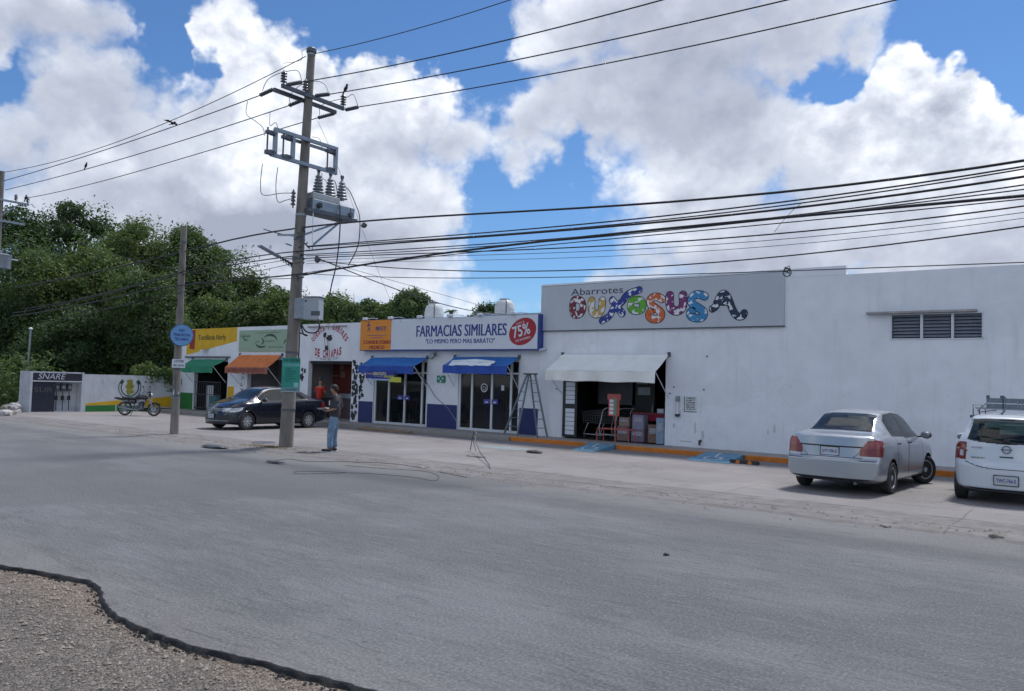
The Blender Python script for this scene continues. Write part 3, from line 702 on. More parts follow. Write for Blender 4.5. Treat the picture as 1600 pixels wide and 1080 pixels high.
# supermarket name panel
SY = FY - .06
t = thing('shop_sign', 'wide grey blue panel reading Abarrotes with a large multicoloured cow spotted shop name', 'sign', (-11.2, SY, 3.63))
MB().box(-15.2, -7.16, SY, FY - .002, 3.63, 5.09).build('panel', mat('sign_grey', (.46, .50, .56), .6, var=.04, vscale=.8, streak=.12), t)
MB().box(-15.22, -7.14, SY - .01, FY - .003, 3.60, 3.628).build('lower_trim', M_steeld, t)
MB().add([(-15.23, SY - .0, 5.10), (-7.14, SY, 5.10), (-7.14, FY, 5.10), (-15.23, FY, 5.10)], [(0, 1, 2, 3)]).build('upper_trim', M_steel, t)
def pz(cx, cy):
    p = onY(860 + cx / 4.21, 430 + cy / 4.21, SY); return (p.x, p.z)
am = MB(); A_ = pz(137, 131); B_ = pz(478, 116)
ftext(am, 'Abarrotes', A_[0], B_[0], pz(300, 126)[1], pz(300, 82)[1], SY - .004)
am.build('lettering', mat('sign_ink', (.02, .025, .05), .5, var=.1), t, recalc=False)
def ribbon(pts, r, closed=False, n=8):
    # smooth the path, offset both sides, round the ends
    P = [Vector(p) for p in pts]
    for it in range(3):
        Q = []
        rngi = range(len(P)) if closed else range(len(P) - 1)
        for i in rngi:
            a, b = P[i], P[(i + 1) % len(P)]; Q += [a.lerp(b, .25), a.lerp(b, .75)]
        P = Q if closed else [P[0]] + Q + [P[-1]]
    N_ = len(P); Lp = []; Rp = []
    for i in range(N_):
        a = P[(i - 1) % N_] if closed or i > 0 else P[i]; b = P[(i + 1) % N_] if closed or i < N_ - 1 else P[i]
        d = (b - a).normalized(); nn = Vector((-d.y, d.x)); Lp.append(P[i] + nn * r); Rp.append(P[i] - nn * r)
    quads = []
    vs = []
    for i in range(N_): vs += [Lp[i], Rp[i]]
    for i in range(N_ if closed else N_ - 1):
        j = (i + 1) % N_; quads.append((2 * i, 2 * i + 1, 2 * j + 1, 2 * j))
    if not closed:
        for e, (c, o1) in enumerate(((P[0], Rp[0]), (P[-1], Lp[-1]))):
            st = (o1 - c); base = len(vs); vs.append(c)
            for k in range(n + 1):
                a = -math.pi * k / n; vs.append(c + Vector((st.x * math.cos(a) - st.y * math.sin(a), st.x * math.sin(a) + st.y * math.cos(a))))
            for k in range(n): quads.append((base, base + 1 + k, base + 2 + k))
    return vs, quads
def cow_mat(name, c):
    return mat(name, c, .55, var=.05, col2=(.66, .69, .74), c2scale=6.5, c2lo=.525, c2hi=.55, c2detail=2)
LET = [
    ('D', (.17, .022, .035), [([(146, 160), (146, 262), (190, 262), (214, 235), (216, 190), (196, 160)], True, 23)]),
    ('U', (.48, .33, .09), [([(272, 168), (268, 225), (288, 258), (318, 258), (340, 225), (342, 168)], False, 24)]),
    ('N', (.02, .04, .26), [([(408, 165), (425, 190), (462, 240), (472, 252)], False, 23), ([(340, 300), (392, 270), (412, 225), (430, 195), (470, 185), (500, 125), (585, 97)], False, 21)]),
    ('O', (.11, .36, .03), [([(568, 158), (608, 172), (610, 225), (568, 240), (528, 225), (526, 172)], True, 22)]),
    ('S', (.55, .13, .04), [([(735, 158), (705, 140), (660, 148), (652, 190), (700, 222), (735, 250), (722, 290), (665, 292), (642, 262), (662, 238)], False, 23)]),
    ('U', (.17, .03, .14), [([(786, 135), (783, 195), (800, 232), (845, 238), (876, 205), (872, 132)], False, 25)]),
    ('S', (.04, .22, .46), [([(1015, 140), (975, 122), (930, 140), (922, 185), (975, 215), (1015, 245), (1000, 285), (935, 282), (912, 252), (935, 232)], False, 23)]),
    ('A', (.015, .03, .07), [([(1092, 178), (1180, 182)], False, 17), ([(1066, 222), (1092, 205), (1108, 150), (1140, 112), (1172, 150), (1196, 225), (1228, 275), (1268, 270), (1275, 250)], False, 20)]),
]
M_let_o = {}
for li, (ch, c, strokes) in enumerate(LET):
    ol = MB(); fl = MB()
    for si_, (pts, closed, r) in enumerate(strokes):
        W_ = [pz(*p) for p in pts]; rr = r * 1.30 / 4.21 / 55.5
        yy = SY - .004 - .0012 * (li % 2) - .003 * si_
        vs, fs = ribbon(W_, rr, closed); ol.add([(v.x, yy, v.y) for v in vs], fs)
        vs, fs = ribbon(W_, rr - .026, closed); fl.add([(v.x, yy - .001 - .003 * 0 - (.0045 if len(strokes) > 1 and si_ == 0 else 0), v.y) for v in vs], fs)
    dk = tuple(q * .22 for q in c)
    lo = ol.build('letter', mat('letter_edge_%d' % li, dk, .5, var=.05), t, recalc=False)
    fl.build('letter_fill', cow_mat('letter_fill_%d' % li, c), lo, recalc=False)

# ---- awnings
def awning(lab, x0, x1, zt, x0f, x1f, yf, zf, vb, m, mv, text=None, tm=None, sag=.03, fold=0.02):
    t = thing('awning', lab, 'awning', ((x0 + x1) / 2, FY, zt))
    a = MB(); nx, ny = 26, 8; vs = []
    for j in range(ny + 1):
        for i in range(nx + 1):
            u, v = i / nx, j / ny; x = (x0 * (1 - u) + x1 * u) * (1 - v) + (x0f * (1 - u) + x1f * u) * v
            y = (FY - .03) * (1 - v) + yf * v; z = zt * (1 - v) + zf * v - sag * math.sin(math.pi * v) * (1 + .4 * math.sin(u * 9)) + .006 * mnoise.noise(V(x * 3, y * 5, 0))
            vs.append((x, y, z))
    fs = [(j * (nx + 1) + i, j * (nx + 1) + i + 1, (j + 1) * (nx + 1) + i + 1, (j + 1) * (nx + 1) + i) for j in range(ny) for i in range(nx)]
    a.add(vs, fs); a.build('canopy', m, t, smooth=True)
    v_ = MB(); vs = []
    for j in range(5):
        for i in range(nx * 2 + 1):
            u, v = i / nx / 2, j / 4; x = x0f * (1 - u) + x1f * u
            vs.append((x, yf - .006 + fold * v * math.sin(u * (x1f - x0f) * 7 + 2.2 * math.sin(u * 5)), (zf - .004) * (1 - v) + (vb + .012 * math.sin(u * 17)) * v))
    W2 = nx * 2 + 1
    fs = [(j * W2 + i, j * W2 + i + 1, (j + 1) * W2 + i + 1, (j + 1) * W2 + i) for j in range(4) for i in range(W2 - 1)]
    v_.add(vs, fs); vo_ = v_.build('valance', mv, t, smooth=True)
    fr = MB(); fr.tube([(x0, FY - .04, zt - .03), (x1 + .02, FY - .04, zt - .03)], .025, 8); fr.tube([(x0f, yf + .02, zf - .02), (x1f, yf + .02, zf - .02)], .018, 8); fr.build('roller', M_alu, t)
    for s, xa, xf in ((0, x0, x0f), (1, x1, x1f)):
        MB().tube([(xa, FY - .02, zf - .75), (xf, yf + .02, zf - .02)], .014, 6).build('arm', M_alu, t)
        MB().box(xa - .04, xa + .04, FY - .07, FY - .002, zt - .08, zt + .05).build('bracket', M_steeld, t)
    if text:
        tt = MB(); ftext(tt, text, x0f + .2, x1f - .15, vb + .07, zf - .05, yf - .03 - fold, offset=.01); tt.build('lettering', tm, vo_, recalc=False)
    return t
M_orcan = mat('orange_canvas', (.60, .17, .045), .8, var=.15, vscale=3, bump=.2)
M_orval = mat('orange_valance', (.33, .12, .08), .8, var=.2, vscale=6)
M_grcan = mat('green_canvas', (.015, .20, .11), .75, var=.15, vscale=3, bump=.2)
M_whcan = mat('white_canvas', (.76, .77, .75), .8, var=.06, vscale=2, bump=.35, bscale=5)
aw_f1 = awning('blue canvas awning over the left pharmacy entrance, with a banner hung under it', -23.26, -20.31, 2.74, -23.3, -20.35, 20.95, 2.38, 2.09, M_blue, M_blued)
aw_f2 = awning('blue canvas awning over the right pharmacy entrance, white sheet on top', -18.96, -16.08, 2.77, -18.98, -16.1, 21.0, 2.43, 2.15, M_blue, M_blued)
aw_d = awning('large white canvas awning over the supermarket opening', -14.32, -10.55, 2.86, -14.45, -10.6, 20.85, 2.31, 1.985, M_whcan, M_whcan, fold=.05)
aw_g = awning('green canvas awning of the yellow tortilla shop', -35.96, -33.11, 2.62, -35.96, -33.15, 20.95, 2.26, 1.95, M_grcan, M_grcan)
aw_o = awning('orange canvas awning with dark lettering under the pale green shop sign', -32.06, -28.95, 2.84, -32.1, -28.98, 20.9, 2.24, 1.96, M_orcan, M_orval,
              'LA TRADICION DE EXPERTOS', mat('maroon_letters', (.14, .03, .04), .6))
# white sheet on the right blue awning
c = MB(); vs = []; nx, ny = 24, 6
for j in range(ny + 1):
    for i in range(nx + 1):
        u, v = i / nx, j / ny; x = -18.75 + 2.0 * u + .12 * v * (.5 - u); yv = .62 + .40 * v
        y = FY - .03 + (21.0 - FY + .03) * yv; z = 2.77 + (2.43 - 2.77) * yv + .035 + .045 * mnoise.noise(V(x * 4, yv * 8, 2)) - (.03 if j in (0, ny) else 0); vs.append((x, y, z))
fs = [(j * (nx + 1) + i, j * (nx + 1) + i + 1, (j + 1) * (nx + 1) + i + 1, (j + 1) * (nx + 1) + i) for j in range(ny) for i in range(nx)]
for j in (0, ny):
    pass
cm = MB(); cm.add(vs, fs); cm.tube([(-18.7, 21.2, 2.58), (-17.6, 21.19, 2.60), (-16.8, 21.2, 2.575)], [.04, .06, .03], 8)
cm.build('plastic_sheet', mat('white_plastic', (.75, .80, .85), .4, var=.06), label='crumpled white plastic sheet lying on the right blue awning', cat='sheet', smooth=True)

# ---- pharmacy
t_ph = shop('pharmacy_building', 'white pharmacy with navy blue skirting and two blue awnings', -24.05, -15.263, 4.08,
            [(fx(584), fx(668), .155, 2.62), (fx(716), fx(812), .155, 2.66)], M_white2, 3.95,
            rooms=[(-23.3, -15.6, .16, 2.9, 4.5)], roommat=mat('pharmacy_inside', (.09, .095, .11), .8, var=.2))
def band(par, x0, x1, z0, z1, m, name='painted_band', y=FY - .006): MB().box(x0, x1, y, FY - .0005, z0, z1).build(name, m, par)
band(t_ph, -24.0, fx(584) - .02, .158, .99, M_navy, 'skirting'); band(t_ph, fx(668) + .02, fx(716) - .02, .158, 1.02, M_navy, 'skirting'); band(t_ph, fx(812) + .02, -15.27, .158, 1.04, M_navy, 'skirting')
M_glass = mat('shop_glass', (.02, .024, .03), .04, spec=.6, trans=.55, ttint=(.55, .62, .66), var=0)
def glazing(par, xs, z0, z1, ztr, lab, doors):
    g = thing('glass_front', lab, 'shop front', ((xs[0] + xs[-1]) / 2, FY + .06, z0)); y = FY + .06
    fr = MB(); fr.box(xs[0] - .02, xs[-1] + .02, y - .04, y + .04, z1 - .06, z1); fr.box(xs[0], xs[-1], y - .039, y + .041, ztr, ztr + .06)
    fr.box(xs[0], xs[-1], y - .037, y + .037, z0, z0 + .09)
    for i, x in enumerate(xs): fr.box(x - .04, x + .04, y - .041, y + .042, z0, z1)
    fr.build('frame', M_alu, g)
    for i in range(len(xs) - 1):
        MB().add([(xs[i] + .04, y, z0 + .09), (xs[i + 1] - .04, y, z0 + .09), (xs[i + 1] - .04, y, ztr), (xs[i] + .04, y, ztr)], [(0, 1, 2, 3)]).build('pane', M_glass, g)
        MB().add([(xs[i] + .04, y, ztr + .06), (xs[i + 1] - .04, y, ztr + .06), (xs[i + 1] - .04, y, z1 - .06), (xs[i] + .04, y, z1 - .06)], [(0, 1, 2, 3)]).build('pane', M_glass, g)
    for x in doors:
        for s in (-1, 1):
            d = MB().box(x + s * .06 - .01 + (0 if s > 0 else -.24), x + s * .06 + .01 + (.24 if s > 0 else 0), y - .085, y - .05, 1.12, 1.28); d.build('handle', mat('handle_blue', (.05, .06, .30), .4), g)
            k = MB(); xx = x + s * .18; k.box(xx - .06, xx + .06, y - .09, y - .087, 1.16, 1.20); k.build('handle_sticker', M_alu, g)
    return g
g1 = glazing(t_ph, [fx(586), fx(607), fx(632), fx(659), fx(667)], .156, 2.61, 2.12, 'white framed glass front of the left pharmacy entrance, beside the cow spotted pillar', [fx(632)])
g2 = glazing(t_ph, [fx(718), fx(737), fx(768), fx(798), fx(811)], .156, 2.65, 2.16, 'white framed double glass doors of the right pharmacy entrance, by the stepladder', [fx(768)])
# door stickers
s_ = MB(); yy = FY + .055
def ringp(mb, cx, cz, r0, r1, y, a0=0, a1=2 * math.pi, n=22):
    vs = []; 
    for k in range(n + 1):
        a = a0 + (a1 - a0) * k / n; vs += [(cx + r0 * math.cos(a), y, cz + r0 * math.sin(a)), (cx + r1 * math.cos(a), y, cz + r1 * math.sin(a))]
    mb.add(vs, [(2 * k, 2 * k + 1, 2 * k + 3, 2 * k + 2) for k in range(n)])
ringp(s_, fx(755, 606), fz(755, 606), .12, .155, yy); ringp(s_, fx(755, 608), fz(755, 607), .05, .07, yy)
s_.box(fx(784, 605) - .06, fx(784, 605) + .06, yy - .001, yy, 1.60, 1.78)
s_.build('door_stickers', M_alu, g2, recalc=False)
# inside the pharmacy: counters, chairs, blue posters seen through the glass
pi = thing('pharmacy_counter', 'white counter and blue cabinet seen through the right pharmacy doors', 'counter', (-17, 24.5, .17))
MB().box(-18.6, -16.0, 24.2, 24.8, .17, 1.15).build('counter', M_alu, pi); MB().box(-18.7, -17.9, 23.0, 23.2, .17, 1.9).build('cabinet', mat('blue_cabinet', (.02, .05, .25), .5), pi)
MB().box(-16.9, -16.3, 24.9, 25.0, 1.2, 1.9).build('poster', mat('poster_blue', (.05, .13, .35), .5), pi)
for k in range(5):
    x = -22.8 + k * .58; c = thing('waiting_chair', ['leftmost dark chair behind the left pharmacy glass', 'second dark chair from the left behind the left pharmacy glass', 'middle dark chair of the five behind the left pharmacy glass', 'dark chair right of the middle one behind the left pharmacy glass', 'rightmost dark chair behind the left pharmacy glass'][k], 'chair', (x, 22.6, .17), 'chairs in the waiting room')
    MB().box(x - .22, x + .22, 22.5, 22.92, .58, .64).build('seat', M_black, c); MB().box(x - .22, x + .22, 22.93, 22.98, .66, 1.12).build('backrest', M_black, c)
    lg = MB()
    for a in (-.19, .19):
        for b in (22.52, 22.9): lg.box(x + a - .015, x + a + .015, b - .015, b + .015, .17, .578)
    lg.build('frame', M_steel, c)
MB().box(-23.2, -20.4, 25.6, 25.7, .9, 2.4).build('back_panel', mat('grey_panel', (.22, .23, .24), .7), t_ph)

# pharmacy sign box
SX0, SXo, SX1, SZ0, SZ1, SB = -23.75, -22.02, -15.12, 2.97, 4.17, FY - .26
t = thing('pharmacy_sign', 'long pharmacy light box sign, orange left end, white face with blue lettering and red oval', 'sign', ((SX0 + SX1) / 2, SB, SZ0))
MB().box(SX0, SX1, SB, FY - .002, SZ0, SZ1).build('box', mat('sign_blue_edge', (.02, .05, .24), .45), t)
M_sgn = mat('sign_white', (.60, .64, .72), .45, var=.03)
MB().box(SXo, SX1 - .06, SB - .01, SB - .001, SZ0 + .045, SZ1 - .01).build('white_face', M_sgn, t)
M_sor = mat('sign_orange', (.70, .24, .012), .5, var=.05)
MB().box(SX0 + .02, SXo - .01, SB - .011, SB - .001, SZ0 + .03, SZ1 - .01).build('orange_face', M_sor, t)
def ps(cx, cy):
    p = onY(560 + cx / 5.517, 490 + cy / 5.517, SB - .01); return p.x, p.z
M_ink = mat('ink_blue', (.018, .035, .23), .5, var=.03)
b_ = MB(); xA = ps(500, 150)[0]; xB = ps(1275, 140)[0]; zt_ = ps(880, 95)[1]; zb_ = ps(880, 195)[1]
ftext(b_, 'FARMACIAS SIMILARES', xA, xB, zb_, zt_, SB - .014, bold=.013)
xA = ps(580, 235)[0]; xB = ps(1175, 230)[0]
ftext(b_, '"LO MISMO PERO MAS BARATO"', xA, xB, ps(880, 256)[1], ps(880, 216)[1], SB - .014, bold=.006)
b_.build('lettering', M_ink, t, recalc=False)
ov = MB(); cx, cz = ps(1415, 155); n = 40; th = R(22)
def oval(mb, cx, cz, a_, b2, y, th):
    vs = []
    for k in range(n):
        q = 2 * math.pi * k / n; u, v = a_ * math.cos(q), b2 * math.sin(q); vs.append((cx + u * math.cos(th) - v * math.sin(th), y, cz + u * math.sin(th) + v * math.cos(th)))
    mb.add(vs, [tuple(range(n))])
oval(ov, cx, cz, .58, .44, SB - .013, th); o_ = ov.build('red_oval', mat('oval_red', (.33, .012, .03), .5), t, recalc=False)
b_ = MB(); U_ = V(math.cos(th * .6), 0, math.sin(th * .6)); W_ = V(-math.sin(th * .6), 0, math.cos(th * .6))
add_text(b_, '75%', V(cx - .36, SB - .017, cz - .24), U_, W_, .72, .40, offset=.02); add_text(b_, 'HASTA EL', V(cx - .26, SB - .017, cz + .22), U_, W_, .36, .07)
add_text(b_, 'DE AHORRO', V(cx - .26, SB - .017, cz - .36), U_, W_, .62, .075, offset=.01); b_.build('lettering', M_sgn, o_, recalc=False)
# orange end: small running figure mark, heading, rules and two lines
b_ = MB(); ftext(b_, 'BEST', ps(150, 130)[0], ps(240, 130)[0], ps(190, 146)[1], ps(190, 112)[1], SB - .015, bold=.012)
k = ps(90, 110); b_.box(k[0] - .03, k[0] + .04, SB - .015, SB - .0145, k[1] + .12, k[1] + .19)
for (dx, dz, ex, ez) in [(0, .1, .02, -.06), (.02, -.06, -.07, -.2), (.02, -.06, .09, -.2), (0, .07, -.1, 0), (0, .07, .1, .03)]: b_.bar((k[0] + dx, SB - .0155, k[1] + dz), (k[0] + ex, SB - .0155, k[1] + ez), .04, .001, up=(0, 1, 0))
b_.box(ps(75, 188)[0], ps(245, 188)[0], SB - .0145, SB - .014, ps(160, 190)[1], ps(160, 186)[1]); b_.box(ps(110, 205)[0], ps(210, 205)[0], SB - .0145, SB - .014, ps(160, 212)[1], ps(160, 207)[1])
b_.build('mark', M_ink, t, recalc=False)
b_ = MB(); ftext(b_, 'CONSULTORIO', ps(45, 245)[0], ps(278, 245)[0], ps(160, 262)[1], ps(160, 232)[1], SB - .015, bold=.012); ftext(b_, 'MEDICO', ps(95, 290)[0], ps(222, 290)[0], ps(160, 306)[1], ps(160, 276)[1], SB - .015, bold=.012)
b_.build('red_lettering', mat('dark_red_ink', (.28, .012, .02), .5), t, recalc=False)
# white floodlights along the top of the sign box
for i, x in enumerate([572, 612, 657, 704, 751, 803]):
    p = onY(x, 496 - i * 1.2, SB); xx = p.x
    f = thing('floodlight', 'small white arm floodlight on top of the pharmacy sign, number %s from the left' % ['one', 'two', 'three', 'four', 'five', 'six'][i], 'lamp', (xx, SB, SZ1), 'floodlights along the pharmacy sign')
    MB().bevbox(xx - .09, xx + .09, SB - .12, SB + .02, SZ1 + .0, SZ1 + .10, .02).build('head', M_alu, f); MB().tube([(xx, SB + .03, SZ1 + .05), (xx + .2, SB + .15, SZ1 + .09), (xx + .45, SB + .2, SZ1 + .06)], .014, 6).build('arm', M_alu, f)
# hanging lamp under the sign, green cross box, projector
t = thing('wall_lamp', 'round grey floodlight under the pharmacy sign between the awnings', 'lamp', (fx(681, 552), FY - .15, 2.8))
q = t.location.copy(); MB().lathe([(.02, 0), (.1, .03), (.13, .12), (.12, .15), (0.001, .15)], 16, Matrix.Translation((q.x, FY - .12, 2.72)) @ Matrix.Rotation(R(60), 4, 'X')).build('shade', M_steel, t); MB().box(q.x - .03, q.x + .03, FY - .1, FY - .002, 2.78, 2.9).build('mount', M_steel, t)
t = thing('pharmacy_cross', 'small green pharmacy cross sign on the wall between the two blue awnings', 'sign', (fx(690, 592), FY - .06, fz(690, 599)))
q = t.location.copy(); z0 = fz(690, 598); z1 = fz(690, 587); x0 = fx(684, 592); x1 = fx(696, 592)
MB().box(x0, x1, FY - .05, FY - .002, z0, z1).build('box', mat('cross_green', (.01, .20, .11), .5), t)
b_ = MB(); xm, zm = (x0 + x1) / 2, (z0 + z1) / 2 + .02
for dx, dz in ((0, .1), (0, -.1), (.1, 0), (-.1, 0)): b_.box(xm + dx - .035, xm + dx + .035, FY - .054, FY - .0505, zm + dz - .035, zm + dz + .035)
b_.build('emblem', M_sgn, t)
# banner hanging from the left blue awning
by = 20.86; p0 = onY(572, 579, by); p1 = onY(627, 587, by)
bx0, bx1 = p0.x, p1.x; bz1, bz0 = 2.17, 1.83
t = thing('banner', 'blue and yellow advertising banner with slanted lettering hanging below the left blue awning', 'banner', ((bx0 + bx1) / 2, by, bz0))
MB().box(bx0, bx1 - .35, by, by + .012, bz0 + .06, bz1).build('cloth', mat('banner_blue', (.018, .03, .22), .6, var=.1), t)
MB().box(bx0 + .3, bx1 - .4, by - .002, by + .01, bz0, bz0 + .058).build('lower_edge', mat('banner_pale', (.3, .42, .58), .6), t)
MB().prism([(bx1 - .62, bz0 - .05), (bx1, bz0 - .05), (bx1, bz0 + .13), (bx1 - .50, bz0 + .13)], 'y', by - .012, by - .004).build('yellow_panel', mat('banner_yellow', (.48, .50, .06), .6), t)
b_ = MB(); ftext(b_, 'Consulta', bx0 + .05, bx0 + .38, bz1 - .12, bz1 - .05, by - .004); ftext(b_, 'GRATUITA', bx0 + .4, bx0 + 1.1, bz1 - .15, bz1 - .03, by - .004, offset=.03, shear=.2); ftext(b_, 'con especialista', bx0 + .45, bx0 + .95, bz1 - .21, bz1 - .165, by - .004); b_.build('lettering', mat('cream_letters', (.62, .58, .40), .6), t, recalc=False)
b_ = MB(); ftext(b_, 'MUJER', bx0 + .98, bx1 - .38, bz1 - .26, bz1 - .15, by - .004, offset=.03, shear=.2); b_.build('yellow_lettering', MAT['banner_yellow'], t, recalc=False)

# ---- cheese shop
XQ0, XQ1 = -27.98, -24.053
t_q = shop('cheese_shop_building', 'white cheese shop front with arched red lettering and cow spotted pillars', XQ0, XQ1, 4.12, [(fx(481, 600), fx(549, 600), .155, 2.57)], M_white2, 3.95)
MB().box(fx(481) + .0, fx(549), FY + .12, FY + .16, 2.45, 2.565).build('painted_lintel_shadow', M_dark, t_q)  # solid dark strip put in as the shade under the lintel
# inside: grey side wall, red menu wall, counter
MB().box(-31.6, fx(549) + .2, 23.4, 23.5, .16, 2.7).build('back_wall', mat('inside_grey', (.22, .235, .27), .8), t_q)
RX0 = onY(498, 600, 23.36).x
rw = MB().box(RX0, RX0 + 3.6, 23.36, 23.395, .95, 2.62).build('red_board', mat('board_red', (.19, .035, .028), .7, var=.2, vscale=6), t_q)
b_ = MB()
for (x, z, w_, h_) in [(.35, 1.9, .3, .28), (1.35, 1.9, .3, .28), (.8, 1.95, .4, .06), (.9, 1.5, .12, .14), (1.3, 2.25, .25, .2)]: b_.box(RX0 + .1 + x, RX0 + .1 + x + w_, 23.345, 23.358, z, z + h_)
b_.build('menu_pictures', mat('menu_tan', (.28, .20, .15), .7, var=.5, vscale=9), rw)
b_ = MB()
for i in range(14): b_.box(RX0 + .05, RX0 + 1.5, 23.352, 23.3585, 1.45 + i * .07, 1.455 + i * .07)
b_.build('board_slats', M_dark, rw)
MB().box(-31.6, fx(549) + .2, FY + .202, 23.39, .157, .17).build('floor', M_walk, t_q); MB().box(-31.6, fx(549) + .2, FY + .202, 23.39, 2.7, 2.75).build('ceiling', M_dark, t_q)
ct = thing('display_counter', 'grey counter with glass front inside the cheese shop, behind the parked dark sedan', 'counter', (fx(530), 22.9, .17))
x0 = onY(508, 640, 22.7).x; x1 = x0 + 2.2
MB().bevbox(x0, x1, 22.7, 23.2, .17, 1.02).build('cabinet', mat('counter_dark', (.07, .05, .055), .5), ct); MB().box(x0 - .05, x1 + .05, 22.65, 23.25, 1.025, 1.22).build('top', M_steel, ct)
# pillar patches
M_cow = mat('black_patch', (.012, .013, .022), .6)
def spots(par, x0, x1, z0, z1, nspots, seed):
    rr = random.Random(seed); m_ = MB(); done = []
    tries = 0
    while len(done) < nspots and tries < 2000:
        tries += 1; cx = rr.uniform(x0 + .05, x1 - .05); cz = rr.uniform(z0 + .1, z1 - .1); r0 = rr.uniform(.07, .15)
        if any((cx - a) ** 2 + (cz - b) ** 2 < (r0 + c) ** 2 * .95 for a, b, c in done): continue
        done.append((cx, cz, r0)); n = 18; pts = []
        for k in range(n):
            a = 2 * math.pi * k / n; r_ = r0 * (1 + .85 * mnoise.noise(V(math.cos(a) * 1.9 + cx * 5, math.sin(a) * 1.9 + cz * 5, seed)))
            pts.append((min(max(cx + r_ * math.cos(a), x0), x1), FY - .004, min(max(cz + r_ * 1.15 * math.sin(a), z0), z1)))
        m_.add(pts, [tuple(range(n))])
    m_.build('cow_patches', M_cow, par, recalc=False)
spots(t_q, fx(549) + .03, -24.06, .2, 2.62, 60, 3); spots(t_q, XQ0 + .02, fx(480) - .12, .3, 2.5, 9, 5); spots(t_ph, -24.02, -23.7, 1.02, 2.6, 10, 8)
# lettering on an arch
M_redink = mat('sign_red', (.36, .02, .05), .6, var=.15, vscale=9)
def arch(mb, s, cx, cz, r, a0, a1, h, off=.02, up=True):
    n = len(s)
    for i, chh in enumerate(s):
        if chh == ' ': continue
        a = a0 + (a1 - a0) * (i + .5) / n; w_ = abs(a1 - a0) * r / n * .82
        if up: U_ = V(math.sin(a), 0, -math.cos(a)); W_ = V(math.cos(a), 0, math.sin(a)); O = V(cx + r * math.cos(a), FY - .005, cz + r * math.sin(a))
        else: U_ = V(-math.sin(a), 0, math.cos(a)); W_ = V(-math.cos(a), 0, -math.sin(a)); O = V(cx + r * math.cos(a), FY - .005, cz + r * math.sin(a))
        if chh == 'I': w_ *= .35
        add_text(mb, chh, O - U_ * w_ / 2, U_, W_, w_, h, offset=off)
qx = (fx(489, 525) + fx(542, 525)) / 2; b_ = MB()
arch(b_, 'QUESOS Y SABORES', qx, fz(516, 560) - .02, 1.20, R(146), R(34), .25, off=.035)
sub = MB()
for i, chh in enumerate('DE CHIAPAS'):
    if chh == ' ': continue
    u = (i + .5) / 10; xx = fx(492, 548) + (fx(534, 548) - fx(492, 548)) * u; zz = fz(513, 555) - .12 + .5 * (u - .5) ** 2
    add_text(b_, chh, V(xx - (.07 if chh != 'I' else .02), FY - .005, zz), V(1, 0, .5 * (u - .5)).normalized(), V(0, 0, 1), .145 if chh != 'I' else .045, .34, offset=.04)
b_.build('lettering', M_redink, t_q, recalc=False)
b_ = MB()
for i, chh in enumerate('LO MEJOR DEL CAMPO'):
    if chh == ' ': continue
    u = (i + .5) / 18; xx = fx(494, 560) + (fx(530, 560) - fx(494, 560)) * u; add_text(b_, chh, V(xx - .03, FY - .005, fz(512, 562) - .03 + .3 * (u - .5) ** 2), V(1, 0, 0), V(0, 0, 1), .065, .08)
# small cow drawing: head, body, legs
hx, hz = fx(512, 530), fz(512, 528)
for (dx, dz, r_, s_) in [(-.18, .12, .11, 1), (.12, -.02, .13, 1.2), (-.04, -.02, .06, 1), (-.05, -.42, .10, 1.1), (.2, .08, .05, 1)]:
    pts = []
    for k in range(14):
        a = 2 * math.pi * k / 14; rr_ = r_ * (1 + .5 * mnoise.noise(V(math.cos(a) * 2 + dx * 9, math.sin(a) * 2, dz * 7))); pts.append((hx + dx + rr_ * s_ * math.cos(a), FY - .005, hz + dz + rr_ * math.sin(a)))
    b_.add(pts, [tuple(range(14))])
for (a, b2, c2, d2) in [(-.2, 0, -.12, -.4), (.0, -.1, 0, -.4), (.1, -.15, .1, -.5), (-.12, -.5, .0, -.75), (.05, -.45, .05, -.75)]: b_.bar((hx + a, FY - .006, hz + b2), (hx + c2, FY - .006, hz + d2), .02, .002, up=(0, 1, 0))
b_.build('cow_drawing', M_cow, t_q, recalc=False)
MB().tube([(fx(484, 511), FY - .08, fz(484, 511)), (fx(543, 509), FY - .08, fz(543, 509))], .035, 8).build('light_tube', M_ledge, t_q)

# ---- food shop under the pale green sign
XD0, XD1 = -32.48, -27.983
t_d = shop('food_shop_building', 'white shop front below the pale green sign with an orange awning', XD0, XD1, 4.10, [(fx(386), fx(466), .155, 2.6)], M_white2, 3.95,
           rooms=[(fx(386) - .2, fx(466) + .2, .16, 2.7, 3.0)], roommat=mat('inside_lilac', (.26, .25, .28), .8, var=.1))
pb = MB(); pb.box(fx(441), fx(466), FY + .3, FY + .35, .16, 2.6)
pb.build('side_panel', M_black, t_d)
fz_ = thing('drinks_fridge', 'dark red round machine inside the food shop', 'machine', (fx(424), 23.4, .17)); p = fz_.location.copy()
MB().bevbox(p.x - .5, p.x + .5, 23.2, 23.8, .17, 1.0).build('base', M_black, fz_); MB().lathe([(.05, 0), (.42, .02), (.45, .35), (.3, .5), (0.01, .52)], 18, Matrix.Translation((p.x, 23.5, 1.0))).build('drum', mat('drum_red', (.10, .02, .03), .4), fz_)
gx0, gx1 = fx(375, 530), fx(450, 530) + .3
t = thing('shop_sign', 'pale green sign panel with two curved swooshes above the orange awning', 'sign', ((gx0 + gx1) / 2, FY - .05, 2.98)); GY = FY - .05
MB().box(gx0, gx1, GY, FY - .002, 2.97, 3.93).build('panel', mat('sign_green', (.27, .38, .28), .6, var=.06), t)
M_gink = mat('sign_dark_green', (.03, .075, .05), .6, var=.1)
def pg(cx, cy): p = onY(370 + cx / 18.82, 505 + cy / 18.82, GY); return p.x, p.z
b_ = MB()
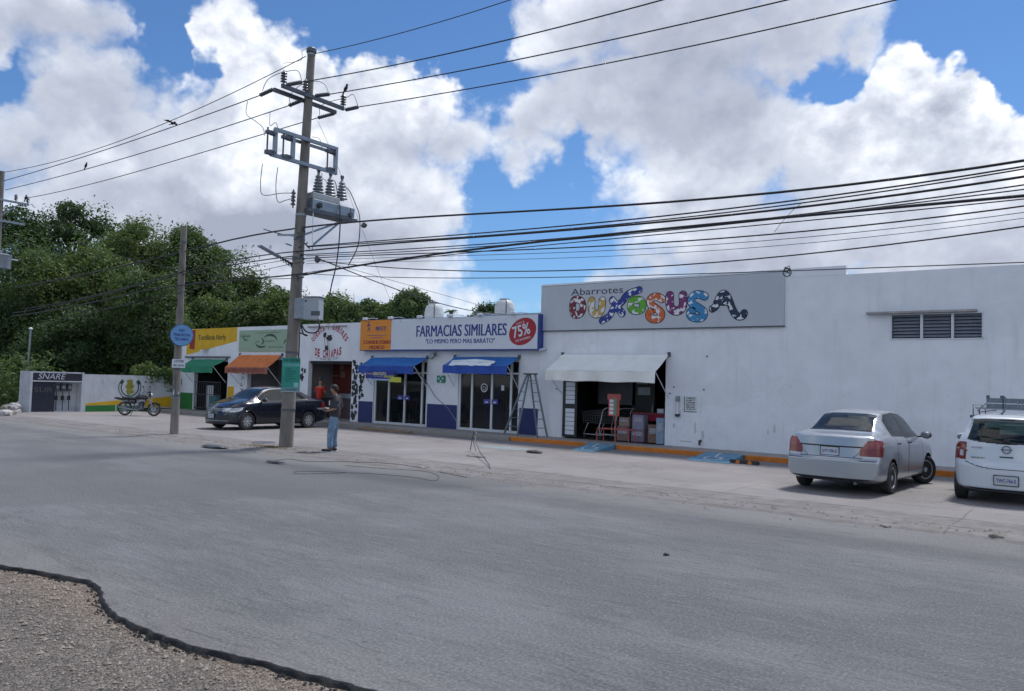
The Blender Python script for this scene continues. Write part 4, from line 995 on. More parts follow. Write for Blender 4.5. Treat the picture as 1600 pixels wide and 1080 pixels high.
def swoosh(mb, pts, ws, y):
    P = [V(p[0], 0, p[1]) for p in pts]; vs = []
    for i, p_ in enumerate(P):
        d = (P[min(i + 1, len(P) - 1)] - P[max(i - 1, 0)]).normalized(); nn = V(-d.z, 0, d.x); w_ = ws * math.sin(math.pi * (i + .3) / (len(P) - .4))
        vs += [(p_.x + nn.x * w_, y, p_.z + nn.z * w_), (p_.x - nn.x * w_, y, p_.z - nn.z * w_)]
    mb.add(vs, [(2 * i, 2 * i + 1, 2 * i + 3, 2 * i + 2) for i in range(len(P) - 1)])
swoosh(b_, [pg(*q) for q in [(545, 560), (575, 640), (640, 690), (720, 705), (800, 695), (860, 670)]], .05, GY - .004)
swoosh(b_, [pg(*q) for q in [(800, 420), (860, 375), (950, 350), (1040, 350), (1120, 390), (1170, 450), (1185, 530)]], .055, GY - .004)
swoosh(b_, [pg(*q) for q in [(730, 450), (775, 490), (785, 550), (755, 600), (720, 620)]], .05, GY - .004)
swoosh(b_, [pg(*q) for q in [(200, 330), (190, 420), (220, 480), (290, 505), (350, 490)]], .035, GY - .004)
ftext(b_, 'Comida', pg(120, 0)[0], pg(410, 0)[0], pg(260, 420)[1], pg(260, 340)[1], GY - .005, offset=.01, shear=.3)
ftext(b_, 'COCINA ECONOMICA', pg(560, 0)[0], pg(1310, 0)[0], pg(900, 300)[1], pg(900, 262)[1], GY - .005)
ftext(b_, 'la cocina', pg(850, 0)[0], pg(1130, 0)[0], pg(900, 545)[1], pg(900, 500)[1], GY - .005, offset=.02); ftext(b_, 'sabor', pg(590, 0)[0], pg(700, 0)[0], pg(650, 560)[1], pg(650, 520)[1], GY - .005)
ftext(b_, 'comida casera', pg(960, 0)[0], pg(1400, 0)[0], pg(1100, 720)[1], pg(1100, 680)[1], GY - .005, offset=.01); b_.bar((pg(1380, 600)[0], GY - .006, pg(1380, 600)[1]), (pg(1440, 480)[0], GY - .006, pg(1440, 480)[1]), .07, .002, up=(0, 1, 0))
b_.build('lettering', M_gink, t, recalc=False)
# dark squiggles painted on the pier
b_ = MB()
for k in range(9):
    z = .9 + k * .13; x = fx(377, 600) + rnd.uniform(-.08, .08); b_.bar((x, FY - .006, z), (x + rnd.uniform(.02, .2), FY - .006, z + rnd.uniform(-.1, .12)), .04, .002, up=(0, 1, 0))
b_.build('painted_marks', M_cow, t_d, recalc=False)

# ---- tortilla shop
XT0, XT1 = -37.0, -32.483
t_t = shop('tortilla_shop_building', 'tortilla shop with slanting yellow and white front and green awning', XT0, XT1, 4.08, [(fx(303), fx(355), .155, 2.5)], M_white2, 3.95,
           rooms=[(fx(303) - .3, fx(355) + .3, .16, 2.7, 3.5)])
M_yel = mat('shop_yellow', (.62, .37, .012), .7, var=.08, vscale=2, streak=.1); M_grn = mat('shop_green', (.02, .17, .04), .7, var=.12)
def fpoly(par, pts, m, name='painted_band', y=FY - .005):
    P = [onY(x, z, FY) for x, z in pts]; MB().prism([(p.x, p.z) for p in P], 'y', y, FY - .0005).build(name, m, par)
fpoly(t_t, [(291, 555), (293, 515), (371, 511.5), (370.5, 533)], M_yel, 'yellow_field')
fpoly(t_t, [(296, 545), (298.5, 516), (306, 515.5), (304, 546.5)], mat('shop_red', (.30, .03, .02), .7, var=.2, vscale=7), 'red_strip', FY - .008)
b_ = MB(); ftext(b_, 'Tortilleria Nerly', fx(310, 530), fx(353, 530), fz(330, 534), fz(330, 523), FY - .010, bold=.01); b_.build('lettering', mat('olive_ink', (.07, .075, .01), .6), t_t, recalc=False)
band(t_t, fx(356), fx(366), .158, 1.35, M_yel); band(t_t, XT0 + .02, fx(302), .158, .95, M_grn); band(t_t, fx(356), fx(366), .158, .3, M_grn, y=FY - .009)
t = thing('wall_lamp', 'small white lamp over the green awning of the tortilla shop', 'lamp', (fx(322, 549), FY - .1, 2.95)); q = t.location.copy()
MB().box(q.x - .13, q.x + .13, FY - .26, FY - .1, 2.93, 3.05).build('head', M_alu, t); MB().tube([(q.x, FY - .1, 3.0), (q.x + .25, FY - .01, 3.1)], .02, 6).build('arm', M_steel, t)
MB().box(fx(291, 557), fx(360, 557), FY - .09, FY - .002, fz(330, 559), fz(330, 557)).build('drip_rail', M_steeld, t_t)
# barred gate in the opening
gt = thing('barred_gate', 'black barred gate and white shutter in the tortilla shop opening', 'gate', (fx(325), FY + .05, .16))
b_ = MB(); x0, x1 = fx(304), fx(343)
for k in range(13):
    x = x0 + (x1 - x0) * k / 12; b_.tube([(x, FY + .05, .17), (x, FY + .05, 1.55)], .012, 5)
for z in (.25, .9, 1.5): b_.box(x0, x1, FY + .035, FY + .065, z, z + .03)
b_.build('bars', M_steeld, gt); MB().box(fx(316), fx(326), FY + .25, FY + .3, .2, 1.35).build('shutter', M_alu, gt)
bn = thing('bucket', 'teal plastic drum beside the yellow pillar of the tortilla shop', 'drum', (fx(348), 21.3, .155)); q = bn.location.copy()
MB().lathe([(.2, 0), (.24, .05), (.25, .35), (.235, .38), (.25, .41), (.26, .72), (.22, .74), (0.01, .745)], 20, Matrix.Translation(q)).build('drum', mat('teal_plastic', (.03, .13, .15), .4), bn, smooth=40)
MB().tube([(q.x + .26 * math.cos(a), q.y + .26 * math.sin(a), .88) for a in [k * math.pi / 8 for k in range(17)]], .015, 6).build('rim', M_steeld, bn)

# ---- roof tanks
def tank(px, py0, r, h, lab):
    p = onY(px, py0, 26); t = thing('water_tank', lab, 'water tank', (p.x, 26, 3.96)); z0 = p.z - h
    st = MB(); st.box(p.x - r, p.x + r, 26 - r, 26 + r, 3.955, z0); st.build('plinth', M_dirtywhite, t)
    prof = [(r * .98, z0 + .002), (r, z0 + .1), (r, z0 + h * .3), (r * .97, z0 + h * .32), (r, z0 + h * .35), (r, z0 + h * .58), (r * .97, z0 + h * .6), (r * .97, z0 + h * .64), (r * .84, z0 + h * .84), (r * .5, z0 + h * .97), (r * .48, z0 + h * .985)]
    MB().lathe(prof, 24, Matrix.Translation((p.x, 26, 0))).build('tank', mat('tank_cream', (.46, .48, .50), .5, var=.08), t, smooth=40)
    MB().lathe([(r * .5, z0 + h * .986), (r * .52, z0 + h * 1.02), (.01, z0 + h * 1.04)], 20, Matrix.Translation((p.x, 26, 0))).build('lid', M_steeld, t)
    MB().tube([(p.x + r * .9, 25.6, z0 + .1), (p.x + r + .12, 25.4, z0 + .2), (p.x + r + .12, 25.4, z0 + h * .8), (p.x + r * .7, 25.6, z0 + h * .95)], .02, 6).build('pipe', M_black, t)
tank(679, 474, .43, .95, 'cream ribbed water tank on the pharmacy roof behind the sign lettering')
tank(789, 468, .42, .75, 'pale domed water tank on the pharmacy roof near the supermarket corner')
MB().box(-21.2, -15.4, 25.2, 25.28, 4.55, 4.63).build('roof_rail', M_steel, label='thin grey rail along the pharmacy roof in front of the right tank', cat='rail')

# ---- supermarket interior goods
ig = thing('folded_shutter', 'tall black folding shutter with white paper panels at the left of the supermarket opening', 'shutter', (-14.0, 21.4, .16))
x0, x1 = -14.22, -13.68
MB().box(x0, x1, FY - .12, FY - .06, .2, 2.0).build('frame', M_black, ig)
b_ = MB()
for k in range(12):
    z = .28 + k * .14
    if k == 6: continue
    b_.box(x0 + .12, x1 - .08, FY - .128, FY - .121, z, z + .125)
b_.build('papers', M_sgn, ig)
def place(x, y, Y=22.6): return onY(x, y, Y)
MB().box(-13.9, -12.5, 23.2, 23.26, 1.25, 2.2).build('grey_partition', mat('grey_partition', (.12, .13, .15), .8), t_dun)
sh = thing('poster_display', 'black display board with two small pictures inside the supermarket', 'display', (-12.2, 23.1, .17)); MB().box(-12.6, -11.8, 23.2, 23.3, .2, 2.3).build('panel', M_black, sh)
b_ = MB(); b_.box(-12.45, -12.05, 23.18, 23.198, 1.95, 2.2); b_.box(-12.4, -11.95, 23.18, 23.198, 1.6, 1.85); b_.build('pictures', M_steel, sh)
# shopping trolleys
M_wire = mat('trolley_wire', (.12, .12, .13), .5, .5)
def trolley(x, y, rz, lab):
    t = thing('shopping_trolley', lab, 'trolley', (x, y, .17), 'shopping trolleys in the opening', rz)
    b_ = MB()
    for k in range(9):
        u = k / 8; b_.tube([(-.26, -.42 + .84 * u, .5), (-.28, -.46 + .92 * u, .95 - .12 * u)], .006, 4); b_.tube([(.26, -.42 + .84 * u, .5), (.28, -.46 + .92 * u, .95 - .12 * u)], .006, 4); b_.tube([(-.26, -.42 + .84 * u, .5), (.26, -.42 + .84 * u, .5)], .006, 4)
    for k in range(6):
        u = k / 5; z = .5 + .44 * u
        b_.tube([(-.26 - .02 * u, -.44, z), (.26 + .02 * u, -.44, z), (.26 + .02 * u, .44, z - .1 * u), (-.26 - .02 * u, .44, z - .1 * u), (-.26 - .02 * u, -.44, z)], .006, 4)
    b_.build('basket', M_wire, t, local=True)
    f = MB(); 
    for s in (-.27, .27): f.tube([(s, -.6, 1.0), (s, -.46, .92), (s, -.3, .35), (s, -.36, .14), (s, .4, .14), (s, .2, .5)], .013, 6)
    f.tube([(-.27, -.36, .14), (.27, -.36, .14)], .012, 6); f.build('frame', M_alu, t, local=True)
    MB().tube([(-.28, -.61, 1.0), (.28, -.61, 1.0)], .02, 8).build('handle', mat('handle_grey', (.2, .2, .22), .5), t, local=True)
    for s in (-.25, .25):
        for v in (-.34, .36): MB().tube([(s - .015, v, .06), (s + .015, v, .06)], .06, 10).build('wheel', M_rubber, t, local=True)
trolley(-13.2, 22.1, R(75), 'shopping trolley standing nearest the paper covered shutter')
trolley(-12.75, 22.35, R(70), 'shopping trolley with bright frame beside the pink rack')
# pink promo rack
M_pink = mat('coral_metal', (.42, .09, .085), .5)
rk = thing('display_stand', 'coral red display stand with headed board and green strip in the supermarket opening', 'display stand', (-11.9, 21.5, .16))
p = onY(962, 640, 21.35); cx = p.x
b_ = MB(); b_.tube([(cx, 21.35, .17), (cx, 21.35, 1.15)], .022, 8)
for (a, b2) in (((cx - .55, 21.2), (cx - .55, 21.6)), ((cx + .55, 21.2), (cx + .55, 21.6))):
    b_.tube([(a[0], a[1], .17), (a[0], a[1], .55), (b2[0], b2[1], .55), (b2[0], b2[1], .17)], .016, 6)
b_.tube([(cx - .55, 21.2, .55), (cx + .55, 21.2, .55)], .016, 6); b_.tube([(cx - .55, 21.6, .55), (cx + .55, 21.6, .55)], .016, 6); b_.build('frame', M_pink, rk)
MB().box(cx - .23, cx + .14, 21.31, 21.34, .95, 1.62).build('board', mat('board_coral', (.50, .07, .08), .5), rk)
MB().box(cx - .27, cx + .19, 21.30, 21.335, 1.45, 1.62).build('header', M_pink, rk); MB().box(cx - .02, cx + .06, 21.295, 21.308, .97, 1.5).build('green_strip', mat('strip_green', (.08, .30, .15), .5), rk)
b_ = MB()
for k in range(4): b_.box(cx - .19, cx - .05, 21.3, 21.309, 1.0 + k * .12, 1.09 + k * .12)
b_.build('packets', M_sgn, rk)
# counter with red cloth and goods
cn = thing('checkout_counter', 'counter with a red apron inside the supermarket opening', 'counter', (-11.6, 22.6, .17))
MB().box(-12.1, -10.8, 22.35, 22.45, .82, 1.02).build('red_apron', mat('apron_red', (.28, .012, .035), .7), cn); MB().box(-12.15, -10.75, 22.3, 23.0, 1.023, 1.06).build('top', mat('top_red', (.3, .05, .06), .5), cn)
MB().box(-12.1, -12.0, 22.5, 22.9, .17, 1.02).build('leg', M_black, cn)
def carton(x0, x1, y0, y1, z0, z1, c, lab, nm='carton'):
    m_ = mat('card_%d' % (abs(hash(lab)) % 99991), c, .8, var=.15, vscale=7)
    t = thing(nm, lab, 'box', ((x0 + x1) / 2, (y0 + y1) / 2, z0))
    MB().bevbox(x0, x1, y0, y1, z0, z1, .01).build('box', m_, t)
    MB().box(x0 + .05, x1 - .05, y0 - .004, y0 - .0005, z0 + (z1 - z0) * .5, z0 + (z1 - z0) * .8).build('label_print', mat('print_grey', (.35, .36, .42), .7, var=.5, vscale=30), t)
carton(-12.45, -12.05, 21.95, 22.3, .17, .62, (.22, .15, .14), 'brown carton on the floor left of the stand post')
carton(-11.95, -11.5, 21.95, 22.3, .17, .55, (.20, .16, .22), 'lilac crate at the foot of the lilac carton')
carton(-11.92, -11.53, 21.97, 22.28, .553, 1.0, (.26, .25, .36), 'lilac carton stacked on a crate behind the coral stand')
carton(-11.4, -11.0, 22.0, 22.3, .17, .72, (.24, .15, .11), 'tan carton under the red counter', )
carton(-10.98, -10.72, 21.72, 21.95, .17, .95, (.22, .30, .42), 'tall pale blue pack of bottles at the right jamb')
carton(-12.4, -12.05, 21.98, 22.28, .623, .9, (.30, .22, .2), 'small tan carton on the brown carton')
MB().lathe([(.03, 1.062), (.05, 1.07), (.05, 1.3), (.02, 1.36), (.02, 1.42)], 10, Matrix.Translation((-11.5, 22.5, 0))).build('bottle', mat('bottle_green', (.06, .09, .06), .2), label='dark bottle on the red counter', cat='bottle', smooth=40)
MB().bevbox(-11.3, -11.08, 22.4, 22.6, 1.062, 1.2, .01).build('napkin_box', M_alu, label='small white box on the red counter', cat='box')
tb = thing('drum', 'blue drum against the right jamb of the supermarket opening', 'drum', (-10.9, 22.2, .17)); MB().lathe([(.15, .17), (.16, .2), (.16, .8), (.14, .83), (.01, .83)], 16, Matrix.Translation((-10.84, 22.15, 0))).build('body', mat('drum_blue', (.03, .16, .24), .4), tb, smooth=40); MB().lathe([(.165, .831), (.165, .86), (.01, .87)], 16, Matrix.Translation((-10.84, 22.15, 0))).build('lid', M_black, tb)
# shelves with goods deep inside
for s in range(3):
    x0 = -14.3 + s * 1.3; t = thing('shelf_unit', ['dim stocked shelf at the left rear of the supermarket', 'dim stocked shelf in the middle rear of the supermarket', 'dim stocked shelf at the right rear of the supermarket'][s], 'shelf', (x0 + .55, 26.4, .17), 'shelves inside the supermarket')
    b_ = MB(); b_.box(x0, x0 + 1.1, 26.6, 26.64, .17, 2.1)
    for z in (.3, .7, 1.1, 1.5, 1.9): b_.box(x0, x0 + 1.1, 26.2, 26.598, z, z + .03)
    b_.build('frame', M_steeld, t); g = MB()
    for z in (.33, .73, 1.13, 1.53):
        for k in range(7): g.box(x0 + .03 + k * .15, x0 + .15 + k * .15, 26.22, 26.4, z + .002, z + rnd.uniform(.15, .3))
    g.build('goods', mat('goods_mixed', (.16, .12, .10), .6, var=.6, vscale=6, col2=(.08, .12, .2), c2scale=7), t)

# ---- stepladder
ld = thing('stepladder', 'tall open aluminium stepladder between pharmacy door and supermarket', 'stepladder', (-15.9, 21.0, .158))
ztop = fz(829, 586); yL = 21.15
xt = onY(829, 590, yL).x; L0 = onY(788, 672, yL + .15); L1 = onY(808, 672, yL - .35); R0_ = onY(840, 683, yL - .35); R1_ = onY(855, 683, yL + .15)
zb = .162
def rail(a, b2, nm='rail'): MB().bar(a, b2, .035, .06).build(nm, M_ladder, ld)
T = ztop
fl = [(V(L0.x, yL + .15, zb), V(xt - .16, yL + .02, T)), (V(L1.x, yL - .35, zb), V(xt - .04, yL - .05, T))]
fr = [(V(R0_.x, yL - .35, zb), V(xt + .02, yL - .05, T)), (V(R1_.x, yL + .15, zb), V(xt + .17, yL + .02, T))]
for a, b2 in fl + fr: rail(a, b2)
for (A, B_), wd in ((fl, 7), (fr, 7)):
    for k in range(1, wd):
        u = k / wd; MB().bar(A[0].lerp(A[1], u), B_[0].lerp(B_[1], u), .05, .022).build('step' if A is fr[0] else 'brace', M_ladder, ld)
MB().bevbox(xt - .22, xt + .22, yL - .12, yL + .1, T, T + .05, .01).build('top_cap', M_steeld, ld)
MB().bar(fl[0][0].lerp(fl[0][1], .9), fr[1][0].lerp(fr[1][1], .9), .02).build('spreader', M_ladder, ld)
# white hose/cable looping down the wall
pts = [onY(*q, FY - .02) for q in [(650, 575), (668, 600), (680, 620), (700, 638), (708, 650), (714, 660)]]
MB().tube(pts, .012, 6).build('hose', M_steel, label='thin pale cable sagging down the wall between the blue awnings', cat='cable')

# ---- side boundary wall with meter housing
WX = -37.2
def wq(x, y): p = onX(x, y, WX); return (p.y, p.z)
bw = thing('boundary_wall', 'low white side wall with green and yellow painted bands and a horseshoe emblem', 'wall', (WX, 19.3, 0))
MB().box(WX - .15, WX, 17.1, 21.6, -.1, 1.73).build('wall', M_dirtywhite, bw)
def wpoly(pts, m, name, off): MB().prism([wq(*p) for p in pts], 'x', WX + .0005, WX + off).build(name, m, bw)
wpoly([(133, 647), (133.5, 634), (180, 633), (180, 646)], M_grn, 'green_band', .006); wpoly([(133.5, 633.5), (134, 630.5), (186, 625.5), (194, 628), (194, 632.6)], M_yel, 'yellow_band', .006)
wpoly([(182, 646), (182, 633), (214, 635), (214, 644.5)], M_grn, 'green_band', .006); wpoly([(226, 636), (228, 623), (270, 619), (270, 636)], M_yel, 'yellow_band', .006); wpoly([(216, 644), (216, 637), (270, 637.5), (270, 641)], mat('band_dark_green', (.03, .06, .03), .8), 'dark_band', .006)
e_ = MB(); hc = wq(203, 605.5); R1, R2 = .50, .62
def wring(mb, r0, r1, a0, a1, x, n=26):
    vs = []
    for k in range(n + 1):
        a = a0 + (a1 - a0) * k / n; vs += [(x, hc[0] + r0 * math.cos(a), hc[1] + r0 * math.sin(a)), (x, hc[0] + r1 * math.cos(a), hc[1] + r1 * math.sin(a))]
    mb.add(vs, [(2 * k, 2 * k + 1, 2 * k + 3, 2 * k + 2) for k in range(n)])
sc_ = (wq(221, 605)[0] - wq(185, 605)[0]) / 2
for r0, r1 in ((.70, .80), (.93, 1.0)): wring(e_, sc_ * r0, sc_ * r1, R(-218), R(38), WX + .004)
wring(e_, sc_ * .7, sc_ * 1.0, R(18), R(44), WX + .005); wring(e_, sc_ * .7, sc_ * 1.0, R(136), R(160), WX + .005)
e_.build('horseshoe', mat('emblem_green', (.02, .06, .05), .7, var=.2), bw, recalc=False)
e_ = MB()
for (dy, dz, r_) in [(0, .22, .16), (-.08, .02, .14), (.1, .05, .1), (-.02, -.18, .17), (.12, -.2, .08)]:
    pts = []
    for k in range(14):
        a = 2 * math.pi * k / 14; q = r_ * (1 + .5 * mnoise.noise(V(math.cos(a) * 2 + dy * 9, math.sin(a) * 2, dz * 7))); pts.append((WX + .004 + .0006 * (r_ * 10), hc[0] + dy + q * math.cos(a), hc[1] + dz + q * math.sin(a)))
    e_.add(pts, [tuple(range(14))])
e_.build('emblem_centre', mat('emblem_yellow', (.22, .22, .03), .7, var=.5, vscale=12), bw, recalc=False)
# meter housing
XB = onY(30, 610, 14.87).x
mh = thing('meter_housing', 'white masonry meter housing with graffiti on a dark band, ending the side wall', 'meter housing', (WX, 16, 0))
zt_ = 1.80; y0, y1 = 14.87, 17.1
b_ = MB(); b_.box(XB, WX, y0, y0 + .08, -.1, zt_); b_.box(XB, WX, y1 - .09, y1 - .002, -.1, zt_); b_.box(XB, WX - .5, y0 + .083, y1 - .093, -.1, zt_ - .003); b_.box(WX - .497, WX - .02, y0 + .083, y1 - .093, 1.37, zt_ - .003); b_.box(WX - .497, WX, y0 + .083, y1 - .093, -.1, .04)
b_.build('masonry', M_dirtywhite, mh)
MB().box(WX - .018, WX + .004, y0 + .083, y1 - .095, 1.41, zt_ - .06).build('dark_band', mat('band_black', (.018, .02, .035), .6, var=.3), mh); MB().box(WX - .018, WX + .012, y0 + .05, y1 - .05, 1.36, 1.405).build('white_rail', M_alu, mh)
g_ = MB(); add_text(g_, 'SNARE', V(WX + .012, y0 + .28, 1.47), V(0, 1, 0), V(0, 0, 1), 1.15, .25, shear=.25, offset=.0); g_.build('graffiti', mat('spray_white', (.5, .53, .62), .7), mh, recalc=False)
MB().box(WX - .12, WX - .09, y0 + .09, y0 + 1.05, .05, 1.36).build('steel_door', mat('door_navy', (.018, .02, .04), .5, var=.3, stretch=(6, 6, .5)), mh); 
g_ = MB(); add_text(g_, 'SUR', V(WX - .084, y0 + .2, .90), V(0, 1, 0), V(0, 0, 1), .75, .22, offset=.0); g_.build('door_graffiti', mat('spray_brown', (.12, .10, .11), .7), mh, recalc=False)
for k in range(3):
    yy = y0 + 1.2 + k * .27
    MB().box(WX - .40, WX - .26, yy - .09, yy + .09, .95, 1.28).build('meter', M_steeld, mh); MB().lathe([(.01, 0), (.08, 0), (.085, .07), (.05, .1), (.01, .105)], 16, Matrix.Translation((WX - .258, yy, 1.12)) @ Matrix.Rotation(R(90), 4, 'Y')).build('meter_dial', M_steel, mh)
    MB().tube([(WX - .3, yy, .94), (WX - .3, yy, .75), (WX - .3, yy + .01, .1)], .02, 6).build('conduit', M_black, mh); MB().box(WX - .36, WX - .26, yy - .05, yy + .05, .55, .74).build('switch_box', M_black, mh)
# corrugated skin on the street end, post behind, rubble and plants
g_ = MB()
for k in range(9): x = XB + .1 + k * (WX - XB - .1) / 9; g_.box(x, x + .03, y0 - .02, y0 - .001, 0, zt_ - .02)
g_.build('ribs', M_dirtywhite, mh)
fp0 = onY(42, 578, 16.3); fp1 = onY(48, 515, 16.3)
fpz = thing('metal_post', 'thin pale metal post with round cap behind the meter housing', 'post', (fp0.x, 16.3, 0)); MB().tube([(fp0.x, 16.3, -.1), (fp1.x, 16.3, fp1.z)], .045, 8).build('post', M_steel, fpz); MB().lathe([(.04, 0), (.09, .01), (.09, .05), (.03, .1), (.001, .11)], 12, Matrix.Translation((fp1.x, 16.3, fp1.z))).build('cap', M_alu, fpz, smooth=40)
rr = random.Random(12)
for i in range(16):
    p = onZ(rr.uniform(6, 38), rr.uniform(640, 651)); s = rr.uniform(.10, .27)
    bm = bmesh.new(); bmesh.ops.create_icosphere(bm, subdivisions=2, radius=s)
    for v in bm.verts: v.co *= 1 + .5 * mnoise.noise(v.co * 2.3 / s * .5 + V(i, 0, 0)); 
    for v in bm.verts: v.co.z *= .7
    b_ = MB(); b_.add([v.co + V(p.x, p.y, s * .35 + (.25 if i % 4 == 0 else 0)) for v in bm.verts], [[v.index for v in f.verts] for f in bm.faces]); bm.free()
    b_.build('rubble_stone', M_conc if i % 3 else M_ledge, label='grey broken masonry lump in the rubble heap left of the meter housing', cat='stone', group='rubble heap at the left edge')
# ------------------------------------------------------------------ main utility pole and what hangs on it
PX, PY = -17.3, 13.15
PT = V(-17.12, 13.32, 10.66); PB = V(PX, PY, -.05)
def onpole(z): return PB.lerp(PT, (z + .05) / 10.71)
pole = thing('utility_pole', 'tall grey concrete utility pole carrying crossarms and switchgear in front of the dark sedan', 'utility pole', (PX, PY, 0))
nseg = 24; b_ = MB(); n = 12
b_.tube([onpole(10.71 * k / nseg - .05) for k in range(nseg + 1)], [.185 - .085 * k / nseg for k in range(nseg + 1)], n)
b_.build('shaft', M_conc, pole, smooth=35)
b_ = MB(); b_.tube([onpole(.0) + V(-.20, -.02, 0), onpole(3.9) + V(-.165, -.02, 0)], .035, 8); b_.build('conduit', M_cable, pole)
for z in (1.0, 2.5, 5.0, 5.5, 6.15, 7.5, 8.15, 9.35, 10.5):
    c = onpole(z); r = .185 - .085 * z / 10.7 + .008
    MB().lathe([(r, -.03), (r, .03)], 14, Matrix.Translation(c)).build('band', M_steel if z > 6 else M_steeld, pole)
MB().lathe([(.11, 0), (.135, .03), (.135, .12), (.10, .16), (0.01, .17)], 12, Matrix.Translation(onpole(10.52))).build('cap', M_steeld, pole)
# twin crossarm running across the street
XA = onpole(9.3).x
def py(x, y, X=None): p = onX(x, y, X if X is not None else XA); return p
a0, a1 = onX(428, 140, XA - .11), onX(525, 176, XA - .11); b0, b1 = onX(440, 134, XA + .11), onX(537, 170, XA + .11)
za = (a0.z + a1.z) / 2; zb2 = (b0.z + b1.z) / 2
MB().box(XA - .15, XA - .08, a0.y, a1.y, za - .05, za + .05).build('crossarm', M_steeld, pole)
MB().box(XA + .08, XA + .15, b0.y, b1.y, zb2 - .05, zb2 + .05).build('crossarm', M_steeld, pole)
def insulator(par, base, h=.28, r=.07, axis=None, name='insulator', m=None):
    M_ = Matrix.Translation(base)
    if axis is not None: M_ = M_ @ V(axis).to_track_quat('Z', 'Y').to_matrix().to_4x4()
    prof = [(.02, 0), (.02, h * .12)]; k = 0; nn = 4
    for i in range(nn): z0 = h * (.14 + .2 * i); prof += [(r * .45, z0), (r, z0 + h * .03), (r * .95, z0 + h * .06), (r * .45, z0 + h * .16)]
    prof += [(.02, h * .96), (.018, h)]
    return MB().lathe(prof, 12, M_).build(name, m or M_porc, par, smooth=40)
for (x, y) in [(443, 133), (477, 147), (536, 169)]:
    p = onX(x, y, XA + .115); insulator(pole, V(XA + .115, p.y, zb2 + .05), .36, .085)
# strain insulators along the lines, both sides
def strain(a, b2, par=pole):
    a, b2 = V(a), V(b2); d = (b2 - a); L_ = d.length; prof = []
    nn = 9
    for i in range(nn): z0 = L_ * (.08 + .84 * i / nn); prof += [(.025, z0), (.055, z0 + L_ * .02), (.02, z0 + L_ * .05)]
    prof = [(.012, 0)] + prof + [(.012, L_)]
    MB().lathe(prof, 10, Matrix.Translation(a) @ d.to_track_quat('Z', 'Y').to_matrix().to_4x4()).build('strain_insulator', M_steeld, par, smooth=40)
yA = [a0.y + .03, PY + .02, a1.y - .05]
def wp(x, y, Y): return onY(x, y, Y)
SL = [((428, 139), (404, 150), 0), ((476, 155), (449, 166), 1), ((524, 177), (494, 185), 2)]
SR = [((447, 133), (474, 128), 0), ((492, 150), (517, 147), 1), ((539, 172), (562, 167), 2)]
ends_l = []; ends_r = []
for (s, e, i) in SL:
    A = onY(*s, yA[i]); B_ = onY(*e, yA[i]); strain(A, B_); ends_l.append(B_)
for (s, e, i) in SR:
    A = onY(*s, yA[i] + .1); B_ = onY(*e, yA[i] + .1); strain(A, B_); ends_r.append(B_)

# wires, each laid in its own plane parallel to the street; sampled from both ends with the sag seen
wire_n = 0
def wire(pts, r, lab, grp, m=None, name='power_line', cat='cable', ext=None):
    """pts: list of (px, py, Y) or Vector; ext: how far to carry the last straight run (metres along X)"""
    P = [onY(*p) if not isinstance(p, Vector) else p for p in pts]
    # a hanging wire is a smooth shallow curve: fit one through the points seen, exact at the ends
    if len(P) == 2: out = [P[0].lerp(P[1], k / 12) for k in range(13)]
    else:
        d = (P[-1] - P[0]); d.z = 0; dn = d.normalized(); L0 = d.length; T = np.array([(p - P[0]).dot(dn) / L0 for p in P]); dg = 2 if len(P) < 5 else 3
        wgt = np.ones(len(P)); wgt[0] = wgt[-1] = 60
        cz = np.polyfit(T, [p.z for p in P], dg, w=wgt); side = V(-dn.y, dn.x, 0); cs = np.polyfit(T, [(p - P[0]).dot(side) for p in P], min(2, dg), w=wgt)
        out = []
        t0, t1 = 0.0, 1.0; e0 = e1 = 0.0
        for e in (ext or []):
            if e > 0: e1 = e / L0
            else: e0 = -e / L0
        for k in range(61):
            t_ = -e0 + (1 + e0 + e1) * k / 60
            tc_ = min(max(t_, 0), 1); z = np.polyval(cz, tc_) + (t_ - tc_) * np.polyval(np.polyder(cz), tc_) + (.25 * (t_ - tc_) ** 2 * L0 * .12)
            q = P[0] + dn * (t_ * L0) + side * np.polyval(cs, tc_); q.z = z; out.append(q)
    b_ = MB(); b_.tube(out, r, 6); return b_.build(name, m or M_cable, label=lab, cat=cat, group=grp, smooth=True)
LP_X = -36.4; leftY = 13.1
G1 = 'high voltage lines between the poles'
wire([V(LP_X, leftY, onY(4, 270, leftY).z), (110, 247, 13.2), (260, 190, 13.2), (370, 145, 13.25), (443, 99, 13.3), (478, 88, 13.32)], .011, 'topmost overhead line from the left pole up to the main pole tip', G1)
wire([(5, 283, yA[0]), (130, 247, yA[0]), (270, 196, yA[0]), ends_l[0]], .013, 'second high line from the left, ending at the near end of the crossarm', G1)
wire([(8, 297, yA[1]), (134, 264, yA[1]), (280, 222, yA[1]), ends_l[1]], .013, 'third high line from the left, ending at the middle of the crossarm', G1)
wire([(45, 309, yA[2]), (200, 272, yA[2]), (330, 235, yA[2]), (420, 206, yA[2]), ends_l[2]], .013, 'lowest high line from the left, passing behind the main pole to the far crossarm end', G1)
wire([(492, 84, 13.32), (640, 48, 13.32), (797, 0, 13.32)], .010, 'thin line from the main pole tip rising to the upper right', G1, ext=[26])
wire([ends_r[0], (560, 116, yA[0] + .1), (800, 58, yA[0] + .1), (1035, 0, yA[0] + .1)], .013, 'upper right high line from the near end of the crossarm', G1, ext=[26])
wire([ends_r[1], (560, 140, yA[1] + .1), (800, 95, yA[1] + .1), (1230, 0, yA[1] + .1)], .013, 'middle right high line from the centre of the crossarm', G1, ext=[26])
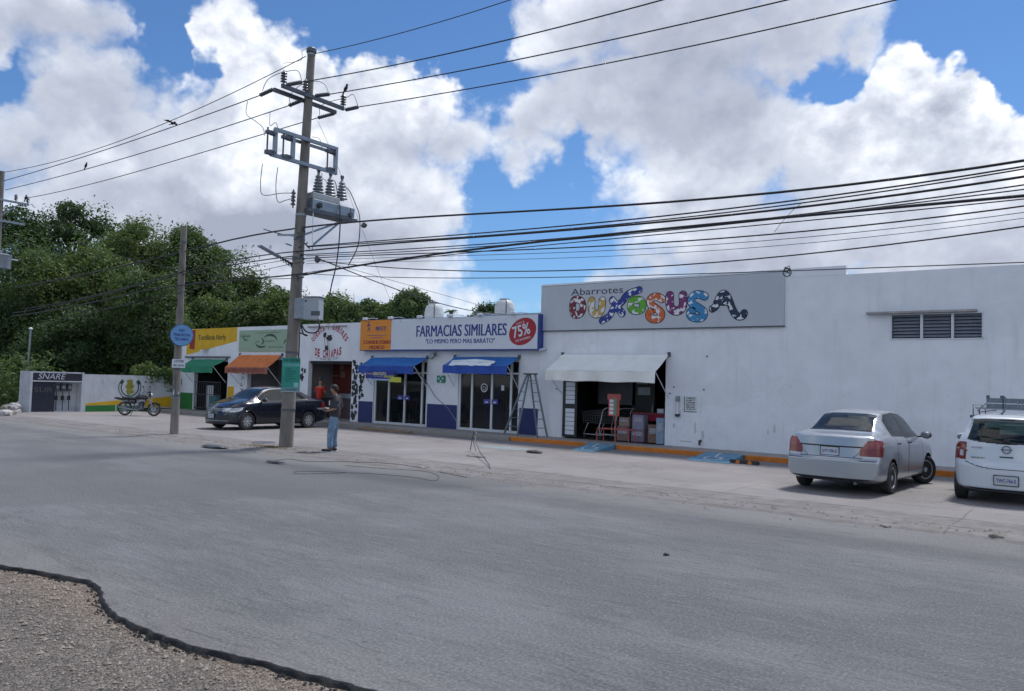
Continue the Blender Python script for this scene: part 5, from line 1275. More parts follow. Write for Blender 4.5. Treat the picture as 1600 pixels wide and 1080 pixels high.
wire([ends_r[2], (600, 161, yA[2] + .1), (800, 127, yA[2] + .1), (1100, 68, yA[2] + .1), (1400, 0, yA[2] + .1)], .013, 'lower right high line from the far end of the crossarm', G1, ext=[26])
# jumpers
def jump(pts, Y0, Y1, r=.009, m=None):
    n_ = len(pts); P = [onY(x, y, Y0 + (Y1 - Y0) * i / (n_ - 1)) for i, (x, y) in enumerate(pts)]
    out = []
    for i in range(n_ - 1):
        p0 = P[max(i - 1, 0)]; p1 = P[i]; p2 = P[i + 1]; p3 = P[min(i + 2, n_ - 1)]
        for k in range(6):
            t_ = k / 6; out.append(.5 * ((2 * p1) + (p2 - p0) * t_ + (2 * p0 - 5 * p1 + 4 * p2 - p3) * t_ * t_ + (3 * p1 - p0 - 3 * p2 + p3) * t_ ** 3))
    out.append(P[-1]); MB().tube(out, r, 5).build('jumper', m or M_steeld, pole, smooth=True)
jump([(410, 142), (418, 125), (436, 115), (462, 110), (469, 117), (471, 127)], yA[0], yA[0] + .1)
jump([(455, 168), (453, 150), (470, 133), (492, 127), (507, 132), (514, 147)], yA[1], yA[1] + .1)
jump([(500, 183), (500, 168), (512, 160), (540, 153), (552, 148), (559, 165)], yA[2], yA[2] + .1)
jump([(443, 99), (470, 94), (472, 80), (480, 76)], 13.3, 13.32, .007)
# disconnect frame below
XF = onpole(7.8).x + .02
f0, f1 = onX(423, 208, XF), onX(521, 239, XF); g0, g1 = onX(412, 244, XF), onX(518, 274, XF)
zt_, zb_ = 8.13, 7.47
fr_ = thing('switch_frame', 'grey steel frame with three fuse switches on the main pole', 'switchgear', (XF, PY, zb_))
MB().box(XF + .12, XF + .2, f0.y, f1.y, zt_ - .04, zt_ + .05).build('upper_rail', M_steel, fr_); MB().box(XF + .12, XF + .2, f0.y - .1, f1.y, zb_ - .05, zb_ + .04).build('lower_rail', M_steel, fr_)
MB().box(XF - .2, XF - .12, f0.y + .7, f1.y, zt_ - .04, zt_ + .03).build('upper_rail', M_steel, fr_)
for yy in (f0.y + .03, f0.y + .58, f1.y - .05):
    MB().box(XF + .11, XF + .21, yy - .04, yy + .04, zb_ - .04, zt_ + .02).build('post', M_steel, fr_)
for yy in (f0.y - .2, f0.y + .28, f1.y - .33):
    s_ = MB(); s_.tube([(XF + .16, yy, zb_ - .02), (XF + .16, yy, zt_ - .0)], .022, 8); s_.box(XF + .1, XF + .22, yy - .04, yy + .18, zt_ - .16, zt_ - .08); s_.box(XF + .1, XF + .22, yy - .04, yy + .18, zb_ - .02, zb_ + .08); s_.build('fuse_switch', M_steeld, fr_)
    insulator(fr_, V(XF + .16, yy + .06, zt_ - .12), .2, .07, axis=(0, 1, 0)); insulator(fr_, V(XF + .16, yy + .06, zb_ + .05), .2, .07, axis=(0, 1, 0))
jump([(387, 158), (385, 178), (400, 190), (411, 200), (413, 212)], yA[0], f0.y - .2); jump([(422, 176), (422, 196), (431, 192), (436, 208)], yA[1], f0.y + .28); jump([(488, 214), (499, 217), (503, 230)], yA[2], f1.y - .33)
jump([(410, 256), (407, 290), (412, 305), (440, 302), (459, 302)], f0.y - .2, PY - .1, .010); jump([(434, 262), (431, 290), (434, 315), (447, 313), (460, 309)], f0.y + .28, PY - .1, .010, M_cable); jump([(503, 270), (503, 290), (500, 285)], f1.y - .3, f1.y - .3, .01)
insulator(pole, V(onpole(6.5).x - .23, PY, 6.35), .5, .07)
# instrument transformer set with three bushings on its bracket
XT = XF; tx = thing('transformer', 'grey measuring transformer with three ribbed bushings on a bracket of the main pole', 'transformer', (XT, 13.9, 6.1))
p0 = onX(469, 313, XT); p1 = onX(547, 347, XT); ya, yb = 13.42, 14.72
MB().bevbox(XT - .22, XT + .22, ya, yb, 6.32, 6.62, .03).build('tank', M_steel, tx); MB().bevbox(XT - .18, XT + .18, ya + .02, yb - .35, 6.623, 6.80, .02).build('cover', mat('steel_light', (.36, .38, .39), .5, .2, var=.15), tx)
MB().box(XT - .26, XT + .26, 13.25, 14.95, 6.24, 6.315).build('platform', M_steeld, tx); MB().box(XT - .10, XT + .22, yb + .003, yb + .14, 6.35, 6.6).build('terminal_box', M_steel, tx)
MB().bar((XT, 13.3, 5.62), (XT, 14.6, 6.22), .05).build('brace', M_steel, tx); MB().lathe([(.01, 0), (.075, 0), (.075, .06), (.01, .061)], 14, Matrix.Translation((XT + .22, 13.62, 6.45)) @ Matrix.Rotation(R(90), 4, 'Y')).build('gauge', M_black, tx)
MB().lathe([(.01, 0), (.06, 0), (.06, .06), (.01, .061)], 14, Matrix.Translation((XT + .22, 14.7, 6.40)) @ Matrix.Rotation(R(90), 4, 'Y')).build('gauge', M_steeld, tx)
for yy in (13.74, 14.15, 14.56):
    prof = [(.07, 0)]
    for i in range(6): z0 = .03 + .085 * i; rr_ = .17 - .016 * i; prof += [(rr_ * .6, z0), (rr_, z0 + .015), (rr_ * .92, z0 + .035), (rr_ * .55, z0 + .075)]
    prof += [(.04, .55), (.035, .60), (.01, .61)]
    MB().lathe(prof, 16, Matrix.Translation((XT, yy, 6.80))).build('bushing', mat('bushing_grey', (.24, .26, .29), .35, var=.15), tx, smooth=50); MB().box(XT - .03, XT + .03, yy - .04, yy + .04, 7.41, 7.50).build('terminal', M_steeld, tx)
jump([(497, 284), (506, 280), (512, 288)], 13.8, 14.2, .008); jump([(514, 284), (523, 283), (527, 300), (531, 320)], 14.2, 14.4, .012, M_cable)
jump([(534, 289), (545, 297), (555, 318), (562, 340), (561, 375), (555, 395), (544, 415)], 14.6, 14.0, .014, M_cable); jump([(490, 305), (489, 345), (488, 390)], 13.5, 13.3, .016, M_alu); jump([(531, 320), (531, 360), (526, 410), (518, 445), (515, 462)], 14.3, 14.0, .018, M_cable)
# control box
bx = thing('control_box', 'pale grey metal control box strapped to the main pole above the green sign', 'control box', (-17.0, 12.95, 3.45))
dpt = (onpole(3.7) - CAM).dot(_fw) - .22
c0, c1, c2, c3 = depth(458, 499, dpt), depth(497, 499, dpt - .15), depth(497, 464.5, dpt - .15), depth(458, 464, dpt)
vx = (c1 - c0); vx.z = 0; wd = vx.length; vx.normalize(); vy = V(-vx.y, vx.x, 0); MX = Matrix((( vx.x, vy.x, 0, c0.x), (vx.y, vy.y, 0, c0.y), (0, 0, 1, c0.z), (0, 0, 0, 1))); hh = c3.z - c0.z
MB().bevbox(.28, wd, 0, .3, 0, hh, .012, MX).build('cabinet', mat('box_grey', (.33, .37, .42), .5, var=.06), bx); MB().bevbox(0, .277, .02, .28, .02, hh - .02, .01, MX).build('side_cabinet', M_steel, bx); MB().box(.25, wd + .02, -.02, .32, hh, hh + .02, MX).build('lid', M_steeld, bx)
MB().box(.5, .75, -.006, -.001, .1, .22, MX).build('plate', M_steeld, bx); MB().box(.32, .36, -.02, -.001, hh - .12, hh - .08, MX).build('latch', M_black, bx)
jump([(497, 498), (499, 512), (492, 520), (478, 518), (470, 505), (474, 522), (480, 524), (468, 520)], 13.2, 13.0, .02, M_cable)
# lamp arm / bracket towards the street and its cables
la = thing('bracket_arm', 'slanting pale cable arm on the left of the main pole, hung with cable loops', 'cable arm', (-17.3, 12.6, 4.9))
A = onX(405, 384, -17.35); B_ = onX(463, 417, -17.35); MB().bar((-17.35, A.y, A.z), (-17.35, A.y + .62, A.z - .20), .16, .035).build('plank', M_steel, la); MB().tube([(-17.35, A.y + .35, A.z - .1), (-17.35, B_.y, B_.z)], .03, 8).build('arm', M_steel, la); MB().tube([(-17.3, A.y + .3, A.z - .03), (-17.3, A.y + .3, A.z + .05)], .03, 8).build('photocell', M_alu, la)
for k in range(7):
    a_ = MB(); c = onX(438 + k * 4.2, 400 + k * 2.5, -17.3); q = onpole(c.z - .1 * k)
    a_.tube([c, c + V(-.05, .06, -.12), c + V(.02, .14, -.05 - .03 * k), q + V(-.1, -.1, 0)], .012, 5); a_.build('loop', M_cable, la)
# splice blobs and clamps round the pole where the bundles land
for z, s in ((5.35, .18), (4.95, .2), (4.55, .2), (5.6, .15)):
    b_ = MB(); c = onpole(z)
    for k in range(5):
        a = rnd.random() * 6.28; q = c + V(.19 * math.cos(a), .19 * math.sin(a), rnd.uniform(-.12, .12)); b_.tube([q, q + V(rnd.uniform(-.15, .15), rnd.uniform(-.15, .15), rnd.uniform(-.2, .1))], .018, 6)
    b_.build('clamps', M_steeld, pole)
MB().bar(onX(489, 383, -17.2), onX(529, 349, -17.2), .045).build('brace', M_steel, pole)
br = thing('cable_bracket', 'dark stand off bracket where the thick cable meets the main pole', 'bracket', (-16.5, 13.4, 5.6)); p = onY(569, 352, 13.3)
MB().bar(onpole(5.62), onpole(5.62) + V(-1.0, .05, .1), .05).build('arm', M_steel, br); MB().sph(p, .09, .06, .07).build('clamp', M_steeld, br, smooth=True); MB().sph(onY(496, 405, 13.2), .09, .07, .1).build('clamp', M_steeld, br, smooth=True)
G2 = 'telephone and service cables on the main pole'
Yw = 13.25
wire([(340, 380, Yw), (380, 367, Yw), (415, 359, Yw), (470, 356, Yw), (570, 351, Yw), (800, 332, Yw), (1200, 298, Yw), (1600, 251, Yw)], .022, 'thick upper cable crossing the sky above the supermarket', G2, ext=[25, -14])
cab = [
 ([(480, 385), (560, 378), (800, 361), (1200, 318), (1600, 260)], .014, 13.1, 'first line of the cable bundle, just below the thick upper cable'),
 ([(480, 386), (560, 382), (800, 364), (1200, 325), (1600, 264)], .012, 13.3, 'second line of the cable bundle, twisting beside the first'),
 ([(478, 392), (560, 385), (800, 366), (1200, 330), (1600, 276)], .020, 13.2, 'dark heavy line third in the cable bundle'),
 ([(478, 398), (560, 392), (800, 380), (1200, 340), (1600, 289)], .012, 13.4, 'thin line fourth in the cable bundle'),
 ([(478, 400), (560, 396), (800, 383), (1200, 343), (1600, 296)], .010, 13.1, 'thin line fifth in the cable bundle'),
 ([(474, 430), (560, 414), (640, 404), (720, 394), (795, 381), (1200, 343), (1600, 306)], .024, 13.0, 'heavy cable rising from low on the pole to the right'),
 ([(474, 427), (640, 407), (800, 386), (1200, 352), (1600, 311)], .010, 13.2, 'thin cable just under the heavy rising cable'),
 ([(478, 404), (640, 396), (800, 392), (1200, 366), (1600, 322)], .013, 13.35, 'cable seventh down, a third of the way down the sky right'),
 ([(478, 408), (640, 402), (800, 397), (1200, 376), (1600, 332)], .006, 13.5, 'hair thin wire above the low sagging cable'),
 ([(478, 412), (640, 408), (800, 406), (1200, 385), (1600, 341)], .005, 13.1, 'faintest wire above the low sagging cable'),
 ([(500, 408), (560, 412), (640, 421), (800, 425), (1200, 402), (1600, 354)], .012, 13.2, 'low sagging cable above the supermarket parapet'),
 ([(470, 427), (640, 434), (800, 434), (1000, 431), (1230, 423), (1600, 410)], .009, 13.6, 'lowest cable, passing the knot in front of the parapet'),
]
for pts, r, Y_, lab in cab: wire([(x, y, Y_) for x, y in pts], r, lab, G2, ext=[25])
# knot, tie and drop wire
kn = MB(); c = onY(1230, 424, 13.6)
for k in range(5): kn.tube([c + V(rnd.uniform(-.06, .06), 0, rnd.uniform(-.1, .1)) for _ in range(4)], .008, 5)
kn.tube([c + V(.07 * math.cos(a), 0, .07 * math.sin(a) - .02) for a in [k * math.pi / 6 for k in range(13)]], .009, 6); kn.build('cable_knot', M_cable, label='small wire knot hanging on the lowest cable over the parapet', cat='cable')
wire([(1210, 363, 13.2), (1228, 340, 13.2), (1252, 318, 13.2)], .004, 'hair thin stray wire between two cables right of centre', G2, name='stray_wire')
# left bundles
def lw(x, y, Y_=13.1): return (x, y, Y_)
lcab = [
 ([(478, 392), (440, 396), (395, 401), (345, 411), (230, 440)], .016, 13.1, 'upper left cable sagging towards the wooden pole'),
 ([(478, 398), (430, 404), (380, 411), (330, 420), (200, 450)], .016, 13.2, 'second left cable under the upper one'),
 ([(470, 404), (420, 410), (375, 421), (310, 440)], .008, 13.0, 'third left cable, thin'),
 ([(470, 410), (420, 420), (380, 430), (330, 444)], .008, 13.1, 'fourth left cable, thin and lower'),
 ([(480, 427), (440, 431), (395, 436), (330, 441), (200, 460)], .020, 13.0, 'heavy low cable leaving the main pole to the left'),
 ([(475, 434), (440, 438), (400, 434), (340, 431)], .010, 13.2, 'slack cable under the heavy left cable'),
]
for pts, r, Y_, lab in lcab: wire([(x, y, Y_) for x, y in pts], r, lab, G2, ext=[9])
wire([(412, 358, 13.3), (432, 364, 13.3), (465, 370, 13.3)], .014, 'short stay from the thick cable to the main pole', G2)
# service drop to the pharmacy roof, stay wires
wire([onY(500, 405, 13.2), onY(530, 420, 14.2), onY(620, 455, 17), onY(690, 475, 19.5), onY(760, 487, 22), onY(790, 491, 24)], .014, 'black service cable dropping to the pharmacy roof', G2)
wire([onY(497, 190, 13.4), onY(515, 230, 14), onY(560, 350, 16.5), onY(600, 440, 18.5), onY(628, 505, 20.8)], .005, 'thin steel stay wire running down behind the pharmacy sign', G2, name='stay_wire')
wire([onY(505, 408, 13.2), onY(620, 438, 16), onY(700, 465, 19), onY(760, 480, 22)], .006, 'thin wire beside the service cable', G2)
# green board on the pole
gs = thing('pole_sign', 'green notice board with dark heading and lines of text on the main pole', 'sign', (-17.2, 12.9, 1.9))
dpt = (onpole(2) - CAM).dot(_fw) - .24
q0, q1, q3 = depth(439.5, 611.5, dpt), depth(468, 612, dpt), depth(441, 559, dpt)
vx = (q1 - q0); wd = vx.length; vx.normalize(); vz = (q3 - q0); hh = vz.length; vz.normalize(); vy = vx.cross(vz).normalized() * -1
vy = -vx.cross(vz); MX = Matrix(((vx.x, -vy.x, vz.x, q0.x), (vx.y, -vy.y, vz.y, q0.y), (vx.z, -vy.z, vz.z, q0.z), (0, 0, 0, 1)))
fr_n = (CAM - q0).normalized(); sgn = 1 if (MX.to_3x3() @ V(0, 1, 0)).dot(fr_n) > 0 else -1
MB().box(0, wd, -.006, .006, 0, hh, MX).build('board', mat('board_green', (.018, .26, .21), .5, var=.12, vscale=4), gs)
def gbox(x0, x1, z0, z1, m, nm): MB().box(x0 * wd, x1 * wd, min(.0065 * sgn, .009 * sgn), max(.0065 * sgn, .009 * sgn), z0 * hh, z1 * hh, MX).build(nm, m, gs)
gbox(.05, .97, .75, .83, mat('pale_teal', (.12, .36, .36), .6, var=.2), 'pale_band'); gbox(.0, 1, 0, .12, mat('teal_grey', (.12, .25, .28), .6, var=.2), 'lower_band'); gbox(.68, .93, .13, .26, mat('pale_patch', (.25, .5, .48), .6), 'picture')
def gtext(s, x0, x1, z0, z1, mb, off=.02): add_text(mb, s, MX @ V(x0 * wd, .0105 * sgn, z0 * hh), vx, vz, (x1 - x0) * wd, (z1 - z0) * hh, offset=off)
b_ = MB(); gtext('TAI DESIGN', .06, .96, .885, .975, b_, .03)
for i, s in enumerate(['DISENO', 'IMPRENTA Y LONAS', 'ROTULACION', 'TARJETAS', 'INVITACIONES', 'SELLOS']): gtext(s, .2, .2 + .6 * min(1, len(s) / 12), .66 - .075 * i, .70 - .075 * i, b_, .01)
gtext('TELEFONO', .25, .8, .03, .08, b_); b_.build('lettering', mat('deep_green_ink', (.006, .05, .055), .6), gs, recalc=False)
MB().box(0, wd, -.004, .0045, -.012 * 1, -.001, MX).build('edge', M_alu, gs)

# ------------------------------------------------------------------ second pole with round sign
p2b = onZ(272, 680); p2t = onY(287, 355, 13.2); p2b = V(-22.78, 13.2, 0)
pl2 = thing('utility_pole', 'short weathered grey pole without crossarms, carrying the round blue sign', 'utility pole', tuple(p2b))
b_ = MB(); b_.tube([p2b.lerp(V(-22.78, 13.2, p2t.z), k / 12) + V(0, 0, -.05 if k == 0 else 0) for k in range(13)], [.125 - .035 * k / 12 for k in range(13)], 10); b_.build('shaft', M_conc, pl2, smooth=35)
for z in (1.2, 2.0, 5.9): MB().lathe([(.13 - .035 * z / 6.4, -.03), (.13 - .035 * z / 6.4, .03)], 12, Matrix.Translation((-22.78, 13.2, z))).build('band', M_steeld, pl2)
MB().tube([onY(283, 440, 13.1) + V(-.05, -.1, 0), onY(280, 470, 13.1) + V(.1, -.12, 0), onY(282, 480, 13.1) + V(0, -.12, 0)], .014, 6).build('cable_loop', M_cable, pl2)
def facing(px, py, w_, h_, extra=.2, base=p2b):
    d_ = (V(base.x, base.y, 2) - CAM).dot(_fw) - extra
    c = depth(px, py, d_); nrm = V(CAM.x - c.x, CAM.y - c.y, 0).normalized(); vx = V(-nrm.y, nrm.x, 0)
    return c, vx, nrm
c, vx, nrm = facing(284, 524, 0, 0, .16)
rs = thing('round_sign', 'round light blue sign with dark lettering on the short pole', 'sign', tuple(c))
MXr = Matrix(((vx.x, nrm.x, 0, c.x), (vx.y, nrm.y, 0, c.y), (0, 0, 1, c.z), (0, 0, 0, 1)))
rad = 17.2 / F_PX * (c - CAM).dot(_fw)
MB().lathe([(rad, -.012), (rad, .012)], 40, MXr @ Matrix.Rotation(R(-90), 4, 'X')).build('disc', mat('rim_navy', (.03, .08, .22), .5), rs); MB().lathe([(rad * .94, .013), (rad * .94, .015)], 40, MXr @ Matrix.Rotation(R(-90), 4, 'X')).build('face', mat('sign_sky', (.13, .31, .60), .5, var=.05), rs)
b_ = MB()
for s, w_, z0, z1 in (('RED', .5, .33, .55), ('TRIBUSCHA', 1.45, -.10, .17), ('TECAMAC', 1.25, -.48, -.22)): add_text(b_, s, MXr @ V(-w_ / 2 * rad, .018, z0 * rad), vx, V(0, 0, 1), w_ * rad, (z1 - z0) * rad, offset=.03)
b_.build('lettering', M_ink, rs, recalc=False)
c, vx, nrm = facing(279, 568, 0, 0, .16); MXr = Matrix(((vx.x, nrm.x, 0, c.x), (vx.y, nrm.y, 0, c.y), (0, 0, 1, c.z), (0, 0, 0, 1)))
ns = thing('notice', 'small white notice tied to the short pole under the round sign', 'sign', tuple(c)); MB().box(-.185, .185, -.004, .004, -.13, .13, MXr).build('board', M_sgn, ns); b_ = MB()
add_text(b_, 'LOTES', MXr @ V(-.12, .006, .03), vx, V(0, 0, 1), .26, .075, offset=.03); add_text(b_, '998 120 46', MXr @ V(-.15, .006, -.09), vx, V(0, 0, 1), .3, .06, offset=.03); b_.build('lettering', M_black, ns, recalc=False)
c, vx, nrm = facing(274.5, 615, 0, 0, .13); MXr = Matrix(((vx.x, nrm.x, 0, c.x), (vx.y, nrm.y, 0, c.y), (0, 0, 1, c.z), (0, 0, 0, 1)))
ps_ = thing('poster', 'small torn light blue poster stuck low on the short pole', 'poster', tuple(c)); b_ = MB(); b_.prism([(-.07, -.16), (.08, -.15), (.09, .02), (.05, .15), (-.06, .16), (-.08, 0)], 'y', -.004, .004); b_.v = [tuple(MXr @ V(v)) for v in b_.v]; b_.build('paper', mat('poster_aqua', (.10, .34, .50), .6, var=.3, vscale=9, col2=(.5, .6, .65), c2scale=9), ps_)

# ------------------------------------------------------------------ pole at the left edge
LPt = onY(3, 268, 13.1); LPb = V(LPt.x - .1, 13.1, 0)
pl3 = thing('utility_pole', 'grey utility pole cut by the left edge of the picture, with a small transformer', 'utility pole', (LPt.x, 13.1, 0))
b_ = MB(); b_.tube([V(LPt.x, 13.1, -.1).lerp(LPt, k / 14) for k in range(15)], [.17 - .06 * k / 14 for k in range(15)], 10); b_.build('shaft', M_conc, pl3, smooth=35)
z = onY(20, 318, 13.1).z; X3 = LPt.x
e1 = onX(45, 320, X3 + .1); MB().box(X3 + .06, X3 + .14, 12.3, e1.y, e1.z - .04, e1.z + .04).build('crossarm', M_steel, pl3)
e2 = onX(38, 351, X3 + .1); MB().box(X3 + .06, X3 + .14, 12.4, e2.y, e2.z - .04, e2.z + .04).build('crossarm', M_steel, pl3); MB().bar((X3 + .1, 13.1, e2.z + .2), (X3 + .1, e1.y - .3, e1.z), .04).build('brace', M_steel, pl3)
for yy in (e1.y - .05, e1.y - .5): insulator(pl3, V(X3 + .1, yy, e1.z + .05), .3, .08)
tz = thing('transformer', 'pale grey can transformer on the pole at the left edge', 'transformer', (X3, 13.5, onX(5, 420, X3).z)); z0 = onX(5, 421, X3).z; z1 = onX(5, 400, X3).z; ye = onX(14, 410, X3).y
MB().lathe([(.30, z0), (.31, z0 + .05), (.31, z1 - .05), (.33, z1), (.2, z1 + .06), (.01, z1 + .07)], 16, Matrix.Translation((X3 + .15, ye - .3, 0))).build('tank', M_steel, tz, smooth=40); insulator(tz, V(X3 + .2, ye - .2, z1 + .02), .22, .06); MB().bar((X3 + .1, ye - .6, z1 - .08), (X3 + .1, ye + .3, z1 - .12), .05).build('arm', M_alu, tz)

# birds resting on the lines
M_bird = mat('bird_dark', (.02, .022, .03), .7, var=.2)
def bird(x, y, Y_, flying, lab):
    p = onY(x, y, Y_); t = thing('bird', lab, 'bird', tuple(p)); b_ = MB()
    if flying:
        b_.sph(p, .15, .05, .05, 10, 6); b_.sph(p + V(.15, 0, .02), .05, .04, .04, 8, 5); b_.add([p + V(.06, 0, .03), p + V(-.10, 0, .03), p + V(-.22, -.32, .10), p + V(0, -.2, .1)], [(0, 1, 2, 3)]); b_.add([p + V(.06, .01, .03), p + V(-.10, .01, .03), p + V(-.2, .3, .02), p + V(0, .2, .05)], [(0, 1, 2, 3)]); b_.add([p + V(-.12, -.03, 0), p + V(-.12, .03, 0), p + V(-.3, .03, 0), p + V(-.3, -.03, 0)], [(0, 1, 2, 3)])
    else:
        M_ = Matrix.Translation(p + V(0, 0, .10)) @ Matrix.Rotation(R(-50), 4, 'Y'); b_.sph((0, 0, 0), .13, .06, .06, 10, 6, M_); b_.sph(p + V(.06, 0, .22), .045, .04, .045, 8, 5); b_.bar(p + V(.09, 0, .22), p + V(.14, 0, .21), .015); b_.bar(p + V(-.06, 0, .04), p + V(-.16, 0, -.10), .05, .02); b_.tube([p + V(0, .02, .05), p + V(0, .02, 0)], .008, 4); b_.tube([p + V(0, -.02, .05), p + V(0, -.02, 0)], .008, 4)
    b_.v = [tuple(p + (V(v) - p) * .72) for v in b_.v]; b_.build('body', M_bird, t, smooth=True)
bird(270, 193, yA[0], True, 'dark bird spread over the second line left of the main pole')
bird(134, 262, yA[1], False, 'small dark bird perched on the third line near the left')
bird(540, 143, yA[1] + .1, False, 'small dark bird perched on the middle line just right of the main pole')
bird(40, 312, 13.1, False, 'dark bird perched at the crossarm end of the left edge pole')

# ------------------------------------------------------------------ small things on the forecourt and road
def lump(px, py, rx, ry, h_, m, lab, cat, seed, name):
    p = onZ(px, py, .03 if py < 760 else 0); bm = bmesh.new(); bmesh.ops.create_icosphere(bm, subdivisions=3, radius=1)
    b_ = MB(); vs = [V(v.co.x * rx, v.co.y * ry, v.co.z * h_) * (1 + .45 * mnoise.noise(v.co * 2 + V(seed, 0, 0))) + V(p.x, p.y, p.z + h_ * .35) for v in bm.verts]
    b_.add(vs, [[v.index for v in f.verts] for f in bm.faces]); bm.free(); b_.build(name, m, label=lab, cat=cat, smooth=True)
lump(835, 708, .22, .14, .05, M_black, 'flat black rubber scrap on the forecourt left of the first ramp', 'scrap', 1, 'rubber_scrap')
lump(1041, 868, .035, .03, .02, M_black, 'small black stone lying alone on the road', 'stone', 2, 'small_stone')
lump(1556, 843, .10, .07, .06, M_conc, 'grey stone at the road edge on the right', 'stone', 3, 'stone')
lump(1383, 824, .07, .05, .03, M_conc, 'low stone chip at the road edge below the silver sedan', 'stone', 4, 'stone')
lump(335, 698, .45, .2, .03, M_steeld, 'dark dirt filled patch on the road edge left of the main pole', 'patch', 5, 'tar_patch')
lump(745, 714, .3, .12, .02, M_conc, 'crumbled concrete lump on the forecourt edge', 'patch', 6, 'concrete_lump')
lump(430, 722, .28, .08, .02, M_steeld, 'dark scrap at the road edge beside the main pole foot', 'scrap', 9, 'road_scrap')
# black and orange wheel stop
p = onZ(1163, 725, .03); ws = thing('wheel_stop', 'worn black rubber wheel stop with orange patches in front of the kerb', 'wheel stop', (p.x, p.y, .03))
d = V(1, .04, 0); A = V(p.x - .34, p.y, 0); b_ = MB(); b_.prism([(p.y - .08, .031), (p.y + .08, .031), (p.y + .045, .12), (p.y - .045, .12)], 'x', p.x - .36, p.x + .36); b_.build('body', M_rubber, ws, bevel=.01)
for k in (-.2, .1): MB().add([(p.x + k, p.y - .0825, .037), (p.x + k + .12, p.y - .0825, .037), (p.x + k + .08, p.y - .05, .116), (p.x + k + .02, p.y - .05, .116)], [(0, 1, 2, 3)]).build('orange_patch', M_orange, ws)
# bent cable stub
G3 = onZ(768, 733, .03); pts = [onY(728, 690, 16.2), onY(733, 683, 16.0), onY(738, 690, 15.4), onY(735, 700, 15.0)]
A = onZ(766, 733, .035); B_ = onZ(742, 706, .035)
b_ = MB(); b_.tube([A, A + V(-.3, .35, .03), A.lerp(B_, .6) + V(0, 0, .12), B_ + V(0, 0, .28), B_ + V(-.1, .15, .5), B_ + V(-.25, .2, .42), B_ + V(-.3, .2, .15), B_ + V(-.33, .2, .0)], .012, 6)
b_.tube([B_ + V(-.05, .1, .42), B_ + V(-.14, .1, .55), B_ + V(-.2, .15, .3), B_ + V(-.12, .18, .0)], .008, 6); b_.build('bent_wire', M_steeld, label='bent loop of rusty wire standing up from the forecourt', cat='wire', smooth=True)
# black wire loops lying on the road
def ground_wire(pxs, r, lab):
    P = [onZ(x, y, .0) + V(0, 0, (.035 if onZ(x, y, 0).y > 12.1 else .006) + r) for x, y in pxs]; out = []
    for i in range(len(P) - 1):
        p0 = P[max(i - 1, 0)]; p1 = P[i]; p2 = P[i + 1]; p3 = P[min(i + 2, len(P) - 1)]
        for k in range(8):
            t_ = k / 8; out.append(.5 * ((2 * p1) + (p2 - p0) * t_ + (2 * p0 - 5 * p1 + 4 * p2 - p3) * t_ * t_ + (3 * p1 - p0 - 3 * p2 + p3) * t_ ** 3))
    out.append(P[-1]); MB().tube(out, r, 6).build('ground_wire', M_cable, label=lab, cat='wire', smooth=True)
ground_wire([(540, 728), (600, 733), (660, 737), (684, 744), (678, 752), (640, 746), (560, 740), (500, 741), (462, 741), (470, 737), (540, 739)], .004, 'black wire looped flat on the road edge right of the standing man')
ground_wire([(424, 722), (450, 718), (480, 722), (520, 722), (590, 726), (640, 731), (700, 741), (730, 747)], .005, 'thin black wire trailing along the road edge by the man')
# drain cover
p = onZ(412, 691.5, .03); mc = MB(); mc.lathe([(.33, .031), (.33, .036), (.30, .038), (.30, .034), (.01, .034)], 28, Matrix.Translation((p.x, p.y, 0))); mc.build('drain_cover', M_steeld, label='dark round iron drain cover beside the main pole', cat='drain cover', smooth=30)
# dry weeds at the pole foot
wd_ = MB()
for i in range(900):
    a = rnd.random() * 6.28; r_ = abs(rnd.gauss(0, .5)); c = V(PX - .25 + r_ * 1.5 * math.cos(a), PY - .35 + r_ * .5 * math.sin(a), .03)
    if c.y < 12.15: continue
    d = V(rnd.gauss(0, .05), rnd.gauss(0, .05), rnd.uniform(.01, .05)); s = V(-d.y, d.x, 0).normalized() * .006; wd_.add([c - s, c + s, c + d], [(0, 1, 2)])
wd_.build('dry_weeds', mat('straw', (.17, .13, .07), .9, var=.4, vscale=30), label='dry weeds around the foot of the main pole', kind='stuff', recalc=False)
dl = MB()
rr = random.Random(9)
for i in range(700):
    x = rr.uniform(-26, 2); y = 12.35 + rr.gauss(0, .28); s = rr.uniform(.008, .03) * (1.6 if rr.random() < .05 else 1)
    z = .03 if y > 12.3 else .0
    if 12.0 < y < 12.3: continue
    u = V(math.cos(i), math.sin(i), 0) * s; v = V(-math.sin(i), math.cos(i), 0) * s; c = V(x, y, z); dl.add([c - u - v, c + u - v * .8, c + u * 1.1 + v, c - u * .7 + v, c + V(0, 0, s * .9)], [(0, 1, 4), (1, 2, 4), (2, 3, 4), (3, 0, 4)])
dl.build('gutter_debris', M_conc, kind='stuff', label='small stones and crumbs along the gutter')
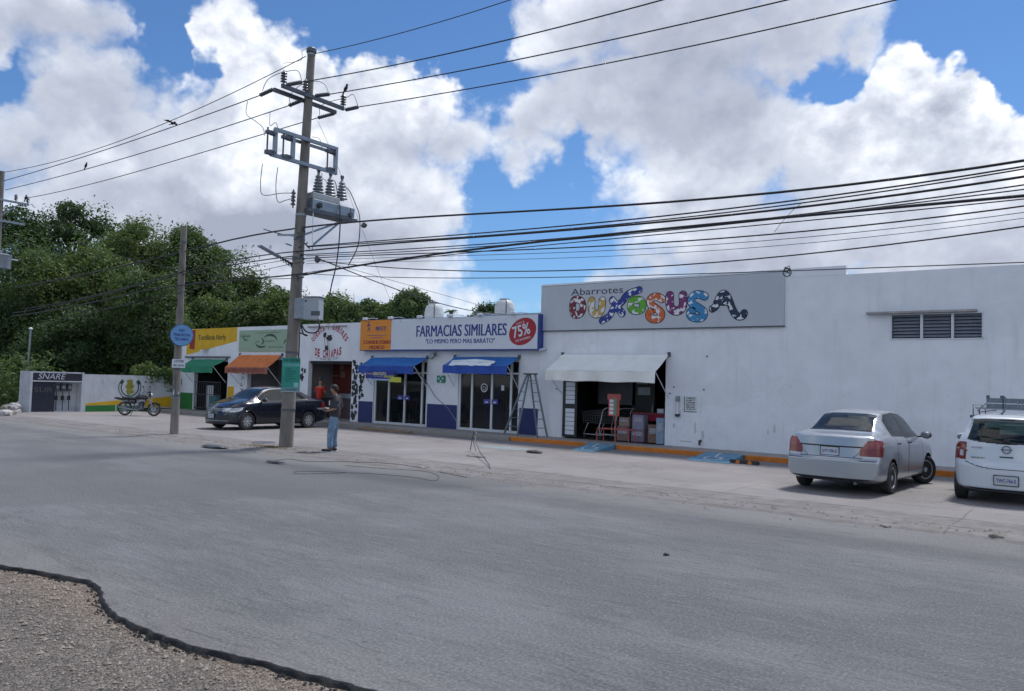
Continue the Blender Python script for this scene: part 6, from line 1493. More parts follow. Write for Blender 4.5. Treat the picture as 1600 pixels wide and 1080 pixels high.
# ------------------------------------------------------------------ trees and undergrowth
def leaf_mat(name, c, c2):
    m_ = mat(name, c, .62, var=.38, vscale=1.4, spec=.3, col2=c2, c2scale=.8, c2lo=.38, c2hi=.62)
    nt = m_.node_tree; b = nt.nodes['Principled BSDF']
    tr = nt.nodes.new('ShaderNodeBsdfTranslucent'); tr.inputs[0].default_value = (c2[0] * 2.2, c2[1] * 2.2, c2[2] * 1.2, 1)
    ms = nt.nodes.new('ShaderNodeMixShader'); ms.inputs[0].default_value = .22; nt.links.new(b.outputs[0], ms.inputs[1]); nt.links.new(tr.outputs[0], ms.inputs[2]); nt.links.new(ms.outputs[0], nt.nodes['Material Output'].inputs[0])
    return m_
LM = [leaf_mat('leaves_deep', (.028, .058, .024), (.050, .088, .034)), leaf_mat('leaves_mid', (.038, .074, .026), (.068, .108, .038)), leaf_mat('leaves_light', (.048, .090, .028), (.088, .130, .042)), leaf_mat('leaves_blue', (.022, .050, .022), (.040, .078, .028))]
M_bark = mat('bark', (.10, .085, .07), .9, var=.3, vscale=8, bump=.6, bscale=20, stretch=(1, 1, .3))
def leaves(name, clumps, nleaf, size, m, parent, seed, droop=.35):
    """clumps: list of (centre, radii); leaf-sized quads spread through each clump, denser near its skin"""
    rs = np.random.RandomState(seed)
    vol = np.array([c[1][0] * c[1][1] * c[1][2] for c in clumps]) ** .67; pr = vol / vol.sum()
    idx = rs.choice(len(clumps), nleaf, p=pr)
    C_ = np.array([list(c[0]) for c in clumps])[idx]; Rr = np.array([list(c[1]) for c in clumps])[idx]
    d = rs.normal(size=(nleaf, 3)); d /= np.linalg.norm(d, axis=1)[:, None]
    rad = np.clip(.55 + .5 * rs.rand(nleaf) ** .6 + rs.normal(0, .05, nleaf), .1, 1.25)
    # ragged skin: radius varies with direction
    ph = rs.rand(8, 3) * 6.28; fr = rs.normal(size=(8, 3)) * 3.2
    wob = np.zeros(nleaf)
    for k in range(8): wob += np.sin(d @ fr[k] + ph[k, 0] + idx * 1.7 * (k + 1))
    rad = rad * (1 + .085 * wob)
    p = C_ + d * Rr * rad[:, None]
    # orientation
    nrm = d * .6 + rs.normal(size=(nleaf, 3)) * .8; nrm[:, 2] += .5; nrm /= np.linalg.norm(nrm, axis=1)[:, None]
    t = rs.normal(size=(nleaf, 3)); t[:, 2] -= droop; t -= nrm * (t * nrm).sum(1)[:, None]; t /= np.linalg.norm(t, axis=1)[:, None]; b = np.cross(nrm, t)
    s = size * (.6 + .8 * rs.rand(nleaf)); L_ = (s * 1.0)[:, None]; W_ = (s * .42)[:, None]
    v = np.stack([p - t * L_, p + b * W_ - t * L_ * .1, p + t * L_, p - b * W_ - t * L_ * .1], 1).reshape(-1, 3)
    org = np.array(ORG[parent.name]) if parent is not None else np.zeros(3)
    v = v - org
    me = bpy.data.meshes.new(name); me.vertices.add(4 * nleaf); me.vertices.foreach_set('co', v.astype(np.float32).ravel())
    me.loops.add(4 * nleaf); me.loops.foreach_set('vertex_index', np.arange(4 * nleaf, dtype=np.int32)); me.polygons.add(nleaf)
    me.polygons.foreach_set('loop_start', np.arange(0, 4 * nleaf, 4, dtype=np.int32)); me.update(); me.validate()
    me.materials.append(m); o = bpy.data.objects.new(name, me); COL.objects.link(o)
    if parent is not None: o.parent = parent; ORG[o.name] = ORG[parent.name].copy()
    return o
def tree(px, dep, ytop, hw, ybot, kind, lab, nleaf, lean=0, size=.13, sparse=False, group='trees behind the side wall and shops', cat='tree'):
    seed = int(px * 7 + ytop * 3) % 9973; rs = random.Random(seed)
    top = depth(px, ytop, dep); base = V(top.x, top.y, 0); H = top.z; r_ = hw / F_PX * dep; zb = max(.2, depth(px, ybot, dep).z)
    t = thing('broadleaf_tree', lab, cat, tuple(base), group)
    clumps = []; nC = 20 if not sparse else 12; hgt = H - zb
    clumps.append(((base.x, base.y, zb + hgt * .48), (r_ * .86, r_ * .86, hgt * .47)))
    for k in range(nC):
        a = rs.random() * 6.28; v = rs.random() ** .8; rr_ = r_ * (.82 * math.sqrt(max(.12, 1 - (v * .97) ** 3.2))) * rs.uniform(.55, 1.05); cr = r_ * rs.uniform(.16, .34)
        clumps.append(((base.x + rr_ * math.cos(a) + lean * v, base.y + rr_ * math.sin(a), zb + cr * .6 + (hgt - cr * 1.5) * v), (cr, cr, cr * rs.uniform(.6, .9))))
    clumps.append(((base.x + lean, base.y, H - r_ * .22), (r_ * .28, r_ * .28, r_ * .24)))
    tr = MB(); hT = zb + hgt * .45; w0 = .05 * H * .5 + .06
    tr.tube([base + V(0, 0, -.2), base + V(.05 * lean, .1, hT * .5), base + V(.1 * lean, 0, hT)], [w0, w0 * .75, w0 * .5], 9)
    for c in clumps[1:]:
        tr.tube([base + V(0, 0, hT * rs.uniform(.45, .95)), V(*c[0]).lerp(base + V(0, 0, hT), .45) + V(0, 0, .15), V(*c[0])], [w0 * .35, w0 * .2, w0 * .07], 5)
    tr.build('trunk', M_bark, t, smooth=True)
    leaves('crown', clumps[(1 if sparse else 0):], nleaf, size, LM[kind], t, seed)
    return t
TR = [
 (112, 58, 316, 66, 520, 3, 'tall dark loose crowned tree whose top stands highest at the left', 13000, False, .15),
 (28, 54, 322, 70, 560, 3, 'dark tree at the left edge behind the pole', 15000, False, .14),
 (215, 52, 344, 62, 585, 2, 'bright green rounded tree left of the short pole', 21000, False, .12),
 (292, 54, 352, 58, 585, 1, 'mid green tree whose top stands just behind the short pole', 18000, False, .13),
 (345, 57, 388, 52, 570, 1, 'sloping green tree right of the short pole', 14000, False, .13),
 (392, 58, 430, 46, 560, 2, 'low green tree between the short pole and the main pole', 11000, False, .13),
 (432, 60, 448, 36, 560, 0, 'dark narrow tree just left of the main pole', 8000, False, .13),
 (60, 47, 395, 80, 615, 1, 'wide green tree over the meter housing at the left', 21000, False, .12),
 (150, 47, 385, 80, 600, 2, 'light green tree over the middle of the side wall', 21000, False, .12),
 (232, 44, 425, 56, 604, 1, 'low tree whose branches hang over the side wall top', 17000, False, .11),
 (12, 45, 470, 60, 640, 0, 'dark bushy tree low at the left edge', 15000, False, .12),
 (120, 43.5, 480, 75, 600, 0, 'dark low tree right behind the meter housing', 15000, False, .115),
 (262, 46.5, 470, 40, 560, 2, 'light green low tree beside the yellow shop', 9000, False, .11),
 (330, 50, 468, 50, 545, 2, 'light green tree above the yellow shop roof', 12000, False, .11),
 (400, 50, 466, 48, 545, 1, 'mid green tree above the pale green sign', 10000, False, .11),
 (450, 50, 456, 38, 545, 2, 'light green tree directly behind the main pole', 8000, False, .11),
 (520, 47, 462, 48, 540, 2, 'light green tree above the cheese shop roof', 10000, False, .11),
 (575, 47, 468, 46, 540, 1, 'mid green tree above the orange sign end', 9000, False, .11),
 (645, 44, 455, 38, 530, 1, 'rounded green tree beside the cream water tank', 11000, False, .10),
 (612, 46, 472, 32, 530, 2, 'small light tree left of the rounded one', 6000, False, .10),
 (765, 52, 476, 24, 520, 3, 'dark small tree left of the domed tank', 5000, False, .11),
]
for (px, dep, yt, hw, yb, kd, lab, nl, sp, sz) in TR:
    tree(px, dep, yt, hw * (1.22 if dep > 50 else 1.1), yb, kd, lab, int(nl * 2.0), size=sz * .80, sparse=sp)
# small palms over the roofs
def palm(px, dep, ytop, r_px, lab):
    top = depth(px, ytop, dep); t = thing('palm_tree', lab, 'palm', (top.x, top.y, 0), 'palms over the roofs'); r_ = r_px / F_PX * dep
    MB().tube([(top.x, top.y, -.1), (top.x + .1, top.y, top.z * .5), (top.x, top.y, top.z - r_ * .3)], [.18, .13, .11], 8).build('trunk', M_bark, t, smooth=True)
    rs = random.Random(int(px)); b_ = MB(); c = V(top.x, top.y, top.z - r_ * .3)
    for k in range(15):
        a = k * 2.4; el = rs.uniform(.1, 1.0); ax = V(math.cos(a) * math.cos(el), math.sin(a) * math.cos(el), math.sin(el)); prev = c.copy(); L_ = r_ * rs.uniform(.9, 1.2); side = ax.cross(V(0, 0, 1)).normalized()
        for j in range(12):
            u = j / 12; q = c + ax * L_ * u - V(0, 0, L_ * .75 * u * u)
            for s in (-1, 1):
                ln = L_ * .30 * math.sin(math.pi * min(1, u + .12)); tip = q + side * s * ln + ax * ln * .4 - V(0, 0, ln * .4); w_ = ax * L_ * .03; b_.add([q - w_, q + w_, tip], [(0, 1, 2)])
    b_.build('fronds', LM[1], t, recalc=False)
palm(705, 46, 482, 16, 'small palm right of the cream water tank'); palm(480 + 60, 50, 468, 14, 'small palm behind the cheese shop roof left part'); palm(500, 46, 466, 13, 'thin palm right of the main pole above the cheese shop')
# branches hanging over the wall
p = onX(240, 585, -37.6)
leaves_par = thing('overhanging_shrub', 'bushy branch hanging over the side wall above the motorcycle', 'shrub', (-37.7, p.y, 1.0))
leaves('foliage', [((-37.5, p.y + .2, 1.75), (.55, .9, .45)), ((-37.4, p.y + .9, 1.55), (.45, .7, .5)), ((-37.6, p.y - .5, 1.95), (.5, .6, .35)), ((-37.25, p.y + 1.1, 1.3), (.3, .3, .3))], 2600, .09, LM[2], leaves_par, 5)
MB().tube([(-38.4, p.y, -.1), (-38.1, p.y + .2, 1.2), (-37.5, p.y + .5, 1.8)], [.07, .05, .02], 7).build('stem', M_bark, leaves_par, smooth=True)
# undergrowth beyond the wall, weeds at the left
ug = []
rs = random.Random(3)
for k in range(46):
    y = 15.0 + rs.random() * 30; x = -39.5 - rs.random() * 16; ug.append(((x, y, .9), (1.6, 1.6, 1.4 + rs.random())))
for k in range(16): ug.append(((-41 - rs.random() * 10, 15.2 + rs.random() * 2.5, .5), (1.2, .8, 1.0)))
o = leaves('undergrowth', ug, 52000, .12, LM[1], None, 77); props(o, 'dense green undergrowth filling the ground behind the side wall', None, None, 'stuff')
ug = []
for k in range(34): ug.append(((-38 + 28 * rs.random(), 34 + 8 * rs.random(), 1.8), (2.2, 1.8, 2.2)))
o = leaves('far_thicket', ug, 30000, .13, LM[0], None, 78); props(o, 'dark thicket seen just over the shop roofs', None, None, 'stuff')
# ------------------------------------------------------------------ cars
def paint(name, c, metal, rough=.28):
    m_ = mat(name, c, rough, metal, var=.03, vscale=1.5, coat=.7)
    nt = m_.node_tree; N = nt.nodes; L = nt.links; b = N['Principled BSDF']; b.inputs['Coat Roughness'].default_value = .06
    ge = N.new('ShaderNodeNewGeometry'); d = N.new('ShaderNodeBsdfDiffuse'); d.inputs[0].default_value = (.03, .03, .033, 1)
    ms = N.new('ShaderNodeMixShader'); L.new(ge.outputs['Backfacing'], ms.inputs[0]); L.new(b.outputs[0], ms.inputs[1]); L.new(d.outputs[0], ms.inputs[2]); L.new(ms.outputs[0], N['Material Output'].inputs[0])
    return m_
M_cglass = mat('car_glass', (.012, .018, .02), .03, spec=.8, var=0, trans=.50, ttint=(.50, .68, .64))
M_cgdark = mat('car_glass_dark', (.012, .015, .018), .03, spec=.8, var=0, trans=.22, ttint=(.5, .6, .6))
M_red = mat('lamp_red', (.17, .004, .006), .15, var=.12, vscale=14, coat=.5)
M_red2 = mat('lamp_pale_red', (.22, .018, .024), .15, var=.2, vscale=20, coat=.5)
M_clear = mat('lamp_clear', (.45, .48, .52), .12, .3, var=.3, vscale=25, coat=.8)
M_trim = mat('car_trim', (.015, .016, .018), .45, var=.1)
M_rim = mat('rim_alloy', (.48, .50, .53), .4, .15, var=.2, vscale=30)
M_cloth = mat('seat_cloth', (.035, .04, .045), .9, var=.2)
M_plate = mat('plate_white', (.42, .46, .50), .5, var=.1)
M_seam = mat('panel_gap', (.01, .01, .012), .8, var=0)

def pw(x, pts):
    xs = [p[0] for p in pts]; ys = [p[1] for p in pts]
    # smooth monotone interpolation
    x = np.asarray(x, float); xs = np.array(xs, float); ys = np.array(ys, float)
    h = np.diff(xs); dl = np.diff(ys) / h; mm = np.zeros(len(xs)); mm[0] = dl[0]; mm[-1] = dl[-1]
    for i in range(1, len(xs) - 1):
        mm[i] = 0 if dl[i - 1] * dl[i] <= 0 else 2 * dl[i - 1] * dl[i] / (dl[i - 1] + dl[i])
    i = np.clip(np.searchsorted(xs, x) - 1, 0, len(xs) - 2); t = np.clip((x - xs[i]) / h[i], 0, 1)
    return ((2 * t**3 - 3 * t**2 + 1) * ys[i] + (t**3 - 2 * t**2 + t) * h[i] * mm[i] + (-2 * t**3 + 3 * t**2) * ys[i + 1] + (t**3 - t**2) * h[i] * mm[i + 1])

def car(t, P, cls, mats, labels={}):
    """t thing; P parameters; local coordinates: +y forward, rear bumper at y=0 shifted so the rear axle is at y=0"""
    L_, W0, rear = P['L'], P['W'] / 2, P['rear']
    ds = .016; s = np.linspace(0, L_, int(L_ / ds) + 1); n = len(s)
    zt = pw(s, P['zt']); zb = pw(s, P['zb']); zf = pw(s, P['zf']); W = W0 * pw(s, P['w']); Wr = pw(s, P['wr'])
    k = np.clip((zt - zb) / .3, .12, 1)
    zero = s * 0
    Wr = np.minimum(Wr, W * .93)
    ctrl = [(zero, zf), (.80 * W, zf), (.955 * W, zf + .05), (.99 * W, zf + .17), (W, (zf + .17 + zb) / 2 + .03), (.99 * W, zb - .09), (.955 * W, zb - .015), (.93 * W, zb + .012 * k),
            (Wr + .015, zt - .10 * k), (Wr - .045, zt - .035 * k), (Wr * .6, zt - .006), (zero, zt)]
    cnt = [8, 4, 6, 9, 9, 5, 4, 18, 6, 10, 10]
    ys, zs, seg = [], [], []
    for i, c in enumerate(cnt):
        for j in range(c):
            u = j / c; ys.append(ctrl[i][0] * (1 - u) + ctrl[i + 1][0] * u); zs.append(ctrl[i][1] * (1 - u) + ctrl[i + 1][1] * u); seg.append(i)
    ys.append(ctrl[-1][0]); zs.append(ctrl[-1][1]); ys = np.array(ys); zs = np.array(zs); m_ = len(ys)
    for it in range(5):
        for A in (ys, zs): A[1:-1] = .25 * A[:-2] + .5 * A[1:-1] + .25 * A[2:]
    # body rows: full loop from left bottom centre over the top to right: use both sides
    def warp(S, Y, Z):
        Fr = np.clip(1 - S / P['fr'], 0, 1) ** 1.3; Ff = np.clip(1 - (L_ - S) / P['ff'], 0, 1) ** 1.3
        yy = (np.abs(Y) / W0)
        return S + Fr * (pw(Z, P['br']) + P['cr'] * yy ** 2.6) - Ff * (pw(Z, P['bf']) + P['cf'] * yy ** 2.4)
    verts = []; faces = []; cat_ = []
    S2 = np.repeat(s[None, :], m_, 0)
    idx = {}
    def addgrid(Yg, Zg, Sg, flip, capname=None, segs=None):
        base = len(verts); r_, c_ = Yg.shape; Sw = warp(Sg, Yg, Zg)
        for a in range(r_):
            for b2 in range(c_): verts.append((Yg[a, b2], Sw[a, b2] - rear, Zg[a, b2]))
        for a in range(r_ - 1):
            for b2 in range(c_ - 1):
                q = (base + a * c_ + b2, base + a * c_ + b2 + 1, base + (a + 1) * c_ + b2 + 1, base + (a + 1) * c_ + b2)
                sc = (Sg[a, b2] + Sg[a, b2 + 1] + Sg[a + 1, b2] + Sg[a + 1, b2 + 1]) / 4; yc = (Yg[a, b2] + Yg[a, b2 + 1] + Yg[a + 1, b2] + Yg[a + 1, b2 + 1]) / 4; zc = (Zg[a, b2] + Zg[a, b2 + 1] + Zg[a + 1, b2] + Zg[a + 1, b2 + 1]) / 4
                cn = cls(sc, yc, zc, segs[a] if segs is not None else None, capname)
                if cn is None: continue
                faces.append(q[::-1] if flip else q); cat_.append(cn)
    addgrid(ys, zs, S2, False, None, seg); addgrid(-ys, zs, S2, True, None, seg)
    K = 96
    for (ci, nm, fl) in ((0, 'rear', False), (n - 1, 'front', True)):
        u = np.linspace(-1, 1, K + 1)[None, :]; Yc = ys[:, ci][:, None] * u; Zc = np.repeat(zs[:, ci][:, None], K + 1, 1); Sc = np.full_like(Yc, s[ci])
        # refine rows
        rows = []; zr = []
        for a in range(m_ - 1):
            ln = math.hypot(ys[a + 1, ci] - ys[a, ci], zs[a + 1, ci] - zs[a, ci]); q = max(1, int(math.ceil(abs(zs[a + 1, ci] - zs[a, ci]) / .014)))
            for j in range(q): uu = j / q; rows.append(ys[a, ci] * (1 - uu) + ys[a + 1, ci] * uu); zr.append(zs[a, ci] * (1 - uu) + zs[a + 1, ci] * uu)
        rows.append(ys[-1, ci]); zr.append(zs[-1, ci]); rows = np.array(rows)[:, None]; zr = np.array(zr)[:, None]
        addgrid(rows * u, np.repeat(zr, K + 1, 1), np.full((len(rows), K + 1), s[ci]), fl, nm)
    verts = np.array(verts)
    # snap the arch rims to true circles
    for wy in (0.0, P['wb']):
        d = np.hypot(verts[:, 1] - wy, verts[:, 2] - P['wr_']); msk = (np.abs(d - P['ra']) < .022) & (np.abs(verts[:, 0]) > W0 * .6)
        f = (P['ra'] / d)[msk]; verts[msk, 1] = wy + (verts[msk, 1] - wy) * f; verts[msk, 2] = P['wr_'] + (verts[msk, 2] - P['wr_']) * f
    out = {}
    order = sorted(set(cat_))
    bodyobj = None
    me0 = None
    for nm in ['body'] + [q for q in order if q != 'body']:
      if True:
        fs = [f for f, c in zip(faces, cat_) if c == nm]
        if not fs: continue
        pn = nm.split('.')[0]
        if pn in ('side_window', 'tail_light', 'tail_light_upper', 'headlight', 'lamp_lens') and '.' not in nm:
            # one object for each separate pane or lamp
            key = {}; par = {}
            def find(a):
                while par[a] != a: par[a] = par[par[a]]; a = par[a]
                return a
            K2 = [tuple(int(round(c * 800)) for c in v) for v in verts]
            for f in fs:
                for i in f: par.setdefault(K2[i], K2[i])
                for i in f[1:]: par[find(K2[i])] = find(K2[f[0]])
            grp = {}
            for f in fs: grp.setdefault(find(K2[f[0]]), []).append(f)
            big = [g for g in grp.values() if len(g) > 30]
            if len(big) > 1:
                for f_ in grp.values():
                    if len(f_) <= 30: big[0] += f_
            pieces = big if big else [fs]
        else: pieces = [fs]
      for fs in pieces:
        used = sorted({i for f in fs for i in f}); mp = {o: i for i, o in enumerate(used)}
        mb = MB(); mb.add([tuple(verts[i]) for i in used], [tuple(mp[i] for i in f) for f in fs])
        me = bpy.data.meshes.new(pn); me.from_pydata(mb.v, [], mb.f); me.materials.append(mats[pn])
        bm = bmesh.new(); bm.from_mesh(me); bmesh.ops.remove_doubles(bm, verts=bm.verts, dist=.0006)
        bmesh.ops.dissolve_degenerate(bm, dist=.0001, edges=bm.edges); bm.to_mesh(me); bm.free(); me.shade_smooth()
        o = bpy.data.objects.new(pn, me); COL.objects.link(o); o.parent = t; ORG[o.name] = Vector((0, 0, 0)); out.setdefault(nm, o)
        if pn in labels: o['label'] = labels[pn]
    # wheel wells, floor
    b_ = MB()
    for wy in (0.0, P['wb']):
        for sgn in (-1, 1):
            nseg = 18; r_ = P['ra'] + .012; vs = []
            for k2 in range(nseg + 1):
                a = -.35 + (math.pi + .7) * k2 / nseg
                for x in (W0 * .985 - .02, W0 * .55): vs.append((sgn * x, wy + r_ * math.cos(a), P['wr_'] + r_ * math.sin(a)))
            base_f = [(2 * q, 2 * q + 1, 2 * q + 3, 2 * q + 2) for q in range(nseg)]
            b_.add(vs, base_f + [tuple(2 * q + 1 for q in range(nseg + 1))])
    b_.build('wheel_well', M_trim, t, local=True)
    return out

def wheel(t, x, y, z, R_, w_, side, spokes=8, style='alloy', steer=0.0):
    M_ = Matrix.Translation((x, y, z)) @ Matrix.Rotation(steer, 4, 'Z') @ Matrix.Rotation(R(90) * side, 4, 'Y')   # local z points outwards
    rr = R_ * .665
    ty = MB().lathe([(rr, -w_ / 2), (R_ - .025, -w_ / 2), (R_ - .006, -w_ / 2 + .015), (R_, -w_ / 2 + .035), (R_, w_ / 2 - .035), (R_ - .006, w_ / 2 - .015), (R_ - .025, w_ / 2), (rr + .008, w_ / 2 - .004), (rr, w_ / 2 - .02)], 40, M_)
    to = thing_local('wheel', t); ty_ = ty.build('tyre', M_rubber, to, local=True, smooth=35)
    rb = MB(); rb.lathe([(rr, -w_ / 2 + .01), (rr, w_ / 2 - .015), (rr - .012, w_ / 2 - .01), (rr - .022, w_ / 2 - .03), (rr - .03, -.02), (.05, -.03), (.01, -.03)], 40, M_)
    rb.build('rim_barrel', M_steeld if style == 'alloy' else M_rim, to, local=True, smooth=35)
    sp = MB(); zc = w_ / 2 - .03
    if style == 'alloy':
        for k in range(spokes):
            a = 2 * math.pi * k / spokes
            for off in (-.10, .10):
                c, s_ = math.cos(a + off * .4), math.sin(a + off * .4); c2, s2 = math.cos(a + off * 1.5), math.sin(a + off * 1.5)
                sp.bar(M_ @ V(.035 * c, .035 * s_, zc - .002), M_ @ V((rr - .012) * c2, (rr - .012) * s2, zc + .008), .022, .02, up=(M_.to_3x3() @ V(0, 0, 1)))
        sp.lathe([(.01, zc - .02), (.055, zc - .015), (.05, zc + .012), (.01, zc + .014)], 20, M_); sp.lathe([(rr - .02, zc + .003), (rr - .002, zc + .006), (rr + .006, zc + .010), (rr, zc - .01)], 40, M_)
    else:
        # domed cover with slots
        nn = 7
        sp.lathe([(.01, zc + .012), (.05, zc + .010), (.075, zc - .004), (rr * .6, zc + .004), (rr * .9, zc + .010), (rr + .006, zc + .012), (rr + .004, zc - .004)], 42, M_)
        dk_ = MB()
        for k in range(nn):
            a = 2 * math.pi * k / nn; c, s_ = math.cos(a), math.sin(a); tx, ty2 = -s_, c; q = []
            for (r1, wd) in ((rr * .56, .012), (rr * .86, .028)):
                for sg in (-1, 1): q.append(M_ @ V(r1 * c + tx * wd * sg, r1 * s_ + ty2 * wd * sg, zc + .013))
            dk_.add(q, [(0, 1, 3, 2)])
        dk_.build('rim_slots', M_trim, to, local=True, recalc=False)
    sp.build('rim', M_rim, to, local=True, smooth=30)
    return to
def thing_local(name, parent):
    o = bpy.data.objects.new(name, None); COL.objects.link(o); o.parent = parent; ORG[o.name] = Vector((0, 0, 0)); return o
def seat(t, x, y, z, rear=False, w_=.5):
    b_ = MB(); b_.bevbox(x - w_ / 2, x + w_ / 2, y - .25, y + .25, z, z + .16, .05); b_.bevbox(x - w_ / 2 + .02, x + w_ / 2 - .02, y - .34, y - .2, z + .12, z + .66, .05)
    o = b_.build('seat', M_cloth, t, local=True, smooth=40); 
    for xx in ((x,) if not rear else (x - .38, x + .38)): MB().bevbox(xx - .13, xx + .13, y - .33, y - .23, z + .67, z + .87, .04).build('headrest', M_cloth, t, local=True, smooth=40)
def inpoly(p, poly):
    x, y = p; c = False; j = len(poly) - 1
    for i in range(len(poly)):
        if (poly[i][1] > y) != (poly[j][1] > y) and x < (poly[j][0] - poly[i][0]) * (y - poly[i][1]) / (poly[j][1] - poly[i][1]) + poly[i][0]: c = not c
        j = i
    return c
def mirror(t, x, y, z, side, m_):
    b_ = MB(); M_ = Matrix.Translation((x, y, z)); b_.sph((0, 0, 0), .105, .06, .072, 14, 10, M_); b_.build('mirror', m_, t, local=True, smooth=True)
    MB().bar((x - side * .16, y - .0, z - .04), (x - side * .05, y, z - .03), .04, .03).build('mirror_arm', M_trim, t, local=True)
    MB().sph((x, y - .045, z), .088, .022, .058, 12, 8).build('mirror_glass', M_steel, t, local=True, smooth=True)
def lplate(t, s_, x, y, z, w_, h_, facing=-1, col=M_ink):
    o = MB().bevbox(x - w_ / 2, x + w_ / 2, y - .008, y + .008, z - h_ / 2, z + h_ / 2, .003).build('number_plate', M_plate, t, local=True)
    b_ = MB(); U_ = V(1, 0, 0) if facing < 0 else V(-1, 0, 0); O = V(x - U_.x * w_ * .42, y + facing * .0095, z - h_ * .22)
    add_text(b_, s_, O, U_, V(0, 0, 1), w_ * .84, h_ * .42, offset=.02); b_.build('plate_lettering', col, o, local=True, recalc=False)
    f = MB(); e = .012; yy0, yy1 = y - .01, y + .01
    f.box(x - w_ / 2 - e, x + w_ / 2 + e, yy0, yy1, z + h_ / 2, z + h_ / 2 + e); f.box(x - w_ / 2 - e, x + w_ / 2 + e, yy0, yy1, z - h_ / 2 - e, z - h_ / 2); f.box(x - w_ / 2 - e, x - w_ / 2, yy0 + .001, yy1 - .001, z - h_ / 2, z + h_ / 2); f.box(x + w_ / 2, x + w_ / 2 + e, yy0 + .001, yy1 - .001, z - h_ / 2, z + h_ / 2)
    f.build('plate_frame', M_trim, o, local=True)

# ---- silver sedan, rear view
P = dict(L=4.30, W=1.70, rear=.93, wb=2.48, wr_=.295, ra=.345, fr=.75, ff=.7,
         zt=[(0, 1.025), (.06, 1.06), (.30, 1.085), (.50, 1.10), (.62, 1.13), (1.20, 1.435), (1.45, 1.485), (1.9, 1.505), (2.3, 1.485), (2.6, 1.43), (3.28, 1.05), (3.5, .985), (4.1, .84), (4.30, .76)],
         zb=[(0, .985), (.3, 1.02), (.6, 1.03), (1.2, 1.00), (2.0, .965), (2.8, .93), (3.2, .91), (3.6, .87), (4.1, .76), (4.3, .70)],
         zf=[(0, .26), (.3, .20), (1, .17), (3.3, .17), (4.3, .22)],
         w=[(0, .925), (.06, .965), (.2, .99), (.6, 1.0), (3.6, 1.0), (4.0, .975), (4.2, .93), (4.3, .86)],
         wr=[(0, .70), (.5, .68), (.7, .60), (1.3, .545), (1.9, .55), (2.5, .56), (3.1, .64), (3.5, .70), (4.3, .66)],
         br=[(.2, .05), (.30, .0), (.60, -.01), (.66, .05), (.85, .07), (1.0, .09), (1.2, .12)], cr=.17, bf=[(.2, .05), (.45, 0), (.6, .03), (.9, .14)], cf=.34)
SW = [(1.13, 1.055), (1.22, 1.30), (1.40, 1.395), (1.9, 1.435), (2.4, 1.40), (2.75, 1.26), (3.08, 1.0), (2.2, 1.005)]
def arch_hit(P, s_, y, z, W0):
    for wy in (0.0, P['wb']):
        if abs(y) > W0 * .62 and math.hypot(s_ - P['rear'] - wy, z - P['wr_']) < P['ra'] - .002: return True
    return False
def cls_silver(s_, y, z, seg, cap):
    ay = abs(y)
    if cap is None and arch_hit(P_S, s_, y, z, .85): return None
    if cap == 'rear':
        if .705 < z < .985 and ay > .50 + .15 * max(0, (z - .80)) / .2 and ay > .5:
            return 'tail_light' if z < .84 else 'tail_light_upper'
        if .845 < z < .872 and ay < .55: return 'boot_trim'
        if ay < .56 and (abs(z - .665) < .008): return 'panel_gap'
        if .665 < z < .84 and abs(ay - (.40 + .20 * (z - .665) / .18)) < .008: return 'panel_gap'
        if abs(z - .62) < .006 and ay > .5: return 'panel_gap'
        if z < .30: return 'lower_trim'
        return 'body'
    if cap == 'front': return 'body'
    if seg >= 9 and .60 < s_ < 1.24 and ay < .57 - .06 * (s_ - .6) / .6 and z > 1.10:
        return 'rear_window' if (.63 < s_ < 1.21 and ay < .545 - .06 * (s_ - .6) / .6) else 'window_seal'
    if seg >= 9 and 2.62 < s_ < 3.26 and ay < .60: return 'windscreen'
    if seg in (7, 8) and z > 1.0 and inpoly((s_, z), SW):
        if abs(s_ - (1.99 + (z - 1.0) * -.08)) < .035: return 'window_seal'
        return 'side_window'
    if seg in (7, 8) and 1.10 < s_ < 3.12 and inpoly((s_, z), [(1.09, 1.04), (1.19, 1.32), (1.38, 1.42), (1.9, 1.46), (2.42, 1.425), (2.79, 1.28), (3.13, .985), (2.2, .985)]): return 'window_seal'
    if 2 <= seg <= 6 and z > .30:
        for sd in (1.99, 3.02):
            if abs(s_ - sd) < .0085: return 'panel_gap'
        if abs(s_ - (1.24 + max(0, .75 - z) * .25)) < .0085 and z > .5: return 'panel_gap'
    if seg in (5, 6) and abs(z - .86) < .0 : return 'panel_gap'
    if s_ < .30 and .70 < z < 1.0 - .10 * s_ and seg in (3, 4, 5, 6, 7) and s_ < .06 + .8 * (z - .70) + .12 * (z < .86): return 'tail_light' if z < .84 else 'tail_light_upper'
    if seg >= 7 and .50 < s_ < .53 and ay < .66: return 'body'
    return 'body'
P_S = P
M_silver = paint('silver_paint', (.36, .39, .43), .5, .30)
MS = dict(body=M_silver, tail_light=M_red, tail_light_upper=M_red2, boot_trim=M_trim, panel_gap=M_seam, lower_trim=M_trim, rear_window=M_cgdark, window_seal=M_trim, windscreen=M_cglass, side_window=M_cgdark, headlight=M_clear)
tS = thing('parked_car', 'silver sedan parked nose to the wall with its front wheel turned', 'car', (-4.10, 15.98, .03), 'cars parked on the forecourt', R(-3.5))
car(tS, P_S, cls_silver, MS)
for (x, y, sd, st) in ((-.76, 0, -1, 0), (.76, 0, 1, 0), (-.75, 2.48, -1, R(-28)), (.75, 2.48, 1, R(-28))): wheel(tS, x, y, .290, .290, .185, sd, 7, 'cover', st)
for x in (-.36, .36): seat(tS, x, 1.45, .32)
